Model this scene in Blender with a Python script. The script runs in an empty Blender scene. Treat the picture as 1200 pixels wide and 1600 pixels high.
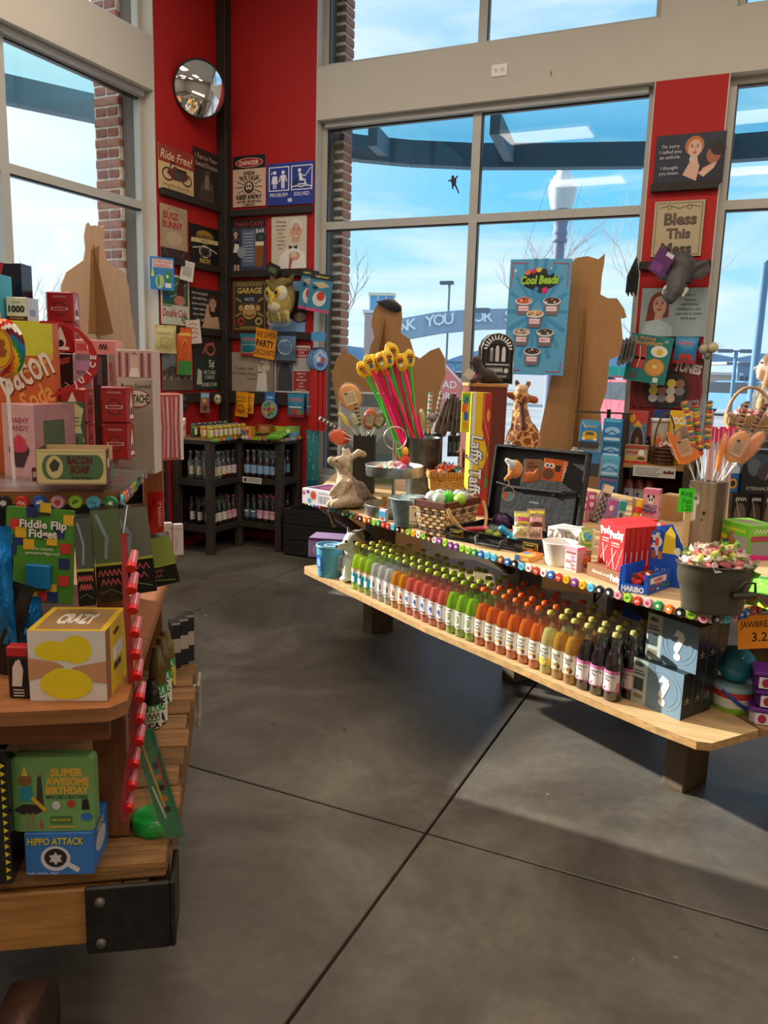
import bpy,bmesh,math,random
from mathutils import Vector,Matrix,Euler,noise
random.seed(7)
SC=bpy.context.scene
COL=SC.collection
PI=math.pi
# ------------------------------------------------------------------ camera
EYE=Vector((0,0,1.55))
FPX=1251.2
_pi,_ro,_ya=math.radians(10.24),math.radians(1.666),math.radians(24.53)
FWD=Vector((-math.sin(_ya)*math.cos(_pi),math.cos(_ya)*math.cos(_pi),-math.sin(_pi)))
_r0=Vector((math.cos(_ya),math.sin(_ya),0));_u0=_r0.cross(FWD)
RGT=math.cos(_ro)*_r0+math.sin(_ro)*_u0
UPV=-math.sin(_ro)*_r0+math.cos(_ro)*_u0
cd=bpy.data.cameras.new('camera');cam=bpy.data.objects.new('camera',cd);COL.objects.link(cam)
cd.sensor_fit='VERTICAL';cd.sensor_height=24;cd.lens=FPX/1600*24;cd.clip_end=3000;cd.clip_start=.05
cam.matrix_world=Matrix(((RGT.x,UPV.x,-FWD.x,EYE.x),(RGT.y,UPV.y,-FWD.y,EYE.y),(RGT.z,UPV.z,-FWD.z,EYE.z),(0,0,0,1)))
SC.camera=cam
SC.view_settings.view_transform='Standard';SC.view_settings.look='None'
SC.view_settings.gamma=1;SC.view_settings.use_curve_mapping=False
SC.view_settings.exposure=0.22
SC.cycles.max_bounces=7;SC.cycles.diffuse_bounces=3;SC.cycles.glossy_bounces=3
SC.cycles.transmission_bounces=4;SC.cycles.transparent_max_bounces=16
SC.cycles.caustics_reflective=False;SC.cycles.caustics_refractive=False
SC.cycles.sample_clamp_indirect=4
SC.cycles.use_adaptive_sampling=True
def ray(x,y):return FWD+RGT*((x-600)/FPX)-UPV*((y-800)/FPX)
def at(x,y,ax,v):
 "point of the plane axis=v that the photograph shows at x, y"
 d=ray(x,y);return EYE+d*((v-EYE[ax])/d[ax])
def atpl(x,y,p,n):
 d=ray(x,y);n=Vector(n);return EYE+d*((Vector(p)-EYE).dot(n)/d.dot(n))
def height(p,x,y):
 "height above p (a floor or counter point) of the point straight above it seen at x, y"
 d=ray(x,y);h=Vector((d.x,d.y));q=Vector((p[0]-EYE.x,p[1]-EYE.y));return EYE.z+d.z*(h.dot(q)/h.dot(h))
def depth(p):return (Vector(p)-EYE).dot(FWD)
# ------------------------------------------------------------------ colours
def lin(c):
 c/=255.0
 return c/12.92 if c<=.04045 else ((c+.055)/1.055)**2.4
def C(h):
 if not isinstance(h,str):return h
 return (lin(int(h[0:2],16)),lin(int(h[2:4],16)),lin(int(h[4:6],16)),1)
# ------------------------------------------------------------------ world, sun
SUN=Vector((-.95,.048,.345)).normalized()
W=bpy.data.worlds.new('sky');SC.world=W;W.use_nodes=True
def world():
 nt=W.node_tree;N=nt.nodes;L=nt.links;N.clear()
 out=N.new('ShaderNodeOutputWorld');bg=N.new('ShaderNodeBackground')
 tc=N.new('ShaderNodeTexCoord');sx=N.new('ShaderNodeSeparateXYZ');L.new(tc.outputs['Generated'],sx.inputs[0])
 rp=N.new('ShaderNodeValToRGB');e=rp.color_ramp.elements
 e[0].position=0;e[0].color=C('9aa0a0')
 e[1].position=1;e[1].color=C('8cbcec')
 for p,c in ((.497,'9aa0a0'),(.503,'d6e6f0'),(.54,'a9dcf6'),(.6,'6cc4f6'),(.66,'8cc6f2'),(.72,'a4cdf0'),(.8,'a8cdf0')):
  k=rp.color_ramp.elements.new(p);k.color=C(c)
 mr=N.new('ShaderNodeMath');mr.operation='MULTIPLY_ADD';mr.inputs[1].default_value=.5;mr.inputs[2].default_value=.5
 L.new(sx.outputs['Z'],mr.inputs[0]);L.new(mr.outputs[0],rp.inputs[0])
 mp=N.new('ShaderNodeMapping');mp.inputs['Scale'].default_value=(1.5,1.5,9);mp.inputs['Location'].default_value=(.4,.2,.35)
 L.new(tc.outputs['Generated'],mp.inputs[0])
 nz=N.new('ShaderNodeTexNoise');nz.inputs['Scale'].default_value=1.5;nz.inputs['Detail'].default_value=7;nz.inputs['Roughness'].default_value=.55;nz.inputs['Distortion'].default_value=.5
 L.new(mp.outputs[0],nz.inputs['Vector'])
 cr=N.new('ShaderNodeValToRGB');cr.color_ramp.elements[0].position=.43;cr.color_ramp.elements[0].color=(0,0,0,1);cr.color_ramp.elements[1].position=.63;cr.color_ramp.elements[1].color=(.8,.8,.8,1)
 L.new(nz.outputs['Fac'],cr.inputs[0])
 mx=N.new('ShaderNodeMixRGB');mx.inputs[2].default_value=C('e6eff8');L.new(cr.outputs[0],mx.inputs[0]);L.new(rp.outputs[0],mx.inputs[1])
# glow of the sun through thin cloud
 nv=N.new('ShaderNodeVectorMath');nv.operation='DOT_PRODUCT';nv.inputs[1].default_value=SUN
 L.new(tc.outputs['Generated'],nv.inputs[0])
 gr=N.new('ShaderNodeMapRange');gr.inputs['From Min'].default_value=.35;gr.inputs['From Max'].default_value=1;gr.inputs['To Max'].default_value=1;gr.interpolation_type='SMOOTHSTEP'
 L.new(nv.outputs['Value'],gr.inputs['Value'])
 m2=N.new('ShaderNodeMixRGB');m2.inputs[2].default_value=(.97,1.0,1.03,1)
 L.new(gr.outputs[0],m2.inputs[0]);L.new(mx.outputs[0],m2.inputs[1])
 L.new(m2.outputs[0],bg.inputs['Color']);bg.inputs['Strength'].default_value=1.1
 L.new(bg.outputs[0],out.inputs['Surface'])
world()
sl=bpy.data.lights.new('sun','SUN');sl.energy=9;sl.angle=math.radians(.6);sl.color=(1,.95,.86)
so=bpy.data.objects.new('sun',sl);COL.objects.link(so);so.rotation_euler=SUN.to_track_quat('Z','Y').to_euler()
LAMPS=[(-2.9,3.6),(-2.9,.9),(-.3,3.6),(-.3,.9),(2.2,3.6),(2.2,.9),(-2.9,-1.9),(-.3,-1.9),(2.2,-1.9)]
LAMP_W=28
for i,(x,y)in enumerate(LAMPS):
 al=bpy.data.lights.new('ceiling_lamp_light','AREA');al.shape='RECTANGLE';al.size=1.15;al.size_y=.55;al.energy=LAMP_W;al.color=(1,.87,.72)
 ao=bpy.data.objects.new('ceiling_lamp_light',al);COL.objects.link(ao);ao.location=(x,y,4.66)
# ------------------------------------------------------------------ materials
MATS={}
def mk(name,rough=.6,metal=0,spec=.5,nscale=0,namt=.15,bump=0,coat=0,sheen=0,stretch=(1,1,1),trans=0,emit=0,detail=4,sss=0):
 m=bpy.data.materials.new(name);m.use_nodes=True;nt=m.node_tree;N=nt.nodes;L=nt.links
 b=N['Principled BSDF'];a=N.new('ShaderNodeVertexColor');a.layer_name='Col'
 b.inputs['Roughness'].default_value=rough;b.inputs['Metallic'].default_value=metal
 b.inputs['Specular IOR Level'].default_value=spec
 b.inputs['Coat Weight'].default_value=coat;b.inputs['Coat Roughness'].default_value=.08
 b.inputs['Sheen Weight'].default_value=sheen
 b.inputs['Transmission Weight'].default_value=trans
 src=a.outputs['Color']
 if nscale:
  tc=N.new('ShaderNodeTexCoord');mp=N.new('ShaderNodeMapping');mp.inputs['Scale'].default_value=stretch
  L.new(tc.outputs['Object'],mp.inputs[0])
  nz=N.new('ShaderNodeTexNoise');nz.inputs['Scale'].default_value=nscale;nz.inputs['Detail'].default_value=detail;nz.inputs['Roughness'].default_value=.6
  L.new(mp.outputs[0],nz.inputs['Vector'])
  mr=N.new('ShaderNodeMapRange');mr.inputs['From Min'].default_value=.25;mr.inputs['From Max'].default_value=.75
  mr.inputs['To Min'].default_value=1-namt;mr.inputs['To Max'].default_value=1+namt
  L.new(nz.outputs['Fac'],mr.inputs['Value'])
  mx=N.new('ShaderNodeMixRGB');mx.blend_type='MULTIPLY';mx.inputs[0].default_value=1
  L.new(src,mx.inputs[1]);L.new(mr.outputs[0],mx.inputs[2]);src=mx.outputs[0]
  if bump:
   bp=N.new('ShaderNodeBump');bp.inputs['Strength'].default_value=bump;bp.inputs['Distance'].default_value=.01
   L.new(nz.outputs['Fac'],bp.inputs['Height']);L.new(bp.outputs[0],b.inputs['Normal'])
 L.new(src,b.inputs['Base Color'])
 if emit:
  L.new(src,b.inputs['Emission Color']);b.inputs['Emission Strength'].default_value=emit
 MATS[name]=m
 return m
mk('paper',.8,nscale=30,namt=.05)
mk('card',.5,nscale=20,namt=.05)
mk('gloss',.22,nscale=15,namt=.05)
mk('kraft',.85,nscale=25,namt=.08,stretch=(1,1,.2))
mk('plastic',.35,nscale=12,namt=.04)
mk('candy',.18,nscale=40,namt=.12)
mk('bag',.3,nscale=35,namt=.2,bump=.35)
mk('foil',.28,metal=.7,nscale=40,namt=.3,bump=.4)
mk('plush',.95,nscale=90,namt=.28,bump=.7,sheen=.3)
mk('rubber',.6,nscale=30,namt=.2,bump=.3)
mk('metal',.32,metal=1,nscale=18,namt=.15)
mk('galvanized',.42,metal=.9,nscale=28,namt=.45,detail=6)
mk('iron',.5,metal=.5,nscale=22,namt=.6,bump=.3)
mk('paint',.7,nscale=3,namt=.03)
mk('wood',.55,nscale=9,namt=.32,bump=.15,stretch=(.5,6,6))
mk('woodz',.6,nscale=9,namt=.3,bump=.15,stretch=(6,6,.5))
mk('rough_wood',.8,nscale=8,namt=.6,bump=.8,stretch=(.6,9,9),detail=8)
mk('darkwood',.7,nscale=8,namt=.5,bump=.4,stretch=(4,4,4))
mk('wicker',.7,nscale=60,namt=.35,bump=.3)
mk('brick',.9,nscale=25,namt=.3,bump=.4)
mk('skin',.55,nscale=20,namt=.06)
mk('print',.6,nscale=40,namt=.06)
mk('asphalt',.9,nscale=.5,namt=.3)
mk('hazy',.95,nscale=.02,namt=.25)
def glass(name,tint=(1,1,1),gloss=.06,rough=.02,fres=1.45,white=0,crinkle=True):
 "thin clear sheet: see-through, with the reflection of its two faces"
 m=bpy.data.materials.new(name);m.use_nodes=True;nt=m.node_tree;N=nt.nodes;L=nt.links
 out=N['Material Output'];N.remove(N['Principled BSDF'])
 t=N.new('ShaderNodeBsdfTransparent');t.inputs[0].default_value=(*tint,1)
 g=N.new('ShaderNodeBsdfGlossy');g.inputs['Roughness'].default_value=rough
 f=N.new('ShaderNodeFresnel');ge=N.new('ShaderNodeNewGeometry');mi=N.new('ShaderNodeMapRange');mi.inputs['To Min'].default_value=fres;mi.inputs['To Max'].default_value=1/fres
 L.new(ge.outputs['Backfacing'],mi.inputs['Value']);L.new(mi.outputs[0],f.inputs['IOR'])
 mth=N.new('ShaderNodeMath');mth.operation='ADD';mth.inputs[1].default_value=gloss;mth.use_clamp=True
 mx=N.new('ShaderNodeMixShader');L.new(f.outputs[0],mth.inputs[0]);L.new(mth.outputs[0],mx.inputs[0])
 L.new(t.outputs[0],mx.inputs[1]);L.new(g.outputs[0],mx.inputs[2])
 last=mx.outputs[0]
 if white:
  tc=N.new('ShaderNodeTexCoord');nz=N.new('ShaderNodeTexNoise');nz.inputs['Scale'].default_value=38;nz.inputs['Detail'].default_value=3
  L.new(tc.outputs['Object'],nz.inputs['Vector'])
  bp=N.new('ShaderNodeBump');bp.inputs['Strength'].default_value=.6;bp.inputs['Distance'].default_value=.012;L.new(nz.outputs['Fac'],bp.inputs['Height'])
  if crinkle:L.new(bp.outputs[0],g.inputs['Normal']);L.new(bp.outputs[0],f.inputs['Normal'])
  d=N.new('ShaderNodeBsdfDiffuse');d.inputs[0].default_value=(.9,.9,.9,1);m3=N.new('ShaderNodeMixShader');m3.inputs[0].default_value=white
  L.new(last,m3.inputs[1]);L.new(d.outputs[0],m3.inputs[2]);last=m3.outputs[0]
 L.new(last,out.inputs['Surface'])
 MATS[name]=m
glass('window_glass',(.93,.97,.97),gloss=0)
glass('bottle_glass',(.9,.94,.92),gloss=.07,rough=.07,fres=1.7,white=.008,crinkle=False)
glass('film',(.98,.98,.98),gloss=.015,rough=.12,white=.03,fres=1.3)
glass('blister',(.95,.96,.97),gloss=.06,rough=.05)
glass('canopy_glass',(.72,.93,.95),gloss=.03,rough=.3,fres=1.12)
def liquid():
 m=bpy.data.materials.new('liquid');m.use_nodes=True;nt=m.node_tree;N=nt.nodes;L=nt.links
 out=N['Material Output'];b=N['Principled BSDF'];a=N.new('ShaderNodeVertexColor');a.layer_name='Col'
 L.new(a.outputs[0],b.inputs['Base Color']);b.inputs['Roughness'].default_value=.08;b.inputs['Specular IOR Level'].default_value=.6
 t=N.new('ShaderNodeBsdfTranslucent');L.new(a.outputs[0],t.inputs[0])
 mx=N.new('ShaderNodeMixShader');mx.inputs[0].default_value=.6;L.new(b.outputs[0],mx.inputs[1]);L.new(t.outputs[0],mx.inputs[2])
 L.new(mx.outputs[0],out.inputs['Surface']);MATS['liquid']=m
liquid()
# ------------------------------------------------------------------ mesh builder
TXT={}
def text_tris(s,bold=0.0,shear=0.0):
 k=(s,bold,shear)
 if k not in TXT:
  cu=bpy.data.curves.new('t','FONT');cu.body=s;cu.resolution_u=2;cu.offset=bold;cu.shear=shear;cu.size=1
  cu.align_x='CENTER'
  ob=bpy.data.objects.new('t',cu);COL.objects.link(ob)
  dg=bpy.context.evaluated_depsgraph_get();me=bpy.data.meshes.new_from_object(ob.evaluated_get(dg))
  me.calc_loop_triangles()
  v=[(p.co.x,p.co.y)for p in me.vertices];f=[tuple(t.vertices)for t in me.loop_triangles]
  bpy.data.objects.remove(ob);bpy.data.curves.remove(cu);bpy.data.meshes.remove(me)
  if v:
   x0=min(p[0]for p in v);x1=max(p[0]for p in v);y0=min(p[1]for p in v);y1=max(p[1]for p in v)
  else:x0=x1=y0=y1=0
# faces must look up +z
  g=[]
  for a,b,c in f:
   if (v[b][0]-v[a][0])*(v[c][1]-v[a][1])-(v[b][1]-v[a][1])*(v[c][0]-v[a][0])<0:b,c=c,b
   g.append((a,b,c))
  TXT[k]=(v,g,x0,x1,y0,y1)
 return TXT[k]
# words too small or blurred to read in the photograph are printed as strokes of the same size
BLUR=set("OK|HERO|TIN|GROSS|BITE|SPIRITS|JUMBO|BLUE|COASTER|SHARK|TREATS|SOUR|Executive|ODDITIES|Root|FIZZY|sticks|GUMMI|BURGER|CUSTOM|HOT|LOOM BUTTER|CRUSH|Candy|SUPER PAIL|WORLD'S SMALLEST|MEAT|FRY|modern|LICORICE|Warheads|gummy|HOT DOG|HOW TO USE|Bandages|Smoothie|Berry|Mango|Pear|Cream|Cherry|Cola|GUMMY PACK|bcn|CANDY LIPS|Chocolate|GARAGE OPEN|JA|LO".split('|'))
class MB:
 def __init__(s):s.v=[];s.f=[];s.c=[];s.m=[];s.sm=[];s.mats=[];s.M=Matrix()
 def mi(s,m):
  if m not in s.mats:s.mats.append(m)
  return s.mats.index(m)
 def add(s,vs,fs,col,mat,smooth=False):
  b=len(s.v);M=s.M;mi=s.mi(mat);col=C(col)
  s.v.extend(M@Vector(p)for p in vs)
  for f in fs:
   s.f.append(tuple(b+i for i in f));s.c.append(col);s.m.append(mi);s.sm.append(smooth)
  return s
 def box(s,c,d,col,mat='card',rz=0,bev=0,R=None):
  x,y,z=d[0]/2,d[1]/2,d[2]/2
  R=R or (Matrix.Rotation(rz,3,'Z')if rz else Matrix.Identity(3));c=Vector(c)
  if not bev:
   vs=[(sx*x,sy*y,sz*z)for sz in (-1,1)for sy in (-1,1)for sx in (-1,1)]
   fs=[(0,2,3,1),(4,5,7,6),(0,1,5,4),(2,6,7,3),(0,4,6,2),(1,3,7,5)]
  else:
   b=min(bev,x*.9,y*.9,z*.9);vs=[];ix={}
   for sx in (-1,1):
    for sy in (-1,1):
     for sz in (-1,1):
      for k in range(3):
       p=[sx*x,sy*y,sz*z]
       for j in range(3):
        if j!=k:p[j]-=(sx,sy,sz)[j]*b
       ix[(sx,sy,sz,k)]=len(vs);vs.append(tuple(p))
   fs=[]
   def q(l):
    n=[Vector(vs[i])for i in l];nn=(n[1]-n[0]).cross(n[2]-n[0])
    if nn.dot(sum(n,Vector()))<0:l=l[::-1]
    fs.append(tuple(l))
   for k in range(3):
    o=[j for j in range(3)if j!=k]
    for sg in (-1,1):
     l=[]
     for a,bb in ((-1,-1),(1,-1),(1,1),(-1,1)):
      t=[0,0,0];t[k]=sg;t[o[0]]=a;t[o[1]]=bb;l.append(ix[(*t,k)])
     q(l)
    for a in (-1,1):
     for bb in (-1,1):
      t0=[0,0,0];t0[k]=-1;t0[o[0]]=a;t0[o[1]]=bb;t1=t0[:];t1[k]=1
      q([ix[(*t0,o[0])],ix[(*t1,o[0])],ix[(*t1,o[1])],ix[(*t0,o[1])]])
   for sx in (-1,1):
    for sy in (-1,1):
     for sz in (-1,1):q([ix[(sx,sy,sz,k)]for k in range(3)])
  return s.add([c+R@Vector(p)for p in vs],fs,col,mat)
 def prism(s,poly,z0,z1,col,mat='card',smooth=False,side=None):
  "poly in x,y (anticlockwise), from z0 to z1"
  n=len(poly)
  if sum(poly[i][0]*poly[(i+1)%n][1]-poly[(i+1)%n][0]*poly[i][1]for i in range(n))<0:poly=poly[::-1]
  vs=[(p[0],p[1],z0)for p in poly]+[(p[0],p[1],z1)for p in poly]
  s.add(vs,[tuple(range(n-1,-1,-1)),tuple(range(n,2*n))],col,mat)
  return s.add(vs,[(i,(i+1)%n,n+(i+1)%n,n+i)for i in range(n)],side or col,mat,smooth)
 def lathe(s,prof,col,mat='plastic',seg=20,c=(0,0,0),smooth=True,sx=1,sy=1,cap0=False,cap1=False,R=None):
  n=len(prof);vs=[];c=Vector(c)
  for r,z in prof:
   for k in range(seg):
    a=2*PI*k/seg;p=Vector((r*math.cos(a)*sx,r*math.sin(a)*sy,z));vs.append(c+(R@p if R else p))
  fs=[(i*seg+k,i*seg+(k+1)%seg,(i+1)*seg+(k+1)%seg,(i+1)*seg+k)for i in range(n-1)for k in range(seg)]
  s.add(vs,fs,col,mat,smooth)
  if cap0:s.add(vs[:seg],[tuple(range(seg-1,-1,-1))],col,mat)
  if cap1:s.add(vs[-seg:],[tuple(range(seg))],col,mat)
  return s
 def cyl(s,c,r,h,col,mat='plastic',seg=16,r2=None,R=None,sx=1,sy=1):
  return s.lathe([(r,0),(r if r2 is None else r2,h)],col,mat,seg,c,True,sx,sy,True,True,R)
 def tube(s,pts,r,col,mat='plastic',seg=8,caps=True,closed=False):
  pts=[Vector(p)for p in pts];n=len(pts);rs=r if isinstance(r,(list,tuple))else [r]*n
  vs=[];u=None
  for i in range(n):
   t=(pts[(i+1)%n]-pts[i-1])if closed else (pts[min(i+1,n-1)]-pts[max(i-1,0)])
   t.normalize()
   if u is None:u=t.orthogonal().normalized()
   else:
    u=u-t*u.dot(t)
    u=u.normalized()if u.length>1e-6 else t.orthogonal().normalized()
   w=t.cross(u)
   for k in range(seg):
    a=2*PI*k/seg;vs.append(pts[i]+(u*math.cos(a)+w*math.sin(a))*rs[i])
  m=n if closed else n-1
  s.add(vs,[(i*seg+k,i*seg+(k+1)%seg,((i+1)%n)*seg+(k+1)%seg,((i+1)%n)*seg+k)for i in range(m)for k in range(seg)],col,mat,True)
  if caps and not closed:
   s.add(vs[:seg],[tuple(range(seg-1,-1,-1))],col,mat);s.add(vs[-seg:],[tuple(range(seg))],col,mat)
  return s
 def ball(s,c,r,col,mat='plastic',seg=14,rings=9,R=None):
  r=r if isinstance(r,(list,tuple))else (r,r,r);c=Vector(c);vs=[]
  for i in range(rings+1):
   a=PI*i/rings-PI/2
   for k in range(seg):
    b=2*PI*k/seg;p=Vector((r[0]*math.cos(a)*math.cos(b),r[1]*math.cos(a)*math.sin(b),r[2]*math.sin(a)));vs.append(c+(R@p if R else p))
  return s.add(vs,[(i*seg+k,i*seg+(k+1)%seg,(i+1)*seg+(k+1)%seg,(i+1)*seg+k)for i in range(rings)for k in range(seg)],col,mat,True)
 def pillow(s,c,w,h,t,col,mat='bag',nx=8,ny=10,R=None,wob=.0,flat=.12):
  "a filled bag: upright in x-z, thickness along y, pinched seams at top and bottom"
  c=Vector(c);vs=[];F=[]
  for sd in (-1,1):
   b=len(vs)
   for j in range(ny+1):
    v=j/ny
    for i in range(nx+1):
     u=i/nx;k=max(0,min(1,(v-flat)/(.5-flat)))if v<.5 else max(0,min(1,(1-v-flat)/(.5-flat)))
     d=t/2*(math.sin(k*PI/2)**.7)*(1-(2*u-1)**4)+.0006
     x=(u-.5)*w*(1-.06*math.sin(PI*v));z=(v-.5)*h
     p=Vector((x,sd*(d+wob*t*noise.noise((u*5+c.x*9,v*5+c.z*7,sd))*(k>0)),z));vs.append(c+(R@p if R else p))
   for j in range(ny):
    for i in range(nx):
     q=(b+j*(nx+1)+i,b+j*(nx+1)+i+1,b+(j+1)*(nx+1)+i+1,b+(j+1)*(nx+1)+i)
     F.append(q if sd<0 else q[::-1])
  return s.add(vs,F,col,mat,True)
 def draw(s,items,w,h,o=(0,0,0),ux=(1,0,0),uy=(0,0,1),lift=.0004,step=.00012,mat='print',bend=None):
  """flat print. items in 0..1 of w x h: r rect, e ellipse, p polygon, l line, t text, o ring, s star. bend(x, y, n) maps metres to a curved face"""
  o=Vector(o);ux=Vector(ux).normalized();uy=Vector(uy).normalized();nn=ux.cross(uy)
  def put(pts,fs,col,n):
   if bend:q=[bend(x*w,y*h,lift+n*step)for x,y in pts]
   else:q=[o+ux*(x*w)+uy*(y*h)+nn*(lift+n*step)for x,y in pts]
   s.add(q,fs,col,mat)
  for n,it in enumerate(items):
   k=it[0]
   if k=='r':
    _,x,y,ww,hh,col=it[:6];a=10 if bend else 1
    pts=[(x+ww*i/a,y+hh*j)for i in range(a+1)for j in (0,1)]
    put(pts,[(2*i,2*i+2,2*i+3,2*i+1)for i in range(a)],col,n)
   elif k=='e':
    _,x,y,rx,ry,col=it[:6];sg=it[6]if len(it)>6 else 18
    put([(x+rx*math.cos(2*PI*i/sg),y+ry*math.sin(2*PI*i/sg))for i in range(sg)],[tuple(range(sg))],col,n)
   elif k=='o':
    _,x,y,rx,ry,t,col=it[:7];sg=24;t2=t*w/h
    put([(x+(rx-q*t)*math.cos(2*PI*i/sg),y+(ry-q*t2)*math.sin(2*PI*i/sg))for i in range(sg)for q in (0,1)],[(2*i,(2*i+2)%(2*sg),(2*i+3)%(2*sg),2*i+1)for i in range(sg)],col,n)
   elif k=='p':
    pts=it[1];m=len(pts)
    if sum(pts[i][0]*pts[(i+1)%m][1]-pts[(i+1)%m][0]*pts[i][1]for i in range(m))<0:pts=pts[::-1]
    put(pts,[tuple(range(m))],it[2],n)
   elif k=='l':
    pts,t,col=it[1:4]
    for i in range(len(pts)-1):
     a=Vector((pts[i][0]*w,pts[i][1]*h));b=Vector((pts[i+1][0]*w,pts[i+1][1]*h));d=b-a
     if d.length<1e-9:continue
     d.normalize();e=Vector((-d.y,d.x))*t*w/2;a=a-d*t*w*.2;b=b+d*t*w*.2
     put([((p.x)/w,(p.y)/h)for p in (a-e,b-e,b+e,a+e)],[(0,1,2,3)],col,n)
   elif k=='s':
    _,x,y,r,col=it[:5];pn=it[5]if len(it)>5 else 5;ri=it[6]if len(it)>6 else .45
    pts=[(x+r*(1 if i%2==0 else ri)*math.sin(PI*i/pn),y+r*w/h*(1 if i%2==0 else ri)*math.cos(PI*i/pn))for i in range(2*pn)]
    put(pts[::-1],[tuple(range(2*pn))],col,n)
   elif k=='t':
# t, string, x centre, y middle, height (of h), colour, max width (of w), bold, shear, rotation
    _,st,x,y,hh,col=it[:6];mw=it[6]if len(it)>6 and it[6]else 9;bold=it[7]if len(it)>7 else 0.012;sh=it[8]if len(it)>8 else 0;rot=it[9]if len(it)>9 else 0
    if st in BLUR:
     nb=len(st)*2+1;W_=min(mw*w,len(st)*.62*hh*h/.73);cr,sr=math.cos(rot),math.sin(rot)
     zz=[((i/(nb-1)-.5)*W_,(.5 if i%2 else -.5)*hh*h*.85)for i in range(nb)]
     s.draw([('l',[(x+(a*cr-b*sr)/w,y+(a*sr+b*cr)/h)for a,b in zz],.16*hh*h/w,col)],w,h,o,ux,uy,lift+n*step,step,mat,bend);continue
    v,f,x0,x1,y0,y1=text_tris(st,bold,sh)
    if not f:continue
    sc=hh*h/.73;sx_=min(sc,mw*w/max(x1-x0,1e-6));cx=(x0+x1)/2;cy=.36
    cr,sr=math.cos(rot),math.sin(rot);pts=[]
    for px,py in v:
     a,b=(px-cx)*sx_,(py-cy)*sc
     pts.append((x+(a*cr-b*sr)/w,y+(a*sr+b*cr)/h))
    put(pts,f,col,n)
  return s
 def build(s,name,parent=None,loc=None,rz=None):
  me=bpy.data.meshes.new(name);me.from_pydata(s.v,[],s.f)
  for m in s.mats:me.materials.append(MATS[m])
  me.polygons.foreach_set('material_index',s.m);me.polygons.foreach_set('use_smooth',s.sm)
  ca=me.color_attributes.new('Col','FLOAT_COLOR','CORNER');buf=[]
  for f,c in zip(s.f,s.c):buf.extend(c*len(f)if isinstance(c,tuple)else tuple(c)*len(f))
  ca.data.foreach_set('color',buf)
  me.update()
  ob=bpy.data.objects.new(name,me);COL.objects.link(ob)
  if parent:ob.parent=parent
  if loc is not None:ob.location=loc
  if rz is not None:ob.rotation_euler=(0,0,rz)
  return ob
def tag(o,label=None,cat=None,group=None,kind=None):
 if label:o['label']=label
 if cat:o['category']=cat
 if group:o['group']=group
 if kind:o['kind']=kind
 return o
def thing(name,label,cat,loc=(0,0,0),rz=0,group=None,kind=None,rot=None):
 o=bpy.data.objects.new(name,None);COL.objects.link(o);o.empty_display_size=.05
 o.location=loc;o.rotation_euler=rot if rot else (0,0,rz)
 return tag(o,label,cat,group,kind)
def setting(name,loc=(0,0,0)):
 o=thing(name,None,None,loc);o['kind']='structure';return o
KIDS={}
def kids(o):
 return [c for c in COL.objects if c.parent==o]
def dup(root,loc=None,rz=None,label=None,group=None,ks=None):
 r=root.copy();COL.objects.link(r)
 if loc is not None:r.location=loc
 if rz is not None:r.rotation_euler=(r.rotation_euler[0],r.rotation_euler[1],rz)
 if label:r['label']=label
 if group:r['group']=group
 for c in (ks if ks is not None else kids(root)):
  d=c.copy();COL.objects.link(d);d.parent=r
 return r
def share(name,me,parent,loc=(0,0,0),rot=(0,0,0),scale=None):
 o=bpy.data.objects.new(name,me);COL.objects.link(o);o.parent=parent;o.location=loc;o.rotation_euler=rot
 if scale:o.scale=scale
 return o
ORD=['first','second','third','fourth','fifth','sixth','seventh','eighth','ninth','tenth','eleventh','twelfth','thirteenth','fourteenth','fifteenth','sixteenth','seventeenth','eighteenth','nineteenth','twentieth']
NUM=['zero','one','two','three','four','five','six','seven','eight','nine','ten','eleven','twelve']
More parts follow.
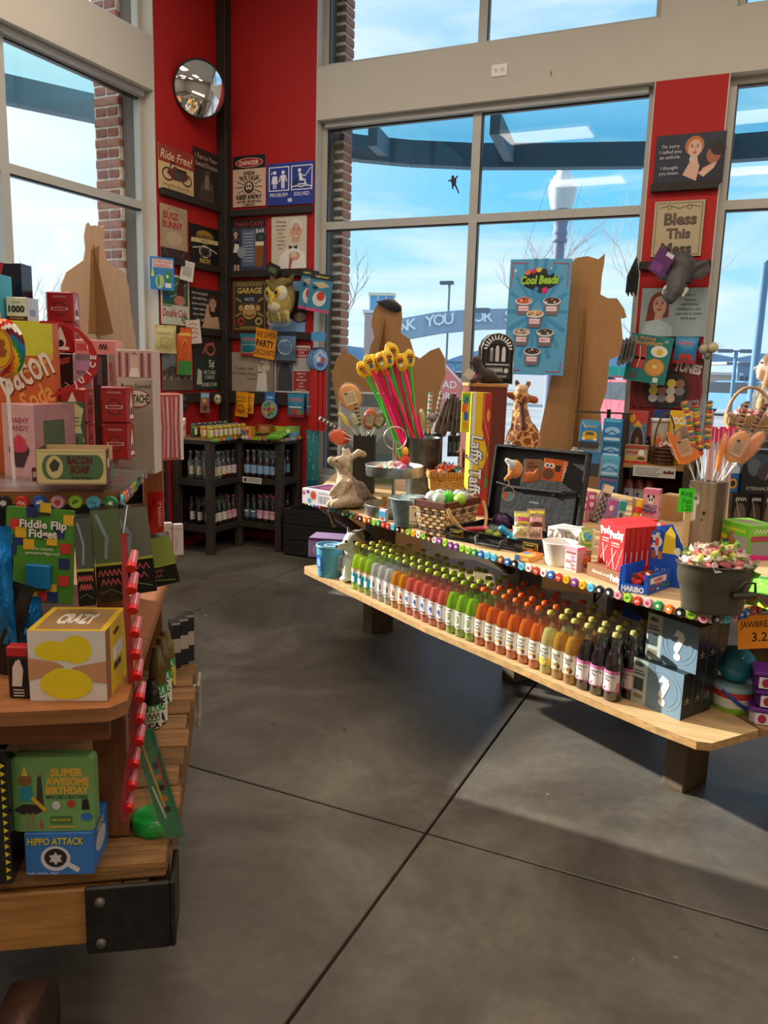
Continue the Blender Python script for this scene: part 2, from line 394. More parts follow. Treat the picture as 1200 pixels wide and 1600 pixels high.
def blob(prims,name,parent=None,mat='plush',voxel=.006,smooth=2,loc=(0,0,0),rz=0,kind_col=None,noise_col=None):
 """one continuous body from ellipsoids and tapered limbs. prims: ('b', centre, radii, colour[, euler]) or ('c', p0, r0, p1, r1, colour)"""
 mb=MB()
 for p in prims:
  if p[0]=='b':
   R=Euler(p[4]).to_matrix()if len(p)>4 else None
   mb.ball(p[1],p[2],p[3],mat,16,10,R)
  else:
   a,b=Vector(p[1]),Vector(p[3]);n=6
   mb.tube([a.lerp(b,i/n)for i in range(n+1)],[p[2]+(p[4]-p[2])*i/n for i in range(n+1)],p[5],mat,10)
   mb.ball(a,p[2],p[5],mat,10,6);mb.ball(b,p[4],p[5],mat,10,6)
 me=bpy.data.meshes.new('tmp');me.from_pydata(mb.v,[],mb.f);o=bpy.data.objects.new('tmp',me);COL.objects.link(o)
 md=o.modifiers.new('r','REMESH');md.mode='VOXEL';md.voxel_size=voxel
 if smooth:
  ms=o.modifiers.new('s','SMOOTH');ms.factor=.5;ms.iterations=smooth
 dg=bpy.context.evaluated_depsgraph_get();m2=bpy.data.meshes.new_from_object(o.evaluated_get(dg))
 bpy.data.objects.remove(o);bpy.data.meshes.remove(me)
 def dist(q,p):
  if p[0]=='b':
   d=q-Vector(p[1])
   if len(p)>4:d=Euler(p[4]).to_matrix().transposed()@d
   r=p[2]if isinstance(p[2],(list,tuple))else (p[2],)*3
   k=math.sqrt((d.x/r[0])**2+(d.y/r[1])**2+(d.z/r[2])**2);return (k-1)*min(r)
  a,b=Vector(p[1]),Vector(p[3]);ab=b-a;t=max(0,min(1,(q-a).dot(ab)/max(ab.dot(ab),1e-9)))
  return (q-a-ab*t).length-(p[2]+(p[4]-p[2])*t)
 ca=m2.color_attributes.new('Col','FLOAT_COLOR','CORNER');buf=[0.0]*(len(m2.loops)*4);li=0
 for pl in m2.polygons:
  q=Vector(pl.center);best=min(prims,key=lambda p:dist(q,p));c=C(best[3]if best[0]=='b' else best[5])
  if noise_col:c=C(noise_col(q,c,best))
  for l in pl.loop_indices:buf[4*l:4*l+4]=c
  pl.use_smooth=True
 ca.data.foreach_set('color',buf);m2.materials.clear();m2.materials.append(MATS[mat])
 ob=bpy.data.objects.new(name,m2);COL.objects.link(ob);m2.name=name
 if parent:ob.parent=parent
 ob.location=loc;ob.rotation_euler=(0,0,rz)
 return ob
# ================================================================== the setting
WB,WA=5.95,-4.31
WHITE,RED,ALU,DARK='c9c2b6','b0120f','b9b5ad','2b2320'
X0,X1,Y0=-4.31,5.2,-4.2
CEIL=4.8
# floor slabs with saw-cut joints
def concrete():
 m=bpy.data.materials.new('concrete');m.use_nodes=True;nt=m.node_tree;N=nt.nodes;L=nt.links;b=N['Principled BSDF']
 tc=N.new('ShaderNodeTexCoord')
 def nz(sc,det,ro=.6,dist=0):
  n=N.new('ShaderNodeTexNoise');n.inputs['Scale'].default_value=sc;n.inputs['Detail'].default_value=det;n.inputs['Roughness'].default_value=ro;n.inputs['Distortion'].default_value=dist
  L.new(tc.outputs['Object'],n.inputs['Vector']);return n
 a=nz(1.3,8,.65,.6);r=N.new('ShaderNodeValToRGB');e=r.color_ramp.elements
 e[0].position=.3;e[0].color=C('48423a');e[1].position=.72;e[1].color=C('827b70');k=e.new(.5);k.color=C('635c53')
 L.new(a.outputs['Fac'],r.inputs[0])
 f=nz(22,6,.7);r2=N.new('ShaderNodeMapRange');r2.inputs['From Min'].default_value=.3;r2.inputs['From Max'].default_value=.7;r2.inputs['To Min'].default_value=.86;r2.inputs['To Max'].default_value=1.12;L.new(f.outputs['Fac'],r2.inputs['Value'])
 mx=N.new('ShaderNodeMixRGB');mx.blend_type='MULTIPLY';mx.inputs[0].default_value=1;L.new(r.outputs[0],mx.inputs[1]);L.new(r2.outputs[0],mx.inputs[2])
 s=nz(7,3,.5,.4);r3=N.new('ShaderNodeValToRGB');r3.color_ramp.elements[0].position=.70;r3.color_ramp.elements[0].color=(0,0,0,1);r3.color_ramp.elements[1].position=.76;r3.color_ramp.elements[1].color=(.7,.7,.7,1);L.new(s.outputs['Fac'],r3.inputs[0])
 m2=N.new('ShaderNodeMixRGB');m2.inputs[2].default_value=C('3a332c');L.new(r3.outputs[0],m2.inputs[0]);L.new(mx.outputs[0],m2.inputs[1])
 w=nz(15,2,.5);r4=N.new('ShaderNodeValToRGB');r4.color_ramp.elements[0].position=.755;r4.color_ramp.elements[0].color=(0,0,0,1);r4.color_ramp.elements[1].position=.79;r4.color_ramp.elements[1].color=(.5,.5,.5,1);L.new(w.outputs['Fac'],r4.inputs[0])
 m3=N.new('ShaderNodeMixRGB');m3.inputs[2].default_value=C('b5aea2');L.new(r4.outputs[0],m3.inputs[0]);L.new(m2.outputs[0],m3.inputs[1])
 L.new(m3.outputs[0],b.inputs['Base Color'])
 rr=N.new('ShaderNodeMapRange');rr.inputs['To Min'].default_value=.3;rr.inputs['To Max'].default_value=.55;L.new(a.outputs['Fac'],rr.inputs['Value']);L.new(rr.outputs[0],b.inputs['Roughness'])
 b.inputs['Specular IOR Level'].default_value=.45
 bp=N.new('ShaderNodeBump');bp.inputs['Strength'].default_value=.12;bp.inputs['Distance'].default_value=.01;L.new(f.outputs['Fac'],bp.inputs['Height']);L.new(bp.outputs[0],b.inputs['Normal'])
 MATS['concrete']=m
concrete()
fl=setting('floor')
MB().box((.45,.9,-.08),(9.8,10.6,.06),'1c1a18','paint').build('joint_bed',fl)
xs=[X0-.2,-3.1,-.872,1.36,3.6,X1];ys=[Y0,-2.6,-.14,2.33,4.8,WB+.3]
for i in range(5):
 for j in range(5):
  a,b,c,d=xs[i]+.005,xs[i+1]-.005,ys[j]+.005,ys[j+1]-.005
  MB().box(((a+b)/2,(c+d)/2,-.025),(b-a,d-c,.05),'777777','concrete',bev=.003).build('slab',fl)
ce=setting('ceiling');MB().box((.45,.9,CEIL+.06),(9.9,10.6,.12),'d8d4cc','paint').build('ceiling_board',ce)
for i,(x,y)in enumerate(LAMPS):
 t=thing('ceiling_light','white troffer lamp with warm diffuser, lamp %s of the ceiling grid, above the frame'%ORD[i],'ceiling lamp',(x,y,4.7),group='ceiling lamps')
 MB().box((0,0,.05),(1.28,.68,.1),'d0d0d0','paint').build('housing',t)
mk('lamp_glow',.5,emit=1.5)
for o in [o for o in COL.objects if o.name.startswith('ceiling_light')]:
 MB().box((0,0,-.008),(1.2,.6,.012),'ffe2b8','lamp_glow').build('diffuser',o)
# walls.  back wall (window wall facing the camera)
T=.3
wb=setting('wall_back')
def wbox(mb,x0,x1,y0,y1,z0,z1,col,mat='paint'):mb.box(((x0+x1)/2,(y0+y1)/2,(z0+z1)/2),(abs(x1-x0),abs(y1-y0),abs(z1-z0)),col,mat)
SILL=.62
m=MB()
wbox(m,WA-.3,-3.41,WB,WB+T,0,CEIL,RED);m.build('red_corner_panel',wb)
m=MB();wbox(m,-3.41,X1,WB,WB+T,3.47,3.86,WHITE);wbox(m,-.82,X1,WB+.001,WB+T,3.86,3.861,WHITE);m.build('beam',wb)
m=MB();wbox(m,-.82,-.37,WB,WB+T,0,3.47,RED);m.build('red_pillar',wb)
m=MB();wbox(m,-.82,-.37,WB,WB+T,3.86,CEIL,WHITE);m.build('upper_pillar',wb)
m=MB();wbox(m,-3.41,-.82,WB,WB+T,0,SILL,WHITE);m.build('apron',wb)
m=MB();wbox(m,-.37,2.22,WB,WB+T,0,SILL,WHITE);m.build('apron',wb)
m=MB();wbox(m,2.22,2.67,WB,WB+T,0,3.47,RED);wbox(m,2.22,X1,WB,WB+T,3.86,CEIL,WHITE);wbox(m,2.67,X1,WB,WB+T,0,3.47,WHITE);m.build('far_end',wb)
wl=setting('wall_left')
m=MB();wbox(m,WA-T,WA,5.10,WB,0,CEIL,RED);m.build('red_corner_panel',wl)
m=MB();wbox(m,WA-T,WA,Y0,5.10,3.53,3.9,WHITE);m.build('beam',wl)
m=MB();wbox(m,WA-T,WA,Y0,5.10,0,SILL,WHITE);m.build('apron',wl)
m=MB();wbox(m,WA-T,WA,Y0,-.2,SILL,CEIL,WHITE);m.build('near_end',wl)
m=MB();wbox(m,WA-T,X1+T,Y0-T,Y0,0,CEIL,'b9b0a2');m.build('wall_front')['kind']='structure'
m=MB();wbox(m,X1,X1+T,Y0-T,WB+T,0,CEIL,'a8a096');m.build('wall_right')['kind']='structure'
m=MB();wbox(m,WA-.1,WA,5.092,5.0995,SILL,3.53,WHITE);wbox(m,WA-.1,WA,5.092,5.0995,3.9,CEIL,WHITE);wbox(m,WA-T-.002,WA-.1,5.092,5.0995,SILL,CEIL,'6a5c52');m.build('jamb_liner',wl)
m=MB()
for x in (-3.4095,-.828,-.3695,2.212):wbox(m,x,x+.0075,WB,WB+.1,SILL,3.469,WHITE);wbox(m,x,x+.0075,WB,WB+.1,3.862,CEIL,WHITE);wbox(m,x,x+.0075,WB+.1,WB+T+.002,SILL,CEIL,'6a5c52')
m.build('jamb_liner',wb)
# windows: frames of grey aluminium, every pane its own part
def window(name,axis,a0,a1,z0,z1,mulls,trans,fixed,head=.05):
 """axis 0: window in the back wall running along x; axis 1: in the left wall running along y. fixed = coordinate of the inner frame face"""
 w=setting(name);D=.06
 def bar(nm,p0,p1,q0,q1,d0=0,d1=D,col=ALU):
  m=MB()
  if axis==0:wbox(m,p0,p1,fixed+d0,fixed+d1,q0,q1,col,'plastic')
  else:wbox(m,fixed-d1,fixed-d0,p0,p1,q0,q1,col,'plastic')
  m.build(nm,w)
 e=.05
 bar('jamb',a0,a0+e,z0,z1);bar('jamb',a1-e,a1,z0,z1);bar('head_rail',a0+e,a1-e,z1-head,z1);bar('sill_rail',a0+e,a1-e,z0,z0+e)
 cuts=[a0+e]+[x for mu in mulls for x in (mu-.033,mu+.033)]+[a1-e]
 for mu in mulls:bar('mullion',mu-.033,mu+.033,z0+e,z1-head)
 zz=[z0+e]+[z for tr in trans for z in (tr-.03,tr+.03)]+[z1-head]
 for i in range(0,len(cuts),2):
  for tr in trans:bar('transom',cuts[i],cuts[i+1],tr-.03,tr+.03)
  for j in range(0,len(zz),2):
   x0,x1,y0,y1=cuts[i],cuts[i+1],zz[j],zz[j+1]
   g=.012
   bar('gasket',x0,x1,y1-g,y1,.012,.05,'191919');bar('gasket',x0,x0+g*.7,y0,y1-g,.012,.05,'191919')
   m=MB();q=(x0+.008,x1-.003,y0,y1-g)
   if axis==0:m.add([(q[0],fixed+.034,q[2]),(q[1],fixed+.034,q[2]),(q[1],fixed+.034,q[3]),(q[0],fixed+.034,q[3])],[(0,1,2,3)],'ffffff','window_glass')
   else:m.add([(fixed-.034,q[0],q[2]),(fixed-.034,q[1],q[2]),(fixed-.034,q[1],q[3]),(fixed-.034,q[0],q[3])],[(0,1,2,3)],'ffffff','window_glass')
   m.build('pane',w)
 return w
window('window_1',0,-3.41,-.82,SILL,3.47,[-2.093],[2.68],WB+.1,head=.045)
window('window_2',0,-.37,2.22,SILL,3.47,[.92],[2.68],WB+.1,head=.045)
window('window_3',1,-.2,5.10,SILL,3.53,[1.15,2.48,3.81],[2.715],WA-.1,head=.05)
window('window_4',0,-3.41,-.82,3.86,CEIL,[-2.083],[],WB+.1)
window('window_5',0,-.37,2.22,3.86,CEIL,[.92],[],WB+.1)
window('window_6',1,-.2,5.10,3.9,CEIL,[1.15,2.48,3.81],[],WA-.1)
# blind head boxes under the soffits
m=MB();wbox(m,-3.36,-.87,WB+.055,WB+.1,3.425,3.47,'a5a19a','plastic');m.build('trim_2')['kind']='structure'
m=MB();wbox(m,WA-.1,WA-.055,-.1,5.05,3.485,3.53,'a5a19a','plastic');m.build('trim_3')['kind']='structure'
# corner post
m=MB();m.box((WA+.045,WB-.045,2.4),(.09,.09,4.8),'2a211c','darkwood',bev=.006);m.build('trim_1')['kind']='structure'
# ================================================================== outside
def far_pt(x,y,dp):d=ray(x,y);return EYE+d*(dp/d.dot(FWD))
g=MB();g.add([(-400,6.45,-.06),(400,6.45,-.06),(400,900,-.06),(-400,900,-.06)],[(0,1,2,3)],'9da0a3','asphalt');g.add([(-400,-300,-.06),(-4.8,-300,-.06),(-4.8,6.45,-.06),(-400,6.45,-.06)],[(0,1,2,3)],'9da0a3','asphalt')
tag(g.build('ground_outside'),kind='structure')
m=MB();m.box((-1.5,7.6,-.02),(9,2.3,.1),'b9b6b0','asphalt');tag(m.build('sidewalk'),kind='structure')
# brick returns beside the two windows, every brick a part
bm_=MB().box((0,0,0),(.2,.1,.058),'a87462','brick',bev=.004).build('brick');BRICK=bm_.data;BRICK2=MB().box((0,0,0),(.095,.1,.058),'96604f','brick',bev=.004);BRICK2=BRICK2.build('b2');bd2=BRICK2.data;bpy.data.objects.remove(bm_);bpy.data.objects.remove(BRICK2)
def brick_pier(label,face,fx,lo,hi,out0):
 t=thing('brick_pier',label,'brick pier')
 zt=4.9
 core=MB()
 if face=='x':core.box(((lo+hi)/2,out0+.08,zt/2),(hi-lo-.016,.15,zt),'e0d6c8','brick')
 else:core.box((out0-.13,(lo+hi)/2,zt/2),(.24,hi-lo-.016,zt),'e0d6c8','brick')
 core.build('mortar_core',t)
 n=int(zt/.075)
 for k in range(6,n):
  z=.04+k*.075;sp=([(.08,None)]if face=='x' else [(.06,bd2),(.175,bd2)]if k%2 else [(.118,None)])
  for off,me in sp:
   me=me or BRICK;wd=.15 if face=='x' else .24
   if face=='x':share('brick',me,t,(fx-.046,out0+off,z),(0,0,PI/2),(wd/.2,1,1))
   else:share('brick',me,t,(out0-.01-off,fx+.046,z),(0,0,0),(1.2 if me is BRICK else 1.05,1,1))
brick_pier('red brick return outside the pane next to the high voltage sign','x',-3.318,-3.75,-3.318,WB+.3)
brick_pier('red brick return outside the pane behind the tall cardboard cut-out with pointed corners','y',5.06,5.06,5.44,WA-.31)
# glass canopies
def canopy(label,pts,zb,rafters,inner):
 t=thing('canopy',label,'canopy')
 n=len(pts);vs=[];
 b=MB()
 for i in range(n-1):
  a=Vector((*pts[i],zb));c=Vector((*pts[i+1],zb));d=(c-a).normalized();e=Vector((-d.y,d.x,0))*.06
  b.add([a-e,c-e,c+e,a+e,a-e+Vector((0,0,.2)),c-e+Vector((0,0,.2)),c+e+Vector((0,0,.2)),a+e+Vector((0,0,.2))],[(0,3,2,1),(4,5,6,7),(0,1,5,4),(2,3,7,6),(0,4,7,3),(1,2,6,5)],'4c6b82','paint')
 b.build('edge_beam',t)
 for p,q in rafters:
  a=Vector((*p,zb+.04));c=Vector((*q,zb+.04));d=(c-a).normalized();e=Vector((-d.y,d.x,0))*.04;h=Vector((0,0,.16))
  MB().add([a-e,c-e,c+e,a+e,a-e+h,c-e+h,c+e+h,a+e+h],[(0,3,2,1),(4,5,6,7),(0,1,5,4),(2,3,7,6),(0,4,7,3),(1,2,6,5)],'55748a','paint').build('rafter',t)
 poly=inner+pts;MB().prism(poly,zb+.205,zb+.22,'ffffff','canopy_glass').build('roof_glass',t)
q=[at(x,y,2,3.31)for x,y in ((523,246),(560,251.5),(640,259),(740,263.5),(870,263.5),(1005,262))];pts=[(p.x,p.y)for p in q]
pts=pts+[(3.5,pts[-1][1]+.05)]
canopy('blue steel and glass canopy outside the big window, over the street lamp',pts,3.31,[((-2.05,WB+.4),(pts[3][0]+.3,pts[3][1]+.1)),((-3.1,WB+.4),(pts[2][0]-.2,pts[2][1])),((-.6,WB+.4),(-.4,pts[-1][1]))],[(3.5,WB+.36),(-3.6,WB+.36)])
q=[at(x,y,2,3.46)for x,y in ((0,160),(154,192),(175,190))];pts=[(p.x,p.y)for p in q];d0=Vector((pts[0][0]-pts[1][0],pts[0][1]-pts[1][1])).normalized()
pts=[(pts[0][0]+d0.x*4,pts[0][1]+d0.y*4)]+pts[1:2]+[(WA-.55,pts[1][1]+.35)]
canopy('blue grey steel and glass canopy over the pane with the pointed cardboard cut-out',pts,3.46,[((WA-.5,4.1),(pts[1][0],4.3)),((WA-.5,2.6),(pts[1][0],2.8))],[(WA-.5,5.0),(WA-.5,0.5)])
# street lamp
p=far_pt(857,640,13);p.z=-.06
t=thing('street_lamp','grey street lamp post with white acorn globe beyond the glass','street lamp',p)
MB().lathe([(.2,0),(.2,.3),(.13,.5),(.095,.8),(.085,3.5),(.08,3.62)],'76819a','paint',16).build('post',t)
MB().lathe([(.085,3.6),(.115,3.62),(.115,3.66),(.09,3.68),(.115,3.73),(.115,3.77),(.1,3.8),(.115,3.92),(.16,4.04),(.16,4.09)],'76819a','paint',18,cap1=True).build('capital',t)
MB().lathe([(.15,4.09),(.18,4.16),(.21,4.32),(.222,4.42)],'c2ccd2','plastic',18).lathe([(.222,4.42),(.2,4.48),(.16,4.54),(.155,4.58),(.1,4.63),(.11,4.68),(.09,4.74),(.03,4.8)],'dde2e4','plastic',18).build('globe',t)
MB().lathe([(.04,4.79),(.02,4.82),(.02,4.85),(.03,4.88),(0.003,4.92)],'22262c','paint',10).build('finial',t)
# bare trees
def tree(x,y,dp,top,label,seed,col='8f8a86',spread=.55,r0=None):
 rnd=random.Random(seed);p=far_pt(x,y,dp);p.z=-.06;t=thing('bare_tree',label,'tree',p);H=top
 br=MB();tk=MB()
 def grow(a,d,l,r,lv):
  n=4;pts=[a]
  for i in range(n):
   d=(d+Vector((rnd.gauss(0,.13),rnd.gauss(0,.13),rnd.gauss(.06,.08)))).normalized();pts.append(pts[-1]+d*l/n)
  (tk if lv==0 else br).tube(pts,[r*(1-.45*i/n)for i in range(n+1)],col,'paint',5 if lv<2 else 3,caps=False)
  if lv>=4:return
  for i in range(2,n+1):
   for _ in range(1 if i<n else 2):
    az=rnd.uniform(0,2*PI);e=(d+Vector((math.cos(az),math.sin(az),.15))*spread).normalized()
    grow(pts[i],e,l*rnd.uniform(.55,.75),r*.5,lv+1)
 grow(Vector((0,0,0)),Vector((0,0,1)),H*.42,r0 or H*.012,0)
 tk.build('trunk',t);br.build('branches',t)
tree(972,640,13,4.6,'pale bare young tree outside between the tall cut-out and the red pillar',3,'a9a2a0',.5,.05)
tree(535,640,24,6.2,'thin bare tree outside by the brick return, above the orange lollipop',5,'7d7a78',.6)
tree(770,640,38,9.5,'bare tree far off behind the blue frozen treats poster',8,'9b9593',.6)
tree(60,640,30,5.6,'small bare tree low behind the number 1000 puzzle box',11,'8d8987',.6)
# brick tower with glass lantern and the arch with letters
A=far_pt(566,650,42);Bp=far_pt(618,650,42);u=(Bp-A);u.z=0;wdt=u.length;u.normalize();v=Vector((-u.y,u.x,0));rz=math.atan2(u.y,u.x)
t=thing('brick_tower','pink brick gate tower with glazed lantern at the end of the arch','tower',(A+u*wdt/2+v*.9)*1.0,rz);t.location.z=-.06
MB().box((0,0,2.15),(wdt,1.8,4.3),'b39a95','brick').build('brick_shaft',t)
MB().box((0,0,4.4),(wdt+.2,2.0,.16),'c8ccd2','paint').build('cornice',t)
MB().box((0,0,4.85),(wdt*.72,1.3,.8),'5f9cc4','gloss').build('lantern_glass',t)
f=MB()
for i in range(4):f.box((-wdt*.36+i*wdt*.24,-.66,4.85),(.06,.06,.8),'d6dbe0','paint')
f.build('lantern_bar',t);MB().box((0,0,5.3),(wdt*.8,1.5,.14),'d9d2b6','paint').build('lantern_roof',t)
ax=[far_pt(x,y,40)for x,y in ((600,512),(625,498),(680,488),(740,483),(800,482),(860,486),(930,497))]
lo=[far_pt(x,y,40)for x,y in ((600,545),(625,531),(680,521),(740,515),(800,514),(860,518),(930,529))]
t=thing('arch_sign','grey blue arch spanning the street with pale thank you letters','arch',ax[0])
b=MB();k=Vector((0.1,.45,0));n=len(ax);o=ax[0]
vs=[p-o for p in ax]+[p-o for p in lo]+[p-o+k for p in ax]+[p-o+k for p in lo]
b.add(vs,[(n+i,n+i+1,i+1,i)for i in range(n-1)]+[(2*n+i,2*n+i+1,3*n+i+1,3*n+i)for i in range(n-1)]+[(i,i+1,2*n+i+1,2*n+i)for i in range(n-1)]+[(n+i,3*n+i,3*n+i+1,n+i+1)for i in range(n-1)],'8fa2b8','paint')
b.build('arch_beam',t)
def along(f,L):
 f*=len(L)-1;i=min(int(f),len(L)-2);return L[i].lerp(L[i+1],f-i)
s='THANK YOU FOR SHOPPING';le=MB()
for i,ch in enumerate(s):
 if ch==' ':continue
 f=.03+.9*i/(len(s)-1);a=along(f,ax);c=along(f,lo);a2=along(f+.04,ax);c2=along(f+.04,lo);mid=c.lerp(a,.3)-o;uu=((a2-a)+(c2-c)).normalized();uy=(a-c).normalized()
 le.draw([('t',ch,.5,.5,.8,'dfe6ee',None,.02)],.55,.7,mid-Vector((.02,.1,0)),uu,uy,lift=.03)
le.build('lettering',t)
t=thing('traffic_camera_pole','thin grey pole carrying a lamp above the arch','lamp post',far_pt(694,640,44));t.location.z=-.06
MB().cyl((0,0,0),.07,6.1,'7d8a98','paint',8).build('pole',t);MB().box((-.15,0,6.15),(.7,.3,.18),'59636e','paint').build('lamp_head',t)
# mountains and a low building belt
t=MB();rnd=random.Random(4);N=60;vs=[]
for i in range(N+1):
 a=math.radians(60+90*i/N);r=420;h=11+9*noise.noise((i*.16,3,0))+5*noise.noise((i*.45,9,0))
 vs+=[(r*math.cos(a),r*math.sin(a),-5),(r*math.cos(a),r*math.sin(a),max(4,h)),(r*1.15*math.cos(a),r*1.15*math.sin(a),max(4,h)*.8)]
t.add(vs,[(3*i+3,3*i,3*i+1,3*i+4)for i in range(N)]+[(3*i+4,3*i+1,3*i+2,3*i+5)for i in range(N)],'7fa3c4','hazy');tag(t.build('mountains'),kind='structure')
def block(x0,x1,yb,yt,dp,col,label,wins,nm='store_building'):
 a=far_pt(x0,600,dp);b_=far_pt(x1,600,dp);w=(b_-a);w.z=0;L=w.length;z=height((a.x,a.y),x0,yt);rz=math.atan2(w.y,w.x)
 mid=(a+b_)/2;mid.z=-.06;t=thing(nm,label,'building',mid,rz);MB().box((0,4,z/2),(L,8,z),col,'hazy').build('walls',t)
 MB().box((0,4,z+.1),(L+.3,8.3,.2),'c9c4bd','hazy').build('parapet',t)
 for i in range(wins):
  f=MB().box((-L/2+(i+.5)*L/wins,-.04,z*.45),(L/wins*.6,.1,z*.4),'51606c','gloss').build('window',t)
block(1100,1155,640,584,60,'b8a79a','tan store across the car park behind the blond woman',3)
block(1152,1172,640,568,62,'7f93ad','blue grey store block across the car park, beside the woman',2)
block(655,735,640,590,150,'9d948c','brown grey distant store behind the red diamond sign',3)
block(930,990,640,585,150,'a89f98','pale distant store behind the green road signs',3)
# lamp posts in the car park
for i,(x,yt,dp,ar)in enumerate(((1141,546,32,2),(1147,566,48,2),(1172,405,14,1),(707,565,55,2),(724,482,25,0))):
 p=far_pt(x,640,dp);p.z=-.06;h=height(p,x,yt)
 t=thing('parking_lamp_post',['blue grey car park lamp post, taller of the pair before the tan store','blue grey car park lamp post, shorter of the pair before the tan store','tall slanting blue lamp post rising behind the woman','tiny far lamp post above the red diamond sign','thin pole under the arch with a camera arm'][i],'lamp post',p)
 if i==2:t.rotation_euler=(0,math.radians(0),0)
 MB().cyl((0,0,0),.07 if i!=4 else .05,h,'5f87a8','paint',8).build('pole',t)
 hd=MB()
 for s in ((-1,1)if ar==2 else (1,)):hd.box((s*.4,0,h),(.55,.25,.14),'5f6f80','paint');hd.box((s*.15,0,h),(.3,.06,.06),'5f6f80','paint')
 hd.build('lamp_head',t)
# cars
def car(x,y,dp,rz,col,label):
 p=far_pt(x,y,dp);p.z=-.06;t=thing('car',label,'car',p,rz)
 def body(prof,w,col,mat,inset=0):
  mb=MB();mb.M=Matrix.Rotation(PI/2,4,'X');mb.prism(prof,-w/2,w/2,col,mat);return mb
 body([(-2.2,.3),(2.2,.3),(2.25,.55),(2.1,.78),(1.1,.95),(-1.9,.98),(-2.2,.8)],1.75,col,'gloss').build('body',t)
 body([(1.1,.94),(.3,1.4),(-1.1,1.42),(-1.85,.97)],1.5,'39424c','gloss').build('windows',t)
 body([(.28,1.39),(.15,1.46),(-1.0,1.48),(-1.12,1.41)],1.46,col,'gloss').build('roof',t)
 for sx in (-1.4,1.4):
  for sy in (-.8,.8):
   w=MB();w.M=Matrix.Rotation(PI/2,4,'X');w.cyl((0,0,-.1),.33,.2,'22242a','rubber',14);o=w.build('wheel',t,(sx,sy,.33))
 l=MB()
 for sy in (-.6,.6):l.box((2.2,sy,.66),(.06,.3,.14),'f2f2ee','gloss');l.box((-2.2,sy,.75),(.06,.25,.14),'c03030','gloss')
 l.build('lights',t)
car(1136,648,34,2.6,'6f9fd2','light blue car parked outside behind the handled wicker basket')
car(990,652,21,2.2,'d85a68','pinkish red car parked outside beside the red pillar')
car(948,640,60,.3,'4aa0c0','small far teal car near the triangular road sign')
car(965,640,66,.3,'b04050','small far dark red car near the triangular road sign')
car(716,648,60,.2,'d9dde2','small far white car in the snowy car park')
car(735,646,70,.2,'a33b44','small far red car in the snowy car park by the window bar')
# road signs
p=far_pt(690,640,12);p.z=-.06;h=height(p,690,603);t=thing('road_work_sign','red orange diamond road sign outside beside the strong-armed cut-out','road sign',p,-_ya*-1)
MB().cyl((0,0.02,0),.03,h,'8a8f94','metal',8).build('post',t)
s=MB();r=.43;s.M=Matrix.Rotation(PI/2,4,'X');s.prism([(0,h-r),(r,h),(0,h+r),(-r,h)],-.01,.01,'e8867f','card');s.M=Matrix()
s.draw([('l',[(.5,.04),(.96,.5),(.5,.96),(.04,.5),(.5,.04)],.03,'f4e8e4'),('t','ROAD',.5,.6,.13,'fbeeea',.5),('t','WORK',.5,.4,.13,'fbeeea',.5)],2*r,2*r,(-r,-.012,h-r));s.build('diamond_plate',t)
p=far_pt(955,640,70);p.z=-.06;t=thing('highway_sign','pair of small green road signs on a far gantry','road sign',p,-.0)
for sx,k in ((-.1,0),(.9,1)):MB().box((sx,0,height(p,955,583)),(.9,.1,1.3),'1aa58c','card').build('panel',t)
MB().cyl((2.2,0,0),.1,height(p,955,560),'6b90a0','paint',8).box((1.2,.1,height(p,955,583)),(2.2,.08,.08),'6b90a0','paint').build('gantry',t)
p=far_pt(964,640,45);p.z=-.06;h=height(p,964,594);t=thing('yield_sign','small triangular give way sign on a pole far outside','road sign',p)
MB().cyl((0,0.03,0),.05,h,'9aa0a4','metal',8).build('post',t);s=MB();s.M=Matrix.Rotation(PI/2,4,'X');s.prism([(0,h-.4),(.42,h+.3),(-.42,h+.3)],-.02,.02,'c05560','card');s.prism([(0,h-.2),(.25,h+.2),(-.25,h+.2)],.02,.03,'f2eef0','card');s.build('plate',t)
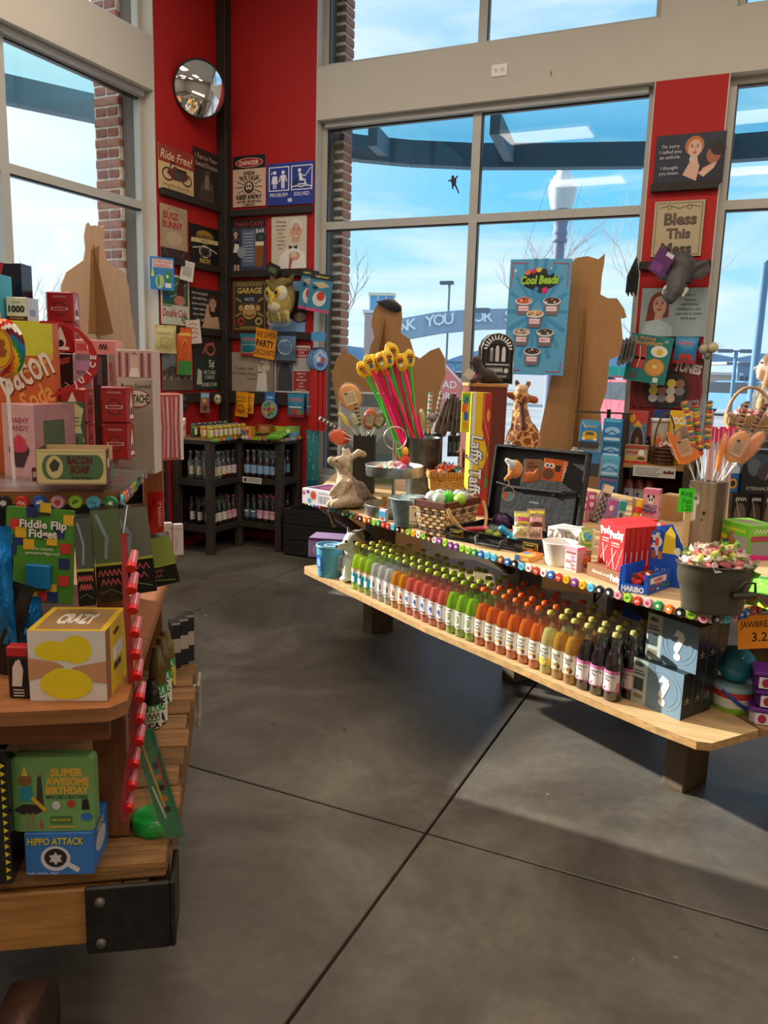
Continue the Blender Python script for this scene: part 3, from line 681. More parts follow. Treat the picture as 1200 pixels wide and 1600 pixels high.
# woman outside
p=far_pt(1197,600,7.2);p.z=-.01
S_=1.0
def woman():
 t=thing('person','woman outside the glass with long brown blond hair, dark coat, face turned aside','person',p,math.radians(10))
 sk,co,hr='e0b49a','4a4742','7a5c3e'
# facing -x
 body=blob([('b',(0,0,1.66),(.078,.07,.105),sk),('b',(-.045,0,1.625),(.05,.052,.07),sk),('c',(-.06,0,1.575),.03,(-.035,0,1.565),.035,sk),('c',(-.078,0,1.665),.012,(-.108,0,1.645),.014,sk),('b',(-.085,0,1.617),(.014,.022,.007),'b96f68'),('b',(-.085,0,1.604),(.013,.02,.007),'b96f68'),('b',(-.06,-.03,1.675),(.008,.009,.006),'6a4a3c'),('b',(-.06,.03,1.675),(.008,.009,.006),'6a4a3c'),('c',(-.066,-.045,1.7),.007,(-.075,-.012,1.702),.007,'6b4a36'),('c',(-.066,.045,1.7),.007,(-.075,.012,1.702),.007,'6b4a36'),('b',(.0,-.075,1.655),(.02,.012,.03),sk),('b',(.0,.075,1.655),(.02,.012,.03),sk),('c',(.015,0,1.58),.05,(.02,0,1.46),.055,sk),('c',(.02,-.15,1.42),.075,(.02,.15,1.42),.075,co),('c',(.02,0,1.4),.13,(.02,0,1.1),.13,co),('c',(.02,-.08,1.05),.13,(.02,.08,1.05),.13,co),('c',(.02,-.05,1.0),.15,(.02,0,.75),.17,co),('c',(.02,.05,1.0),.15,(.02,0,.75),.17,co),('c',(.02,-.2,1.42),.06,(.06,-.24,1.14),.05,co),('c',(.06,-.24,1.14),.048,(-.16,-.17,1.04),.038,co),('c',(-.17,-.165,1.035),.03,(-.23,-.13,1.03),.026,sk),('c',(.02,.2,1.42),.06,(.06,.24,1.14),.05,co),('c',(.06,.24,1.14),.048,(-.16,.17,1.04),.038,co),('c',(-.17,.165,1.035),.03,(-.23,.13,1.03),.026,sk),]+[('c',(-.23,sy*(.13-.012*i),1.04-.006*i),.009,(-.29,sy*(.115-.012*i),1.02-.006*i),.008,sk)for sy in (-1,1)for i in range(4)]+[('c',(-.2,sy*.14,1.05),.01,(-.24,sy*.11,1.075),.009,sk)for sy in (-1,1)]+[('c',(.02,-.09,.9),.09,(.02,-.09,.48),.06,'2b3040'),('c',(.02,-.09,.48),.06,(.04,-.09,.1),.04,'2b3040'),('c',(.02,.09,.9),.09,(.02,.09,.48),.06,'2b3040'),('c',(.02,.09,.48),.06,(.04,.09,.1),.04,'2b3040'),('c',(.05,-.09,.05),.045,(-.1,-.09,.04),.04,'33241c'),('c',(.05,.09,.05),.045,(-.1,.09,.04),.04,'33241c')],'body',t,'skin',.0095,1)
 hair=blob([('b',(.03,0,1.695),(.092,.092,.105),hr),('c',(.03,-.075,1.68),.05,(-.03,-.1,1.36),.045,'a07c50'),('c',(-.03,-.1,1.36),.05,(-.06,-.09,1.14),.03,'c09a66'),('c',(.03,.075,1.68),.05,(.0,.1,1.3),.05,hr),('c',(.09,0,1.66),.075,(.11,0,1.3),.09,hr),('c',(.11,0,1.3),.09,(.1,0,1.16),.04,'9a744a'),('c',(.06,-.09,1.6),.055,(.04,-.12,1.2),.06,'8a683f')],'hair',t,'plush',.011,1)
woman()
# ================================================================== builders for shop goods (local frame: x right, z up, front towards -y)
def pil_bend(w,h,t,flat=.12):
 def f(x,y,n):
  u,v=x/w,y/h;k=max(0,min(1,(v-flat)/(.5-flat)))if v<.5 else max(0,min(1,(1-v-flat)/(.5-flat)))
  d=t/2*(math.sin(k*PI/2)**.7)*(1-(2*u-1)**4)+.0006
  return Vector(((u-.5)*w*(1-.06*math.sin(PI*v)),-d-n-.0006,(v-.5)*h))
 return f
def prints(par,w,d,h,front=None,right=None,left=None,top=None,back=None):
 m=MB()
 if front:m.draw(front,w,h,(-w/2,-d/2,0))
 if right:m.draw(right,d,h,(w/2,-d/2,0),(0,1,0))
 if left:m.draw(left,d,h,(-w/2,d/2,0),(0,-1,0))
 if top:m.draw(top,w,d,(-w/2,-d/2,h),(1,0,0),(0,1,0))
 if m.v:return m.build('print',par)
def carton(name,label,cat,w,d,h,loc,rz=0,col='ffffff',front=None,right=None,left=None,top=None,mat='card',group=None,bev=.0012,rot=None):
 o=MB().box((0,0,h/2),(w,d,h),col,mat,bev=bev).build(name);o.location=loc;o.rotation_euler=rot if rot else (0,0,rz)
 tag(o,label,cat,group);prints(o,w,d,h,front,right,left,top);return o
def seat_on(bl,br,ytop,z,d):
 "base centre, turn, width, height of a box whose front bottom corners show at bl and br on the level z"
 a,b=at(bl[0],bl[1],2,z),at(br[0],br[1],2,z);u=b-a;w=u.length;rz=math.atan2(u.y,u.x)
 c=(a+b)/2+Vector((-u.y,u.x,0)).normalized()*d/2
 return c,rz,w,height(a,bl[0],ytop)-z
def carton_on(name,label,cat,bl,br,ytop,z,d,col,front=None,right=None,left=None,top=None,mat='card',group=None):
 c,rz,w,h=seat_on(bl,br,ytop,z,d)
 return carton(name,label,cat,w,d,h,c,rz,col,front,right,left,top,mat,group)
def wall_xy(ax,val,x0,y0,x1,y1):
 "centre, width, height of what the photograph shows between x0,y0 and x1,y1 on a wall plane"
 c=at((x0+x1)/2,(y0+y1)/2,ax,val);l=at(x0,(y0+y1)/2,ax,val);r=at(x1,(y0+y1)/2,ax,val);t=at((x0+x1)/2,y0,ax,val);b=at((x0+x1)/2,y1,ax,val)
 return c,(r-l).length,t.z-b.z
WRZ={0:PI/2,1:0}
def tin_sign(label,ax,x0,y0,x1,y1,col,items,off=.012,tilt=0,name='tin_sign',cat='sign',w=None,h=None,mat='card',back=.1,th=.004):
 val=WA+off if ax==0 else WB-off
 c,ww,hh=wall_xy(ax,val,x0,y0,x1,y1);w=w or ww;h=h or hh
 c=c-Vector((0,0,h/2))
 o=MB().box((0,0,h/2),(w,th,h),col,mat,bev=.0008).build(name);o.location=c;o.rotation_euler=Euler((0,tilt,WRZ[ax]),'XYZ')
 tag(o,label,cat);prints(o,w,th,h,items);return o
def pegged(o,n,ax,val,z,x=0):
 "short wire peg from the wall through the hanging hole of a pack (a part of the pack)"
 L=(val-WA)if ax==0 else (WB-val)
 MB().tube([(x,L-.001,z),(x,-.006,z),(x,-.012,z+.008)],.002,'9a9a9a','metal',6).build('peg_hook',o)
def hung(name,label,cat,kind,ax,x0,y0,x1,y1,off,col,items=None,t=.02,tilt=0,mat=None,turn=0,group=None,hook=True):
 val=WA+off if ax==0 else WB-off
 c,w,h=wall_xy(ax,val,x0,y0,x1,y1)
 if ax==0:w*=.587/(.587*math.cos(turn)-.81*math.sin(turn))
 if kind=='bag':
  o=MB().pillow((0,0,0),w,h,t,col,mat or 'bag').build(name);o.location=c
  if items:MB().draw(items,w,h,bend=pil_bend(w,h,t)).build('print',o)
 else:
  o=MB().box((0,0,0),(w,.003,h),col,mat or 'card').build(name);o.location=c
  if items:MB().draw(items,w,h,(-w/2,-.0015,-h/2)).build('print',o)
 o.rotation_euler=Euler((0,tilt,WRZ[ax]+turn),'XYZ');tag(o,label,cat,group)
 if hook:pegged(o,0,ax,val,h/2-.012)
 return o,w,h
# little pictures for prints
def face(x,y,s,skin,hair,a=1.0,long=0):
 "head with hair, for printed portraits; s = half width; a = aspect w/h of the print"
 r=[('e',x,y+s*.25*a,s*1.25,s*1.35*a,hair)]
 if long:r+=[('p',[(x-s*1.3,y+s*.3*a),(x-s*1.6,y-s*2.2*a),(x-s*.5,y-s*2*a),(x+s*.2,y)],hair),('p',[(x+s*1.25,y+s*.3*a),(x+s*1.3,y-s*1.6*a),(x+s*.5,y-s*1.8*a)],hair)]
 r+=[('p',[(x-s*.4,y-s*.6*a),(x-s*.5,y-s*2.0*a),(x+s*.6,y-s*2.0*a),(x+s*.4,y-s*.6*a)],skin),('e',x+s*.08,y-s*.1*a,s*.88,s*1.2*a,skin),('e',x-s*.3,y+s*.12*a,s*.18,s*.09*a,'2a1a16',8),('e',x+s*.42,y+s*.12*a,s*.18,s*.09*a,'2a1a16',8),('l',[(x-s*.5,y+s*.36*a),(x-s*.15,y+s*.42*a)],s*.09,'3a2a20'),('l',[(x+s*.25,y+s*.42*a),(x+s*.6,y+s*.36*a)],s*.09,'3a2a20'),('l',[(x+s*.12,y+s*.1*a),(x+s*.2,y-s*.28*a),(x+s*.02,y-s*.3*a)],s*.07,'9a6a52'),('e',x+s*.08,y-s*.65*a,s*.28,s*.11*a,'a8322c',10)]
 return r
def lines(ls,x,y,dy,h,col,mw=.8,bold=.008,sh=0):return [('t',l,x,y-i*dy,h,col,mw,bold,sh)for i,l in enumerate(ls)]
def rays(x,y,n,r0,r1,w,col,a=1):return [('l',[(x+r0*math.cos(2*PI*i/n),y+r0*a*math.sin(2*PI*i/n)),(x+r1*math.cos(2*PI*i/n),y+r1*a*math.sin(2*PI*i/n))],w,col)for i in range(n)]
# ------------------------------------------------------------------ ledges that carry the signs
def ledge(ax,x0,y0,x1,y1,th,label,dep=.045):
 val=WA if ax==0 else WB;a,b=at(x0,y0,ax,val),at(x1,y1,ax,val)
 z=(a.z+b.z)/2;k=1-ax
 o=MB();L=abs(b[k]-a[k]);o.box((0,-dep/2,-th/2),(L,dep,th),'2c231e','darkwood',bev=.004)
 ob=o.build('picture_ledge');c=(a+b)/2;c.z=z;c[ax]=val;ob.location=c;ob.rotation_euler=(0,0,WRZ[ax]);tag(ob,label,'ledge');return z
EA=(346,0);
zs=[ledge(1,359,331,490,321,.055,'dark wood ledge under the high voltage and problem solved signs'),ledge(1,359,427,489,419,.055,'dark wood ledge under the bar menu and the white-haired man signs'),ledge(1,359,521,489,519,.055,'dark wood ledge under the garage sign and the owl mask'),ledge(1,359,614,490,614,.10,'deep dark wood ledge above the orange candy bags and the round blue pack'),ledge(0,248,291,342,324,.055,'dark wood ledge under the motorbike and castle signs'),ledge(0,250,398,342,418,.055,'dark wood ledge under the red cartoon lettering and bikes signs'),ledge(0,253,507,342,517,.055,'dark wood ledge under the soda bottle and quarrelling woman signs'),ledge(0,254,612,342,615,.08,'dark wood ledge under the battle picture and bubble gum card sign')]
ledge(1,1018,290,1124,281,.055,'short dark ledge under the embracing couple sign on the red pillar')
ledge(1,1000,412,1112,405,.055,'short dark ledge behind the elephant mask on the red pillar')
ledge(1,992,530,1096,524,.05,'short dark ledge on the red pillar over the breakfast gummy card')
SG=tin_sign
# left wall of the corner
SG('weathered red and cream tin sign with an old motorbike and script title',0,249,233,303,303,'d8bb84',[('r',0,.62,1,.38,'9c3a2c'),('t','Ride Free!',.5,.8,.2,'e8d0a0',.92,.01,.25),('o',.25,.38,.16,.15,.03,'4a2a24'),('o',.78,.36,.15,.14,.03,'3c2a26'),('p',[(.22,.42),(.45,.6),(.7,.52),(.85,.42),(.7,.3),(.4,.28)],'6b2f28'),('e',.55,.4,.13,.1,'4c4440'),('l',[(.25,.4),(.36,.66),(.46,.64)],.03,'3a2622'),('r',.5,.5,.28,.07,'2c2220'),('t','Getting From Here to There',.5,.15,.07,'8a4a2c',.8,0,.2),('t','Outside & Behind',.5,.06,.07,'8a4a2c',.8,0,.2)])
SG('dark grey tin sign with pale blackletter lines over a stone castle',0,303,236,342,322,'2e2623',lines(['I Fart in Your','General Direction'],.5,.86,.13,.09,'b9a58c',.85,.01)+[('p',[(.25,.05),(.3,.4),(.4,.42),(.42,.62),(.6,.64),(.62,.45),(.75,.4),(.8,.05)],'5a4c40'),('p',[(.42,.1),(.45,.55),(.58,.55),(.62,.1)],'8a7864'),('e',.5,.2,.3,.1,'453a31')])
SG('worn tan tin sign with red cartoon lettering and a dark lower band',0,251,323,293,410,'b99c7c',[('r',0,0,1,.24,'3a2a26'),('t','BUGS',.38,.82,.13,'b52a24',.62,.03),('t','BUNNY',.45,.66,.13,'b52a24',.72,.03),('e',.5,.42,.3,.12,'c8ae90'),('o',.5,.5,.48,.48,.015,'8d7258')])
SG('black tin sign with gold banner, engine and bikes lettering',0,297,354,343,420,'17130f',[('e',.5,.74,.3,.16,'a37f2c'),('t','STREETCAR',.5,.72,.12,'17130f',.8,.02),('p',[(.05,.58),(.95,.62),(.95,.72),(.05,.68)],'d9c58e'),('t','CUSTOM',.5,.645,.06,'17130f',.6),('o',.5,.4,.2,.15,.03,'cfc6b4'),('l',[(.1,.45),(.35,.5),(.65,.5),(.9,.42)],.025,'cfc6b4'),('r',.35,.28,.3,.22,'5f5a52'),('e',.5,.4,.12,.09,'23201d'),('t','BIKES',.5,.17,.13,'c9a84a',.7,.03)])
SG('green and white soda sign with a hand holding a cola bottle',0,252,430,296,508,'d9d4c0',[('r',.05,.4,.9,.56,'3f6a4c'),('l',[(.1,.5),(.5,.6),(.9,.85)],.03,'8fb09a'),('l',[(.1,.7),(.4,.75),(.8,.95)],.03,'8fb09a'),('p',[(.5,.42),(.62,.9),(.74,.95),(.8,.9),(.8,.42)],'5a2018'),('e',.65,.5,.2,.1,'c8826a'),('r',.1,.48,.2,.1,'2f5f9c'),('t','Double Cola',.47,.24,.16,'b03a30',.85,.02,.2),('e',.82,.12,.11,.08,'44604c'),('t','5¢',.82,.12,.09,'e8e2cc',.2,.02),('r',.05,.36,.3,.03,'8a8272')])
SG('dark tin sign with white lines beside a bored brown-haired woman',0,298,452,345,514,'2e2724',[('r',0,.0,.55,1,'2b2624')]+face(.72,.66,.13,'cfa487','6a4630',.78,0)+[('p',[(.35,.02),(.5,.34),(.6,.42),(.68,.3),(.9,.34),(.98,.02)],'d0a68a'),('p',[(.4,.1),(.53,.6),(.6,.62),(.6,.3)],'d0a68a')]+lines(['How come people','who think they','know everything','never seem to','know when to','shut up?'],.3,.88,.13,.07,'e8e4dc',.5,.004))
SG('brown landscape picture sign with a crowd under a grey sky',0,254,545,301,610,'6f5f4e',[('r',0,.5,1,.5,'7a7f88'),('e',.3,.75,.3,.1,'8f939a'),('p',[(0,.45),(.3,.6),(.6,.5),(1,.58),(1,.3),(0,.3)],'50463a')]+[('e',.06+.075*i,.3+.06*((i*7)%3),.03,.05,['b3a48c','8d6a4c','41382f'][i%3],8)for i in range(13)])
SG('dark green tin sign for five cent picture cards and bubble gum',0,303,526,342,609,'2a3a32',[('r',.05,.62,.9,.35,'3a2a28'),('o',.66,.76,.2,.12,.06,'b5675c'),('l',[(.35,.68),(.5,.85),(.8,.88)],.06,'b5675c'),('e',.7,.5,.2,.11,'24302b'),('t','5¢',.7,.5,.14,'dfe2d4',.36,.02),('t','PICTURE',.62,.33,.07,'e0dcc8',.5,.01),('t','CARDS',.62,.24,.07,'e0dcc8',.4,.01),('t','BUBBLE GUM',.6,.1,.07,'e0dcc8',.6,.01),('p',[(.1,.1),(.15,.4),(.3,.35),(.3,.1)],'cfc9b4')])
# back wall of the corner
SG('black and cream warning sign with a red oval and a skull',1,364,243,415,323,'d9b9a2',[('r',0,.74,1,.26,'161210'),('e',.5,.86,.42,.095,'cfc0b0',24),('e',.5,.86,.4,.085,'a81e1e',24),('t','DANGER',.5,.86,.085,'e8ddd0',.66,.02),('t','HIGH',.5,.66,.08,'1c1614',.5,.03),('t','VOLTAGE',.5,.56,.08,'1c1614',.74,.03)]+rays(.5,.38,16,.18,.4,.018,'1c1614',.78)+[('e',.5,.38,.15,.12,'1c1614'),('e',.5,.39,.1,.085,'d9b9a2'),('e',.46,.4,.03,.025,'1c1614',8),('e',.54,.4,.03,.025,'1c1614',8),('r',.46,.31,.08,.03,'1c1614'),('t','KEEP AWAY',.5,.19,.085,'1c1614',.9,.03),('t','UNITED STATES STEEL',.5,.095,.045,'1c1614',.9,.015),('t','COMPANY',.5,.035,.045,'1c1614',.5,.015)])
SG('blue tin sign of two framed pictograms about a problem solved',1,417,254,490,320,'263b96',[('r',.04,.34,.44,.58,'e6e8f2'),('r',.06,.365,.4,.53,'263b96'),('r',.52,.34,.45,.58,'e6e8f2'),('r',.54,.365,.41,.53,'263b96'),('e',.17,.78,.035,.045,'f2f2f4'),('p',[(.12,.7),(.22,.7),(.24,.52),(.1,.52)],'f2f2f4'),('r',.135,.4,.025,.14,'f2f2f4'),('r',.18,.4,.025,.14,'f2f2f4'),('p',[(.08,.74),(.13,.82),(.12,.76)],'f2f2f4'),('e',.35,.78,.035,.045,'f2f2f4'),('r',.31,.56,.08,.16,'f2f2f4'),('r',.315,.4,.03,.18,'f2f2f4'),('r',.355,.4,.03,.18,'f2f2f4'),('l',[(.3,.7),(.27,.56)],.022,'f2f2f4'),('l',[(.4,.7),(.43,.56)],.022,'f2f2f4'),('e',.7,.8,.035,.045,'f2f2f4'),('p',[(.68,.74),(.73,.74),(.78,.58),(.7,.56)],'f2f2f4'),('l',[(.73,.7),(.82,.66),(.93,.84)],.015,'f2f2f4'),('l',[(.72,.57),(.82,.57),(.82,.48)],.03,'f2f2f4'),('r',.66,.46,.2,.025,'f2f2f4'),('l',[(.54,.42),(.64,.44),(.74,.41),(.84,.44),(.95,.41)],.02,'f2f2f4'),('p',[(.55,.5),(.66,.62),(.66,.46),(.55,.44)],'18244e'),('t','PROBLEM',.26,.25,.09,'eef0f6',.4,.008),('t','SOLVED',.75,.25,.09,'eef0f6',.36,.008),('e',.5,.11,.05,.05,'cfd6ee')])
SG('blue black bar menu sign with a waitress, a beer glass and a dartboard',1,362,343,415,423,'3a4254',[('r',0,.84,1,.16,'1a1216'),('t','MAN CAVE',.52,.91,.1,'8c3434',.85,.03),('r',.3,.08,.42,.72,'5a6a84'),('t','BAR',.84,.77,.08,'eef0f2',.26,.01,.1),('o',.86,.64,.12,.09,.04,'15141a'),('e',.86,.64,.08,.06,'3d5a4a')]+[('r',.36,.72-.06*i,.28,.012,'c6ccd6')for i in range(10)]+face(.12,.72,.07,'d3a98c','1c1516',.64,1)+[('p',[(.02,.1),(.03,.56),(.22,.58),(.26,.1)],'17141a'),('p',[(.05,.36),(.1,.54),(.22,.52),(.24,.36)],'e4e0dc'),('e',.3,.36,.13,.11,'8d99a8'),('r',.08,.0,.06,.12,'c99e84'),('r',.17,.0,.06,.12,'c99e84'),('p',[(.74,.06),(.7,.5),(.96,.5),(.92,.06)],'8a4e22'),('r',.71,.48,.24,.08,'ead8b4')])
SG('cream tin sign of a smiling white-haired man in a bow tie',1,424,338,479,420,'d6c9b2',[('p',[(.2,.0),(.25,.25),(.5,.4),(.7,.42),(.95,.28),(.98,.0)],'ece6dc')]+[('e',.7,.82,.17,.14,'dcd8d2'),('e',.7,.7,.145,.17,'d8a284'),('e',.56,.7,.03,.05,'d8a284',8),('e',.85,.7,.03,.05,'d8a284',8),('r',.6,.5,.2,.14,'d29c7e'),('l',[(.6,.76),(.68,.77)],.02,'8d847a'),('l',[(.74,.77),(.81,.76)],.02,'8d847a'),('e',.65,.73,.025,.01,'2c211c',8),('e',.77,.73,.025,.01,'2c211c',8),('l',[(.71,.73),(.73,.66),(.69,.65)],.015,'b07a5e'),('p',[(.62,.6),(.71,.64),(.8,.6),(.71,.61)],'e4dfd8'),('p',[(.5,.37),(.5,.45),(.62,.41),(.74,.45),(.74,.37),(.62,.405)],'2a2420'),('e',.66,.24,.16,.09,'d6a184'),('r',.58,.22,.14,.1,'e2c9a8'),('p',[(.5,.0),(.52,.2),(.62,.2),(.56,.0)],'b05a52')]+lines(['Drinking','can cause','memory','loss...','or even','worse,','memory','loss.'],.28,.9,.072,.045,'4c4238',.4,.002))
SG('yellow and black garage sign with a capped monkey face',1,364,438,416,518,'40341f',[('r',.03,.03,.94,.94,'7c6a36'),('r',.06,.06,.88,.88,'3c3220'),('t','GREASE MONKEY',.5,.91,.06,'b8a062',.85,.01),('t','GARAGE',.5,.8,.11,'d2b65e',.85,.03),('l',[(.1,.3),(.9,.65)],.05,'a08a4c'),('l',[(.9,.3),(.1,.65)],.05,'a08a4c'),('e',.5,.45,.28,.22,'6a4a26'),('e',.5,.38,.2,.14,'c09a5c'),('e',.24,.46,.07,.06,'c09a5c'),('e',.76,.46,.07,.06,'c09a5c'),('e',.42,.48,.06,.04,'f0e6c0'),('e',.58,.48,.06,.04,'f0e6c0'),('e',.43,.475,.02,.018,'15100a',8),('e',.57,.475,.02,.018,'15100a',8),('l',[(.36,.33),(.5,.29),(.64,.33)],.03,'4a2414'),('p',[(.24,.56),(.3,.7),(.7,.7),(.76,.56)],'26324e'),('t','NUTZ',.5,.63,.06,'cfd3d8',.3,.015),('o',.25,.2,.11,.08,.05,'b03a2c'),('o',.78,.2,.11,.08,.05,'b8a062'),('t','GARAGE OPEN',.5,.08,.05,'d2b65e',.8,.01)])
SG('blue sky picture sign of a dark cow, half hidden by the owl mask',1,420,440,477,519,'7fa8d8',[('e',.3,.8,.25,.08,'d5e4f2'),('e',.3,.2,.35,.1,'c4dcf4'),('p',[(.55,.3),(.6,.75),(.75,.82),(1,.78),(1,.2),(.8,.18)],'2e2a2e'),('p',[(.58,.74),(.52,.84),(.66,.8)],'2e2a2e'),('e',.85,.3,.16,.09,'8d7468')])
SG('beige tin sign quoting a bearded sage in profile',1,360,551,427,612,'a99a88',[('p',[(.62,0),(.66,.3),(.7,.5),(.68,.75),(.78,.92),(.95,.85),(1,.6),(1,0)],'8d8173'),('p',[(.66,.5),(.64,.58),(.68,.75),(.78,.9),(.9,.85),(.92,.6),(.8,.5)],'cdbfae'),('p',[(.66,.5),(.6,.02),(.86,.02),(.84,.5)],'e0d8cc'),('e',.72,.66,.02,.02,'2a211c',8),('l',[(.68,.72),(.77,.71)],.02,'4a3d33'),('l',[(.66,.5),(.74,.5)],.02,'4a3d33'),('t','"I never said',.32,.6,.085,'3c332c',.55,.004),('t','half of these things"',.32,.47,.085,'3c332c',.6,.004),('t','Confucius',.5,.34,.06,'3c332c',.3,.004)])
SG('grey photo and red text sign about tonight and low standards',1,429,540,484,614,'d8d4ce',[('r',.03,.03,.5,.94,'6a6a6c'),('p',[(.1,.04),(.12,.4),(.2,.62),(.4,.62),(.5,.4),(.5,.04)],'3c3c40'),('e',.3,.74,.09,.1,'9a9490'),('r',.2,.8,.2,.06,'2a2a2c'),('r',.56,.74,.42,.22,'a52a24')]+lines(['FORECAST','FOR','TONIGHT'],.77,.92,.065,.045,'f0e8e0',.38,.006)+[('r',.56,.5,.42,.22,'b9b2aa'),('r',.54,.05,.45,.42,'a82c26')]+lines(['Alcohol,','Low','Standards','and','Poor','Decisions'],.765,.42,.068,.045,'f4ece4',.4,.006))
# convex mirror on the corner
mp_=atpl(312,139,(WA+.16,5.6,3.6),(1,-.35,-.1));md=Vector((.8,-.52,-.2)).normalized()
def mirror():
 t=thing('convex_mirror','round convex mirror with black rim high in the red corner','mirror',mp_);t.rotation_mode='QUATERNION';t.rotation_quaternion=md.to_track_quat('Z','Y')
 r=.205;prof=[(r*math.sin(a),.05*math.cos(a)-.05*math.cos(1.35))for a in [1.35*i/12 for i in range(12,-1,-1)]]
 prof=[(r*i/12,.045*(1-(i/12)**2))for i in range(12,-1,-1)]
 mk('mirror',.02,metal=1);MB().lathe(prof,'f4f4f4','mirror',40).build('mirror_face',t)
 MB().tube([(r*math.cos(2*PI*i/40),r*math.sin(2*PI*i/40),0)for i in range(40)],.008,'15110f','rubber',8,closed=True).build('rim',t)
 MB().lathe([(r,-.004),(r*.8,-.03),(.02,-.05)],'1b1715','rubber',24).build('back_shell',t)
 inv=md.to_track_quat('Z','Y').inverted();wpt=inv@(Vector((WA,mp_.y+.02,mp_.z+.0))-mp_);wpt2=inv@(Vector((WA,mp_.y+.02,mp_.z))-mp_)
 MB().tube([(0,0,-.045),(0,0,-.07),wpt],.01,'1b1715','metal',8).build('bracket',t)
mirror()
t=thing('wall_outlet','white double power outlet on the beam over the big window','outlet',at(780.5,110,1,WB),0)
MB().box((0,-.004,0),(.12,.008,.082),'e8e4dc','plastic',bev=.003).build('cover_plate',t)
for s in (-1,1):
 f=MB();f.M=Matrix.Rotation(PI/2,4,'X');f.lathe([(.0175,.008),(.0175,.011)],'dcd8d0','plastic',16,(s*.024,0,0),cap1=True);f.M=Matrix()
 f.draw([('r',.3,.25,.1,.3,'1a1a1a'),('r',.3,.6,.1,.25,'1a1a1a'),('e',.68,.5,.1,.14,'1a1a1a',8)],.03,.03,(s*.024-.015,-.011,-.015));f.build('receptacle',t)
o=MB().tube([(0,0,0),(.004,-.02,-.005),(.006,-.026,.012)],.003,'3a3430','metal',6).build('wall_hook');o.location=at(861,116,1,WB);tag(o,'tiny dark nail hook in the beam, well to the side of the outlet','hook')
o=blob([('b',(0,0,0),(.022,.006,.03),'20242c'),('b',(-.01,0,.035),(.013,.006,.013),'20242c'),('c',(-.015,0,.015),.007,(-.045,0,.008),.005,'20242c'),('c',(.012,0,.02),.007,(.03,0,.04),.005,'20242c'),('c',(.01,0,-.02),.008,(.03,0,-.055),.006,'20242c'),('c',(.03,0,-.055),.006,(.045,0,-.085),.005,'20242c'),('c',(-.01,0,-.02),.007,(-.005,0,-.05),.006,'20242c')],'wall_climber_toy',None,'rubber',.0035,1);o.location=at(709,284,1,WB+.12);tag(o,'tiny black sticky man toy climbing the window pane','toy')
# ------------------------------------------------------------------ things hung in the corner
hung('toy_pack','blue toy card with green monster figures hung at the red corner edge','toy pack','card',0,233,402,273,453,.05,'2f86c8',[('r',.1,.68,.85,.26,'d8c8d0'),('t','STRANGE',.52,.87,.1,'e0604c',.8,.02),('t','FRIENDS',.52,.74,.1,'e0604c',.8,.02),('e',.75,.4,.14,.2,'3a8c4c'),('e',.72,.42,.05,.05,'f0f0e8',10),('e',.4,.25,.18,.22,'a9c8b0'),('r',.3,.12,.1,.3,'4d9c58'),('r',.45,.12,.1,.3,'c8c050'),('p',[(.05,.4),(.12,.75),(.18,.4)],'e8d84a'),('r',.62,.08,.25,.14,'e4e8ea')],turn=-.5)
hung('paper_tag','white speech-bubble paper tag printed with black lines, on the red corner','tag','card',0,282,408,303,439,.05,'e4ddd4',[('t','HOW TO USE',.5,.85,.07,'2a2624',.8)]+[('r',.15,.7-.09*i,.7,.03,'3a3634')for i in range(6)],tilt=.15,mat='paper',turn=-.4)
hung('candy_bag','crumpled pale gold pouch hanging by the orange hot dog pack','bag','bag',0,240,508,277,552,.06,'c9b878',[('t','gummy',.4,.7,.12,'7a6a34',.6),('e',.5,.4,.3,.18,'b8a564')],t=.05,turn=-.6)
hung('candy_pack','long orange and green hot dog gummy pack on the corner rack','candy pack','bag',0,275,512,301,586,.06,'d85a1c',[('r',.05,0,.9,.3,'3f8a3a'),('e',.5,.45,.3,.32,'d8902c'),('e',.5,.45,.16,.28,'c24a20'),('t','HOT DOG',.5,.86,.08,'f6e060',.85,.02),('r',.5,.02,.45,.1,'c8402c')],t=.03,turn=-.5)
hung('paper_tag','torn white paper tag with red handwriting beside the hot dog pack','tag','card',0,291,500,314,537,.05,'dccdc0',[('l',[(.2,.8),(.5,.86),(.75,.78)],.05,'b8403a'),('l',[(.25,.62),(.5,.68),(.8,.6)],.05,'b8403a'),('l',[(.2,.42),(.6,.5),(.8,.4)],.05,'b8403a'),('l',[(.3,.22),(.7,.3)],.05,'b8403a')],tilt=-.1,mat='paper',turn=-.4)
def fish_pack(x0,y0,x1,y1,off,label,tilt):
 hung('toy_pack',label,'toy pack','card',1,x0,y0,x1,y1,off,'2f7fa0',[('r',0,.84,1,.16,'1c2024'),('t','TEMPORARY',.5,.92,.05,'e8e070',.85,.01),('p',[(.1,.75),(.6,.8),(.9,.7),(.5,.62)],'c8b48c'),('e',.5,.35,.3,.2,'d8d4d0'),('e',.55,.42,.18,.12,'c8402c'),('r',0,0,1,.08,'c84a78'),('e',.25,.62,.12,.05,'1a2630')],tilt=tilt,turn=.25)
fish_pack(470,422,494,484,.07,'blue toy pack with red shells hung by the white window jamb, rear of two',.12)
fish_pack(484,428,516,488,.1,'blue toy pack with red shells hung by the white window jamb, front of two',.14)
hung('candy_bag','teal candy bag with red foot strip over the beige sage sign','bag','bag',1,375,521,403,555,.05,'2f7f90',[('r',.05,.1,.9,.4,'a8b4a4'),('t','FIZZY',.5,.72,.2,'e0503c',.8,.03,.2),('r',0,0,1,.1,'c02c2c')],t=.03)
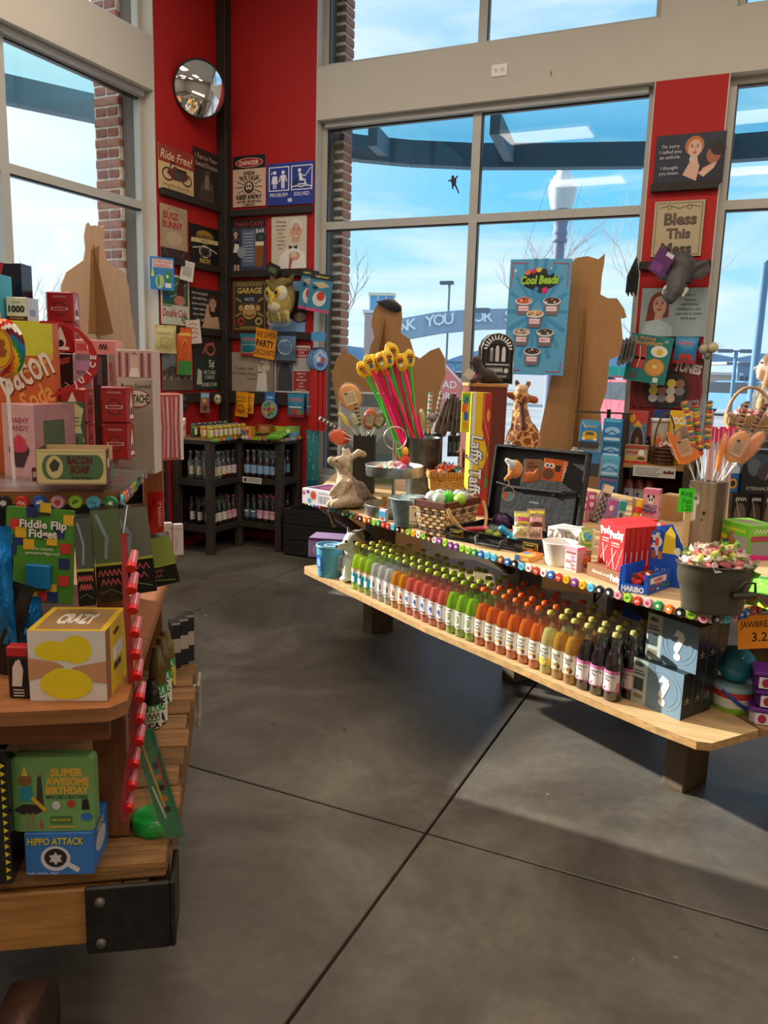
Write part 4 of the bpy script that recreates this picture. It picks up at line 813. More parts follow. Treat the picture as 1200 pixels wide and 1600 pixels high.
hung('paper_sign','orange handwritten sign offering party discounts in the corner','sign','card',1,398,514,431,560,.055,'f29a1e',[('t','WE OFFER',.5,.8,.2,'1c1410',.92,.01),('t','PARTY',.5,.5,.24,'1c1410',.85,.03),('t','DISCOUNTS',.5,.2,.2,'1c1410',.94,.01)],tilt=.13,mat='paper')
hung('candy_bag','shiny silver blue pouch hung over the low standards sign','bag','bag',1,430,518,463,567,.05,'6a7f92',[('e',.5,.5,.35,.25,'a5b4c2'),('l',[(.3,.3),(.5,.7)],.05,'d8e0e8'),('l',[(.5,.3),(.65,.65)],.05,'3f5f7a'),('r',0,.86,1,.14,'28323c'),('r',0,0,1,.08,'2c2226')],t=.035,mat='foil')
def paddle(dx,off,label):
 val=WB-off;c,w,h=wall_xy(1,val,480+dx,520,506+dx,586);t=thing('lollipop_paddle',label,'candy paddle',c,.2)
 c2=at(493+dx,562,1,val)-c
 d=MB();d.M=Matrix.Rotation(PI/2,4,'X');d.lathe([(.075,-.006),(.078,0),(.075,.006)],'24365c','gloss',24,(0,c2.z,0),cap0=True,cap1=True,sy=1.25);d.M=Matrix()
 d.draw([('e',.5,.5,.46,.46,'7fa8d8'),('l',[(.2,.6),(.5,.85),(.8,.6)],.05,'e8eef4'),('e',.38,.52,.13,.12,'d8dce8'),('e',.66,.46,.12,.16,'c05a44'),('e',.5,.28,.22,.1,'3a62a8')],.15,.19,(-.075,-.0075,c2.z-.095));d.build('disc',t)
 MB().box((0,0,h/2-.03),(.075,.004,.07),'4a9ad4','card').build('header_card',t)
 s=MB()
 for i,x in enumerate((-.04,0,.04)):s.box((x,.004*i,c2.z-.33),(.022,.004,.5),'c8241c','plastic')
 s.build('red_strip',t);pegged(t,0,1,val,h/2-.01)
paddle(0,.07,'round blue printed disc over long red strips at the window jamb, rear of three')
paddle(4,.12,'round blue printed disc over long red strips at the window jamb, middle of three')
paddle(8,.17,'round blue printed disc over long red strips at the window jamb, front of three')
hung('candy_bag','red orange chip bag low in the corner beside the pink striped boxes','bag','bag',0,257,612,280,650,.07,'c8401c',[('r',.1,.5,.3,.4,'e89a30'),('e',.6,.4,.25,.2,'e8b43c')],t=.04,turn=-.5)
o=blob([('b',(0,0,0),(.04,.03,.05),'2c2a28'),('b',(.02,-.02,.05),(.03,.025,.03),'3a3734'),('b',(-.03,-.01,-.05),(.03,.03,.03),'4a443e')],'toy_figure',None,'rubber',.006,1);o.location=at(286,634,0,WA+.06);tag(o,'small dark lumpy toy hanging by the red orange chip bag','toy')
pegged(o,0,0,WA+.06,.04)
hung('candy_pack','small many-coloured capsule pack under the bubble gum card sign','candy pack','bag',0,312,613,328,645,.06,'8c6a5c',[('r',.1,.75,.8,.2,'7fb0d8'),('e',.4,.6,.2,.1,'e0a03c'),('e',.6,.45,.2,.1,'c04a6c'),('e',.45,.25,.25,.12,'6a4434')],t=.03,turn=-.5)
o=MB().ball((0,0,0),(.035,.03,.045),'c9c2a0','rubber').ball((-.014,-.027,.008),.008,'2a241e').ball((.014,-.027,.008),.008,'2a241e').tube([(0,0,.04),(0,0,.06)],.004,'4a443c').build('skull_toy');o.location=at(340,624,0,WA+.06);o.rotation_euler=(0,0,.9);tag(o,'small cream skull-like ball toy hanging in the corner','toy');pegged(o,0,0,WA+.06,.055)
for i,(a,b)in enumerate((((382,614,397,646),'orange bag of pumpkin gummies under the sage sign, rear of two'),((368,612,388,651),'orange bag of pumpkin gummies under the sage sign, front of two'))):
 hung('candy_bag',b,'bag','bag',1,*a,.05+.03*i,'e8a01c',[('t','GUMMI',.5,.78,.12,'3a2412',.8,.03),('t','BURGER',.5,.62,.1,'3a2412',.8,.03),('e',.5,.32,.32,.18,'c25a18'),('l',[(.2,.36),(.8,.36)],.06,'f0c060'),('l',[(.2,.26),(.8,.26)],.06,'6a2c10')],t=.035,tilt=.06,group='orange candy bags')
o,w,h=hung('candy_pack','round blue pack with a ring of fruit pictures under the ledge','candy pack','card',1,414,612,430,626,.06,'3a78b8',[('r',.2,.2,.6,.3,'9ac4e8')])
d=MB();r=.082;d.M=Matrix.Rotation(PI/2,4,'X');d.lathe([(r,0),(r,.012),(r*.94,.016)],'2c6aa4','gloss',28,(0,-h/2-r*.9,0),cap0=True,cap1=True);d.M=Matrix()
d.draw([('e',.5,.5,.4,.4,'8ab878',24),('o',.5,.5,.47,.47,.03,'c8dcec')]+[('e',.5+.27*math.cos(i*PI/4),.5+.27*math.sin(i*PI/4),.09,.09,['c8402c','e0a030','5a3a6c','2c8a4c'][i%4],10)for i in range(8)]+[('e',.5,.5,.13,.13,'b03050')],2*r,2*r,(-r,-.0165,-h/2-r*1.9));d.build('pack_disc',o)
for i,(a,b)in enumerate((((478,616,502,650),'blue and red gummy bag by the red strips, under the ledge end'),((449,615,476,652),'blue and red gummy bag nearer the round blue pack'))):
 hung('candy_bag',b,'bag','bag',1,*a,.06,'2a86a8',[('p',[(0,0),(1,0),(1,.5),(0,.4)],'8a2424'),('t','FIZZY',.5,.75,.18,'e8503c',.8,.03,.2),('e',.4,.25,.2,.12,'c8504c'),('e',.7,.22,.18,.12,'d8843c'),('r',.1,.4,.8,.06,'d8e4ec')],t=.035)
# owl mask
def owl():
 c,w,h=wall_xy(1,WB-.13,414,430,462,506);s=w/.36
 def col(q,c0,pr):return c0
 P=[('b',(0,.03,.02),(.155,.1,.2),'8a7434'),('b',(0,-.01,-.03),(.15,.1,.16),'b59c50'),('b',(-.07,-.06,.05),(.085,.05,.085),'dcd2b4'),('b',(.07,-.06,.05),(.085,.05,.085),'dcd2b4'),('b',(0,-.08,-.08),(.09,.05,.06),'cfc4a0'),('b',(-.065,-.1,.055),(.042,.025,.042),'d8b02c'),('b',(.065,-.1,.055),(.042,.025,.042),'d8b02c'),('b',(-.062,-.117,.056),(.02,.014,.02),'17120c'),('b',(.068,-.117,.056),(.02,.014,.02),'17120c'),('c',(0,-.1,.03),.022,(0,-.135,-.04),.01,'d8b838'),('c',(-.1,.02,.16),.045,(-.165,.02,.235),.012,'6a5a2c'),('c',(.1,.02,.16),.045,(.165,.02,.235),.012,'6a5a2c'),('c',(-.15,-.03,.17),.03,(0,-.1,.09),.02,'7c682e'),('c',(.15,-.03,.17),.03,(0,-.1,.09),.02,'7c682e')]+[('c',(x,-.07+abs(x)*.3,-.14),.03,(x*1.05,-.06+abs(x)*.3,-.215-.01*(i%2)),.012,'9c8644' if i%2 else 'c8b468')for i,x in enumerate((-.13,-.09,-.045,0,.045,.09,.13))]
 o=blob([((p[0],tuple(a*s for a in p[1]),tuple(a*s for a in p[2]),p[3])if p[0]=='b' else ('c',tuple(a*s for a in p[1]),p[2]*s,tuple(a*s for a in p[3]),p[4]*s,p[5]))for p in P],'owl_mask',None,'rubber',.0055,1)
 o.location=c;o.rotation_euler=(0,0,-.25);tag(o,'tan rubber owl mask with yellow eyes hanging over the corner ledge','mask')
 MB().tube([(0,.0,.16*s),(.01,-.03,h/2+.03)],.002,'222222','rubber',5).build('string',o);pegged(o,0,1,WB-.13,h/2-.02)
owl()
hung('paper_tag','black folded price tag hanging above the owl mask','tag','card',1,416,412,436,432,.09,'24241c',[('r',.2,.3,.6,.4,'5a6a3c')],tilt=.4,mat='paper')
# ------------------------------------------------------------------ corner rack
def cap_meshes():
 cols=['c0392b','2f62b0','e8e4dc','2e8b4f','e0a424','7a3b8f','1f1f23','e87424','5fb7d4','9ccb3c','d8a0b0','8a5a34']
 r=[]
 for i,c in enumerate(cols):
  m=MB();m.M=Matrix.Rotation(PI/2,4,'X');n=21
  m.lathe([(.0155,0),(.0135,.005),(.0125,.0062)],c,'gloss',n,cap1=True);m.M=Matrix()
  dk=['f4e8dc','f0f0f0','b8342c','f2e6c0','7a1c18','f0d8a0','b8b8b4','fbf0dc','1d4f86','2c5a1c','b8344c','efd9b0'][i]
  it=[[('t','OK',.5,.5,.34,dk,.6,.03)],[('l',[(.25,.5),(.75,.5)],.16,dk),('l',[(.3,.68),(.7,.68)],.06,dk)],[('e',.5,.5,.26,.26,dk,10)],[('s',.5,.5,.3,dk)]][i%4]
  m.draw(it,.025,.025,(-.0125,-.0064,-.0125),lift=.0003);o=m.build('cap');r.append(o.data);bpy.data.objects.remove(o)
 return r
CAPS=cap_meshes()
def cap_row(parent,pts,z,step=.034,seed=1,inv=None):
 "bottle caps nailed along an edge, pts in the parent's frame"
 rnd=random.Random(seed);carry=0;n=0
 for i in range(len(pts)-1):
  a,b=Vector(pts[i]),Vector(pts[i+1]);d=b-a;L=d.length;d.normalize();s=carry
  while s<L:
   p=a+d*s;share('bottle_cap',rnd.choice(CAPS),parent,(p.x,p.y,z+rnd.uniform(-.002,.002)),(0,rnd.uniform(-.5,.5),math.atan2(d.y,d.x)));s+=step;n+=1
  carry=s-L
 return n
RX,RY=-3.905,5.6
AE,BE=5.2,-3.5
def rack():
 t=thing('corner_rack','dark wooden L-shaped soda rack with two tiers standing in the red corner','rack')
 poly=[(WA+.01,AE),(RX,AE),(RX,RY),(BE,RY),(BE,WB-.01),(WA+.01,WB-.01)]
 for z,th,nm in ((.93,.03,'top_board'),(.605,.045,'shelf'),(.225,.045,'shelf')):MB().prism([(x,y)for x,y in poly],z-th,z,'2e2520','darkwood').build(nm,t)
 MB().prism([(x,y)for x,y in [(WA+.01,AE-.01),(RX+.012,AE-.01),(RX+.012,RY-.012),(BE+.01,RY-.012),(BE+.01,WB-.01),(WA+.01,WB-.01)]],.932,.95,'8a6a44','wood').build('counter_top',t)
 for x,y in ((RX-.028,AE+.028),(RX-.028,RY+.028),(BE-.028,RY+.028),(BE-.028,WB-.045),(WA+.045,AE+.028)):
  MB().box((x,y,.45),(.06,.06,.9),'3a2f27','darkwood',bev=.004).build('post',t)
 MB().box((WA+.012,(AE+WB)/2,.5),(.01,WB-AE-.02,.85),'3a1414','darkwood').build('back_panel',t)
 MB().box(((WA+BE)/2,WB-.014,.5),(BE-WA-.03,.01,.85),'3a1414','darkwood').build('back_panel',t)
 cap_row(t,[(RX+.013,AE),(RX+.013,RY-.013),(BE+.01,RY-.013),(BE+.011,WB-.06)],.938,.032,3)
 m=MB().box((0,0,0),(.19,.003,.05),'d8d4cc','paper').draw([('r',.08,.25,.14,.5,'222222')]+[('r',.3,.75-.17*i,.62,.06,'6a6662')for i in range(4)],.19,.05,(-.095,-.0015,-.025));o=m.build('price_strip',t,(-3.78,RY-.005,.585))
rack()
# ================================================================== soda bottles
def bottle_kit(liq,lab,cap,items,fill=.168,label_h=(.035,.105)):
 "meshes of one soda flavour: glass, liquid, cap, label"
 prof=[(.0,.001),(.027,.001),(.0305,.006),(.0305,.118),(.029,.132),(.022,.155),(.0155,.178),(.0132,.205),(.0135,.216),(.0145,.218),(.0145,.224)]
 g=MB().lathe(prof,'ffffff','bottle_glass',14).build('glass');
 lp=[(0,.003),(.0275,.003),(.0297,.007),(.0297,.118),(.028,.132),(.0212,.155)]
 lp=[p for p in lp if p[1]<fill]+[(.0212-(fill-.155)*.25 if fill>=.155 else .026,fill),(0,fill)]
 l=MB().lathe(lp,liq,'liquid',14).build('liquid')
 c=MB().lathe([(.0152,.214),(.0155,.217),(.0135,.226),(0,.2275)],cap,'gloss',14).build('cap')
 a0,a1=label_h;m=MB();R=.0309;W2=1.25
 vs=[(R*math.sin(-W2+2*W2*i/12),-R*math.cos(-W2+2*W2*i/12),z)for i in range(13)for z in (a0,a1)]
 m.add(vs,[(2*i,2*i+2,2*i+3,2*i+1)for i in range(12)],lab,'paper',True)
 w,h=2*W2*R,a1-a0
 m.draw(items,w,h,bend=lambda x,y,n:Vector(((R+n)*math.sin(x/R-W2),-(R+n)*math.cos(x/R-W2),a0+y)))
 k=m.build('label')
 r=[o.data for o in (g,l,c,k)]
 for o in (g,l,c,k):bpy.data.objects.remove(o)
 return r
def bottle(kit,loc,rz,label,group):
 t=bpy.data.objects.new('soda_bottle',None);COL.objects.link(t);t.location=loc;t.rotation_euler=(0,0,rz);tag(t,label,'bottle',group)
 for nm,me in zip(('glass','liquid','cap','label'),kit):
  o=bpy.data.objects.new(nm,me);COL.objects.link(o);o.parent=t
 return t
def vis(cx,name,h2):return [('t',name,.5,.82,.09,'3a3028',.5,.004)]
K={'lime':bottle_kit('d2ea34','d8d8c8','c9c04a',[('r',0,.0,1,.62,'2f9fb4'),('p',[(0,.62),(1,.5),(1,.95),(0,.95)],'d8c48a'),('e',.5,.66,.16,.16,'4a5a3a'),('r',.35,.05,.3,.4,'e8ecec'),('r',0,.9,1,.1,'d88a7a')],.165),'lilac':bottle_kit('ece4e2','e2dcd8','b8c43a',[('e',.5,.5,.17,.26,'5a4450'),('e',.46,.52,.07,.1,'e2dcd8'),('t','Berry',.5,.12,.14,'4a3a40',.4,.01,.2)],.16),'mango':bottle_kit('ffb41c','e8dccc','a8b43a',[('e',.42,.55,.14,.2,'c86a3c'),('e',.55,.45,.1,.14,'7a4a34'),('t','Mango',.5,.14,.13,'b0503c',.4,.01,.2),('r',.2,.9,.6,.04,'8a5a4a')],.16),'pink':bottle_kit('ff8272','e4dad6','a8bc34',[('e',.44,.5,.13,.22,'3a6ac0'),('e',.42,.52,.06,.1,'1f3f86'),('t','Smoothie',.5,.12,.13,'6a3a3c',.5,.01,.2),('r',.3,.86,.4,.05,'7a5a5c')],.158),'green':bottle_kit('b8e024','e2e2d2','9ab42c',[('e',.45,.52,.12,.24,'6a7a34'),('e',.45,.52,.06,.14,'b8c08a'),('t','Pear',.5,.12,.14,'4a5a2c',.35,.01,.2),('r',.3,.86,.4,.05,'6a6a4c')],.165),'peach':bottle_kit('ff8a1c','e8dccc','d8581c',lines(['Peaches','and','Cream'],.45,.84,.19,.14,'3a2c24',.5,.006)+[('e',.5,.2,.22,.14,'8a4a24'),('e',.44,.26,.12,.09,'d8a060')],.16),'lemon':bottle_kit('f8e8a0','d8d4c4','b8ac54',lines(['Lemon','Meringue','Pie'],.5,.84,.18,.13,'3a3428',.5,.006)+[('r',0,.0,1,.36,'d8b83c'),('e',.5,.2,.2,.1,'f0e6b0')],.16),'apple':bottle_kit('ecae38','dcd0b8','b8ac54',[('t','Apple',.5,.78,.17,'2c241c',.45,.006),('t','Pie',.5,.58,.16,'2c241c',.3,.006),('e',.5,.22,.24,.17,'5a3418'),('e',.55,.26,.12,.09,'a87434'),('r',0,0,1,.05,'c8a868')],.16),'cran':bottle_kit('2c0c10','dccfca','b0a860',[('r',0,.84,1,.16,'c86a9c'),('t','Cranberry',.48,.74,.14,'3a3030',.62,.006),('t','Pie',.45,.57,.14,'3a3030',.25,.006),('p',[(.1,.42),(.6,.5),(.9,.34),(.4,.22)],'e0b878'),('p',[(.1,.38),(.4,.2),(.9,.3),(.8,.1),(.3,.06)],'40141c'),('r',0,0,1,.06,'b86a94'),('r',.86,.06,.14,.4,'c86a9c')],.165),'clear':bottle_kit('b8b4a8','d8ccb0','a8a49c',[('t','Cream',.5,.7,.14,'4a3a2c',.5),('r',.2,.2,.6,.3,'b8a888')],.15),'orangelab':bottle_kit('5a2c1c','e0d4c4','6a5a4c',[('t','Root',.5,.78,.15,'a82c24',.4,.01),('e',.5,.35,.28,.25,'d8904c'),('r',0,0,1,.08,'b04a2c')],.16),'purple':bottle_kit('2a1e2c','d8ccd8','5a5460',[('e',.5,.5,.25,.34,'5a2c6c'),('l',[(.35,.4),(.5,.65),(.65,.4)],.05,'e8e0e8')],.16),'redblue':bottle_kit('4a1014','7fb4d8','8a8480',[('e',.36,.5,.25,.32,'b83444'),('o',.36,.5,.18,.24,.04,'ecdcd8'),('t','Cola',.4,.12,.12,'9c1c28',.4,.01)],.16),'red':bottle_kit('6a1418','9c2c30','8a8480',[('r',.1,.3,.8,.4,'7a1c22')],.16),'darkw':bottle_kit('140c0c','d8d0c8','2c2826',[('t','Cola',.5,.72,.16,'3a302c',.5),('e',.5,.32,.25,.18,'a89c90')],.16),'darkp':bottle_kit('2a0c12','d8a0b4','8c3a44',[('t','Cherry',.5,.72,.14,'a02848',.6),('e',.5,.32,.25,.18,'e8d0d8')],.16),'darkb':bottle_kit('14141c','3a6a8c','2c2826',[('e',.5,.4,.25,.25,'d8743c'),('r',.2,.7,.6,.15,'e8e4dc')],.16),}
# rack bottles: two tiers, two arms
def rack_bottles():
 names={'clear':'clear cream','orangelab':'brown root','purple':'purple-labelled','redblue':'red-blue labelled','red':'all red','darkw':'black white-labelled','darkp':'pink-labelled','darkb':'blue-labelled'}
 def row(n,p0,step,rz,z,kinds,tier,arm,deep,back):
  for i in range(n):
   for j in range(deep):
    p=Vector(p0)+Vector(step)*i+Vector(back)*j;kd=kinds[i]
    bottle(K[kd],(p.x,p.y,z),rz,'%s soda bottle, %s rack tier, %s arm, %s from free end, %s row'%(names[kd],tier,arm,ORD[i],['front','second','third','fourth'][j]),'sodas on the corner rack')
 row(5,(RX-.05,AE+.1,0),(0,.0675,0),PI/2,.606,['clear','clear','orangelab','orangelab','purple'],'upper','long',4,(-.075,0,0))
 row(5,(BE-.105,RY+.05,0),(-.0635,0,0),0,.606,['redblue']*5,'upper','window',4,(0,.075,0))
 row(5,(RX-.05,AE+.1,0),(0,.0675,0),PI/2,.226,['darkw','darkw','darkw','darkp','darkp'],'lower','long',4,(-.075,0,0))
 row(5,(BE-.105,RY+.05,0),(-.0635,0,0),0,.226,['darkp','darkp','darkp','darkb','darkb'],'lower','window',4,(0,.075,0))
rack_bottles()
# goods on top of the rack
def can(p,rz,col,col2,label,k=1.0):
 t=MB().lathe([(.0,0),(.026*k,.001),(.029*k,.006),(.029*k,.098*k),(.025*k,.108*k)],col,'gloss',14,cap1=False).lathe([(.025*k,.108*k),(.0255*k,.111*k),(.023*k,.108*k),(0,.108*k)],'c8c8c4','metal',14)
 R=.0293*k;t.draw([('r',.25,.15,.5,.6,'e6e0d4'),('e',.5,.45,.14,.2,col2),('r',0,.78,1,.1,col2)],2*R*1.4,.09*k,bend=lambda x,y,n:Vector(((R+n)*math.sin(x/R-1.4),-(R+n)*math.cos(x/R-1.4),.008+y)))
 o=t.build('drink_can');o.location=p;o.rotation_euler=(0,0,rz);return tag(o,label,'can','candy cans on the corner rack')
for i in range(8):
 for j in range(2):
  can((RX-.03-.065*j,AE+.04+.064*i,.95),PI/2-.3,['c8c03c','d0a42c'][(i+j)%2],['c8443c','3f8a3c'][i%2],'small yellow green candy can on the rack top, %s from the free end, %s row'%(ORD[i],['front','rear'][j]),.9)
for i in range(7):
 can((RX-.2,AE+.05+.07*i,.95),PI/2,['3a5a2c','4a3028','2c3a28'][i%3],'c8a03c','dark candy can along the left wall of the rack top, %s from the free end'%ORD[i],1.0)
def lay_bag(name,label,cat,w,h,t,loc,rz,col,items,tilt=1.45,mat='bag',group=None):
 o=MB().pillow((0,0,0),w,h,t,col,mat).build(name);o.location=loc;o.rotation_euler=Euler((-tilt,0,rz),'XYZ');tag(o,label,cat,group)
 if items:MB().draw(items,w,h,bend=pil_bend(w,h,t)).build('print',o)
 return o
for i in range(5):
 p=at(426+5*i,683-3.5*i,2,.965+.008*i);lay_bag('candy_bag','flat bright green gummy bag on the rack top, %s of five overlapping'%ORD[i],'bag',.15,.17,.02,p+Vector((0,.03,0)),.2,'6fb82c',[('t','SOUR',.5,.6,.25,'e8f0a0',.8,.03),('r',0,.1,1,.12,'3a8a24')],group='green bags on the rack')
carton('candy_box','lime green candy carton with yellow lettering at the back of the rack top','carton',.2,.07,.075,(-3.66,WB-.06,.95),0,'b8c83c',[('t','Warheads',.6,.5,.4,'e8e088',.6,.03),('r',0,0,1,.15,'5a8a34')])
carton('candy_box','green and blue candy box at the free end of the rack top','carton',.09,.12,.085,(BE-.05,WB-.1,.95),0,'8fb84a',[('r',0,0,1,.45,'4a9cc8'),('e',.5,.6,.25,.22,'d8e4a0')],[('r',.1,.1,.8,.4,'6ab0d8')])
carton('candy_box','orange character candy box with a red figure on the rack top','carton',.09,.07,.08,(RX+.06,RY+.04,.95),.1,'d89a34',[('e',.6,.5,.16,.3,'c8342c'),('e',.58,.8,.1,.12,'e8c8a0'),('r',.05,.1,.35,.5,'3a6aa8')])
carton('candy_box','brown gummy bag box standing behind the orange box on the rack','carton',.14,.06,.09,(RX+.13,RY+.2,.95),0,'9c5a34',[('e',.5,.5,.35,.3,'c88a4c'),('t','TREATS',.5,.78,.2,'e8d8b0',.8,.02)])
for i in range(4):
 o=lay_bag('herb_candy_bag','flat green bag lying behind the cans on the rack, %s of four'%ORD[i],'bag',.11,.15,.02,(RX-.03+.06*i,RY+.22,.96+.008*i),.3*i,'6a8a2c',[('r',.1,.5,.8,.3,'8fb04a')],group='flat green bags')
# ================================================================== the window bench
CZ,SZ=.90,.50
FRONT_C=[(-1.975,3.40),(-1.688,3.235),(-1.403,3.079),(-1.14,2.935),(-.945,2.815),(-.727,2.695),(-.597,2.622),(-.391,2.498),(-.258,2.43),(-.108,2.36),(-.05,2.345),(-.013,2.376),(.016,2.433),(.083,2.558),(.42,3.19)]
FRONT_S=[(-2.09,3.585),(-2.06,3.53),(-1.6,3.244),(-1.149,2.962),(-.715,2.728),(-.522,2.614),(-.18,2.431),(-.06,2.378),(-.02,2.388),(.106,2.555)]
UX,UN=Vector((.872,-.489,0)),Vector((.489,.872,0));BRZ=math.atan2(-.489,.872)
def off(p,a,b):return (p[0]+UX.x*a+UN.x*b,p[1]+UX.y*a+UN.y*b)
def bench():
 t=thing('display_bench','long two-level plywood display bench edged with bottle caps along the windows','display bench')
 back=[(.2,3.9),(-.9,4.7),(-2.45,4.75),(-2.3,4.3)]
 MB().prism(FRONT_C+back,CZ-.03,CZ,'c9a578','wood',side='d8b98c').build('counter_top',t)
 MB().prism(FRONT_S+[(-.03,2.71),(-.5,3.5),(-1.35,4.2),(-1.75,4.1)],SZ-.025,SZ,'d4b080','wood',side='b8905c').build('lower_shelf',t)
 for mid in ((-1.92,4.076),(-.969,3.761),(-.107,3.018)):
  c=off(mid,-.045,.08);o=MB().box((0,0,.435),(.092,.16,.87),'66543f','woodz',bev=.004).build('leg',t,(*c,0),BRZ)
 for mid in ((-1.92,4.076),(-.969,3.761),(-.107,3.018)):
  a=Vector((*off(mid,-.045,-.02),.48));b=Vector((*off(mid,-.045,-.42),.86));d=(b-a)
  m=MB();m.tube([a+Vector((0,0,.1)),b],.03,'3f342b','woodz',4);m.build('brace',t)
 pts=[(a-.0*UN.x,b)for a,b in FRONT_C[:-1]]
 pts=[(a-UN.x*.001,b-UN.y*.001)for a,b in FRONT_C[:11]]+[(a+.001,b)for a,b in FRONT_C[11:]]
 n=cap_row(t,pts,CZ-.017,.0345,9)
 m=MB();m.tube([(-2.0,3.62,.875),(-1.9,3.56,.74)],.012,'6a5a4c','metal',6).ball((-2.0,3.6,.85),(.05,.03,.025),'c8a890');m.build('side_bracket',t)
bench()
# second low bench to the side
t=thing('side_bench','low plywood side bench carrying the pail and purple tubs','display bench')
MB().prism([(-.02,2.72),(.11,2.575),(1.5,2.44),(1.5,3.1),(.2,3.2)],.474,.497,'c09a68','wood',side='a87c4c').build('plank_top',t)
for p in ((.27,3.1),(1.3,2.9)):MB().box((*p,.236),(.12,.15,.472),'3a2f26','woodz',bev=.004).build('leg',t)
# soda bottles on the lower shelf
def along_poly(poly,s):
 for i in range(len(poly)-1):
  a,b=Vector(poly[i]),Vector(poly[i+1]);L=(b-a).length
  if s<=L:return a+(b-a)*(s/L),(b-a)/L
  s-=L
 return Vector(poly[-1]),(Vector(poly[-1])-Vector(poly[-2])).normalized()
NM={'lime':'lime yellow','lilac':'pale lilac','mango':'bright mango','pink':'coral pink','green':'leaf green','peach':'orange peach','lemon':'pale lemon','apple':'golden apple','cran':'dark cranberry'}
SEQ=['lime']*3+['lilac']*3+['mango']*2+['pink']*5+['green']*3+['peach']*6+['lemon']*1+['apple']*2+['cran']*3
def shelf_bottles():
 p0=at(553,920,2,SZ);p1=at(962,1090,2,SZ);n=len(SEQ);seen={}
 base=[(FRONT_S[1][0],FRONT_S[1][1])]+FRONT_S[2:8]
 def s_of(p):
  best=(9,0)
  for i in range(0,4000):
   q,_=along_poly(base,i*.0007);d=(q-Vector((p.x,p.y))).length
   if d<best[0]:best=(d,i*.0007)
  return best
 (d0,s0),(d1,s1)=s_of(p0),s_of(p1);ins=max(.045,min(.09,(d0+d1)/2))
 for i,k in enumerate(SEQ):
  s=s0+(s1-s0)*i/(n-1);q,d=along_poly(base,s);nn=Vector((-d.y,d.x));seen[k]=seen.get(k,0)+1
  for j in range(4):
   if (i<2 and j>2)or (j==3 and (i*7)%5<2)or (j==2 and i%9==4):continue
   sh=(j%2)*.02;r=q+nn*(ins+.0665*j)+d*sh
   bottle(K[k],(r.x,r.y,SZ),math.atan2(d.y,d.x)+.05*math.sin(i*3+j)+.1,'%s soda bottle on bench shelf, %s of its colour from wolf, %s row'%(NM[k],ORD[seen[k]-1],ORD[j]),'sodas on the bench shelf')
 return s0,s1,ins
print('bottles',shelf_bottles())
# ------------------------------------------------------------------ free-form goods: local frame turned to the room's view direction, sizes taken in photo pixels
def spot(x,y,z):
 p=at(x,y,2,z);return p,depth(p)/FPX
def pxblob(prims,s,name,parent,mat,voxel,smooth=1,noise_col=None):
 q=[]
 for p in prims:
  if p[0]=='b':
   r=p[2]if isinstance(p[2],(list,tuple))else (p[2],)*3
   q.append(('b',tuple(a*s for a in p[1]),tuple(a*s for a in r),*p[3:]))
  else:q.append(('c',tuple(a*s for a in p[1]),p[2]*s,tuple(a*s for a in p[3]),p[4]*s,p[5]))
 return blob(q,name,parent,mat,voxel,smooth,noise_col=noise_col)
def near(x,y,P):
 "point seen at x, y in the upright plane through P that faces the room's view direction"
 return atpl(x,y,P,(FWD.x,FWD.y,0))
def plush(name,label,cat,x,y,z,prims,mat='plush',voxel=.007,eyes=(),dz=.006):
 p,s=spot(x,y,z);t=thing(name,label,cat,(p.x,p.y,z+dz),_ya)
 pxblob(prims,s,'body',t,mat,voxel)
 for e in eyes:
  MB().ball(tuple(a*s for a in e[:3]),e[3]*s,'120e0c','gloss',10,7).build('eye',t)
 return t,s
# white wolf plush
t,s=plush('wolf_plush','white plush wolf with grey ears sitting before the lime sodas','plush toy',548,905,SZ,[('b',(4,0,24),(18,16,24),'e8e6e2'),('b',(2,-4,42),(13,12,14),'e4e2de'),('b',(2,-4,60),(15,15,14),'e2e0dc'),('b',(8,0,66),(13,13,11),'a9a6a2'),('c',(-6,-8,55),8,(-19,-12,52),5,'eceae6'),('b',(-22,-13,53),(3.4,3.2,2.8),'1c1a1a'),('c',(-3,0,70),5,(-6,0,80),2,'b8b4ae'),('c',(13,2,70),5,(17,3,79),2,'9c9892'),('c',(-4,-12,26),7,(-7,-15,4),6,'eceae6'),('c',(10,-13,26),7,(9,-17,4),6,'eceae6'),('b',(-9,-18,3),(8,9,4),'f0eeea'),('b',(8,-20,3),(8,9,4),'f0eeea'),('c',(18,6,10),6,(30,10,18),4,'c8c4be')],eyes=[(-8,-17,62,2.2),(5,-18,62,2.2)])
MB().cyl((16*s,-19*s,52*s),10*s,.003,'d8843c','card',18,R=Euler((PI/2,0,.2)).to_matrix()).draw([('e',.5,.5,.42,.42,'2f4a34'),('o',.5,.5,.3,.3,.05,'d8c89a')],20*s,20*s,(6*s,-19*s-.004,42*s)).build('ear_tag',t)
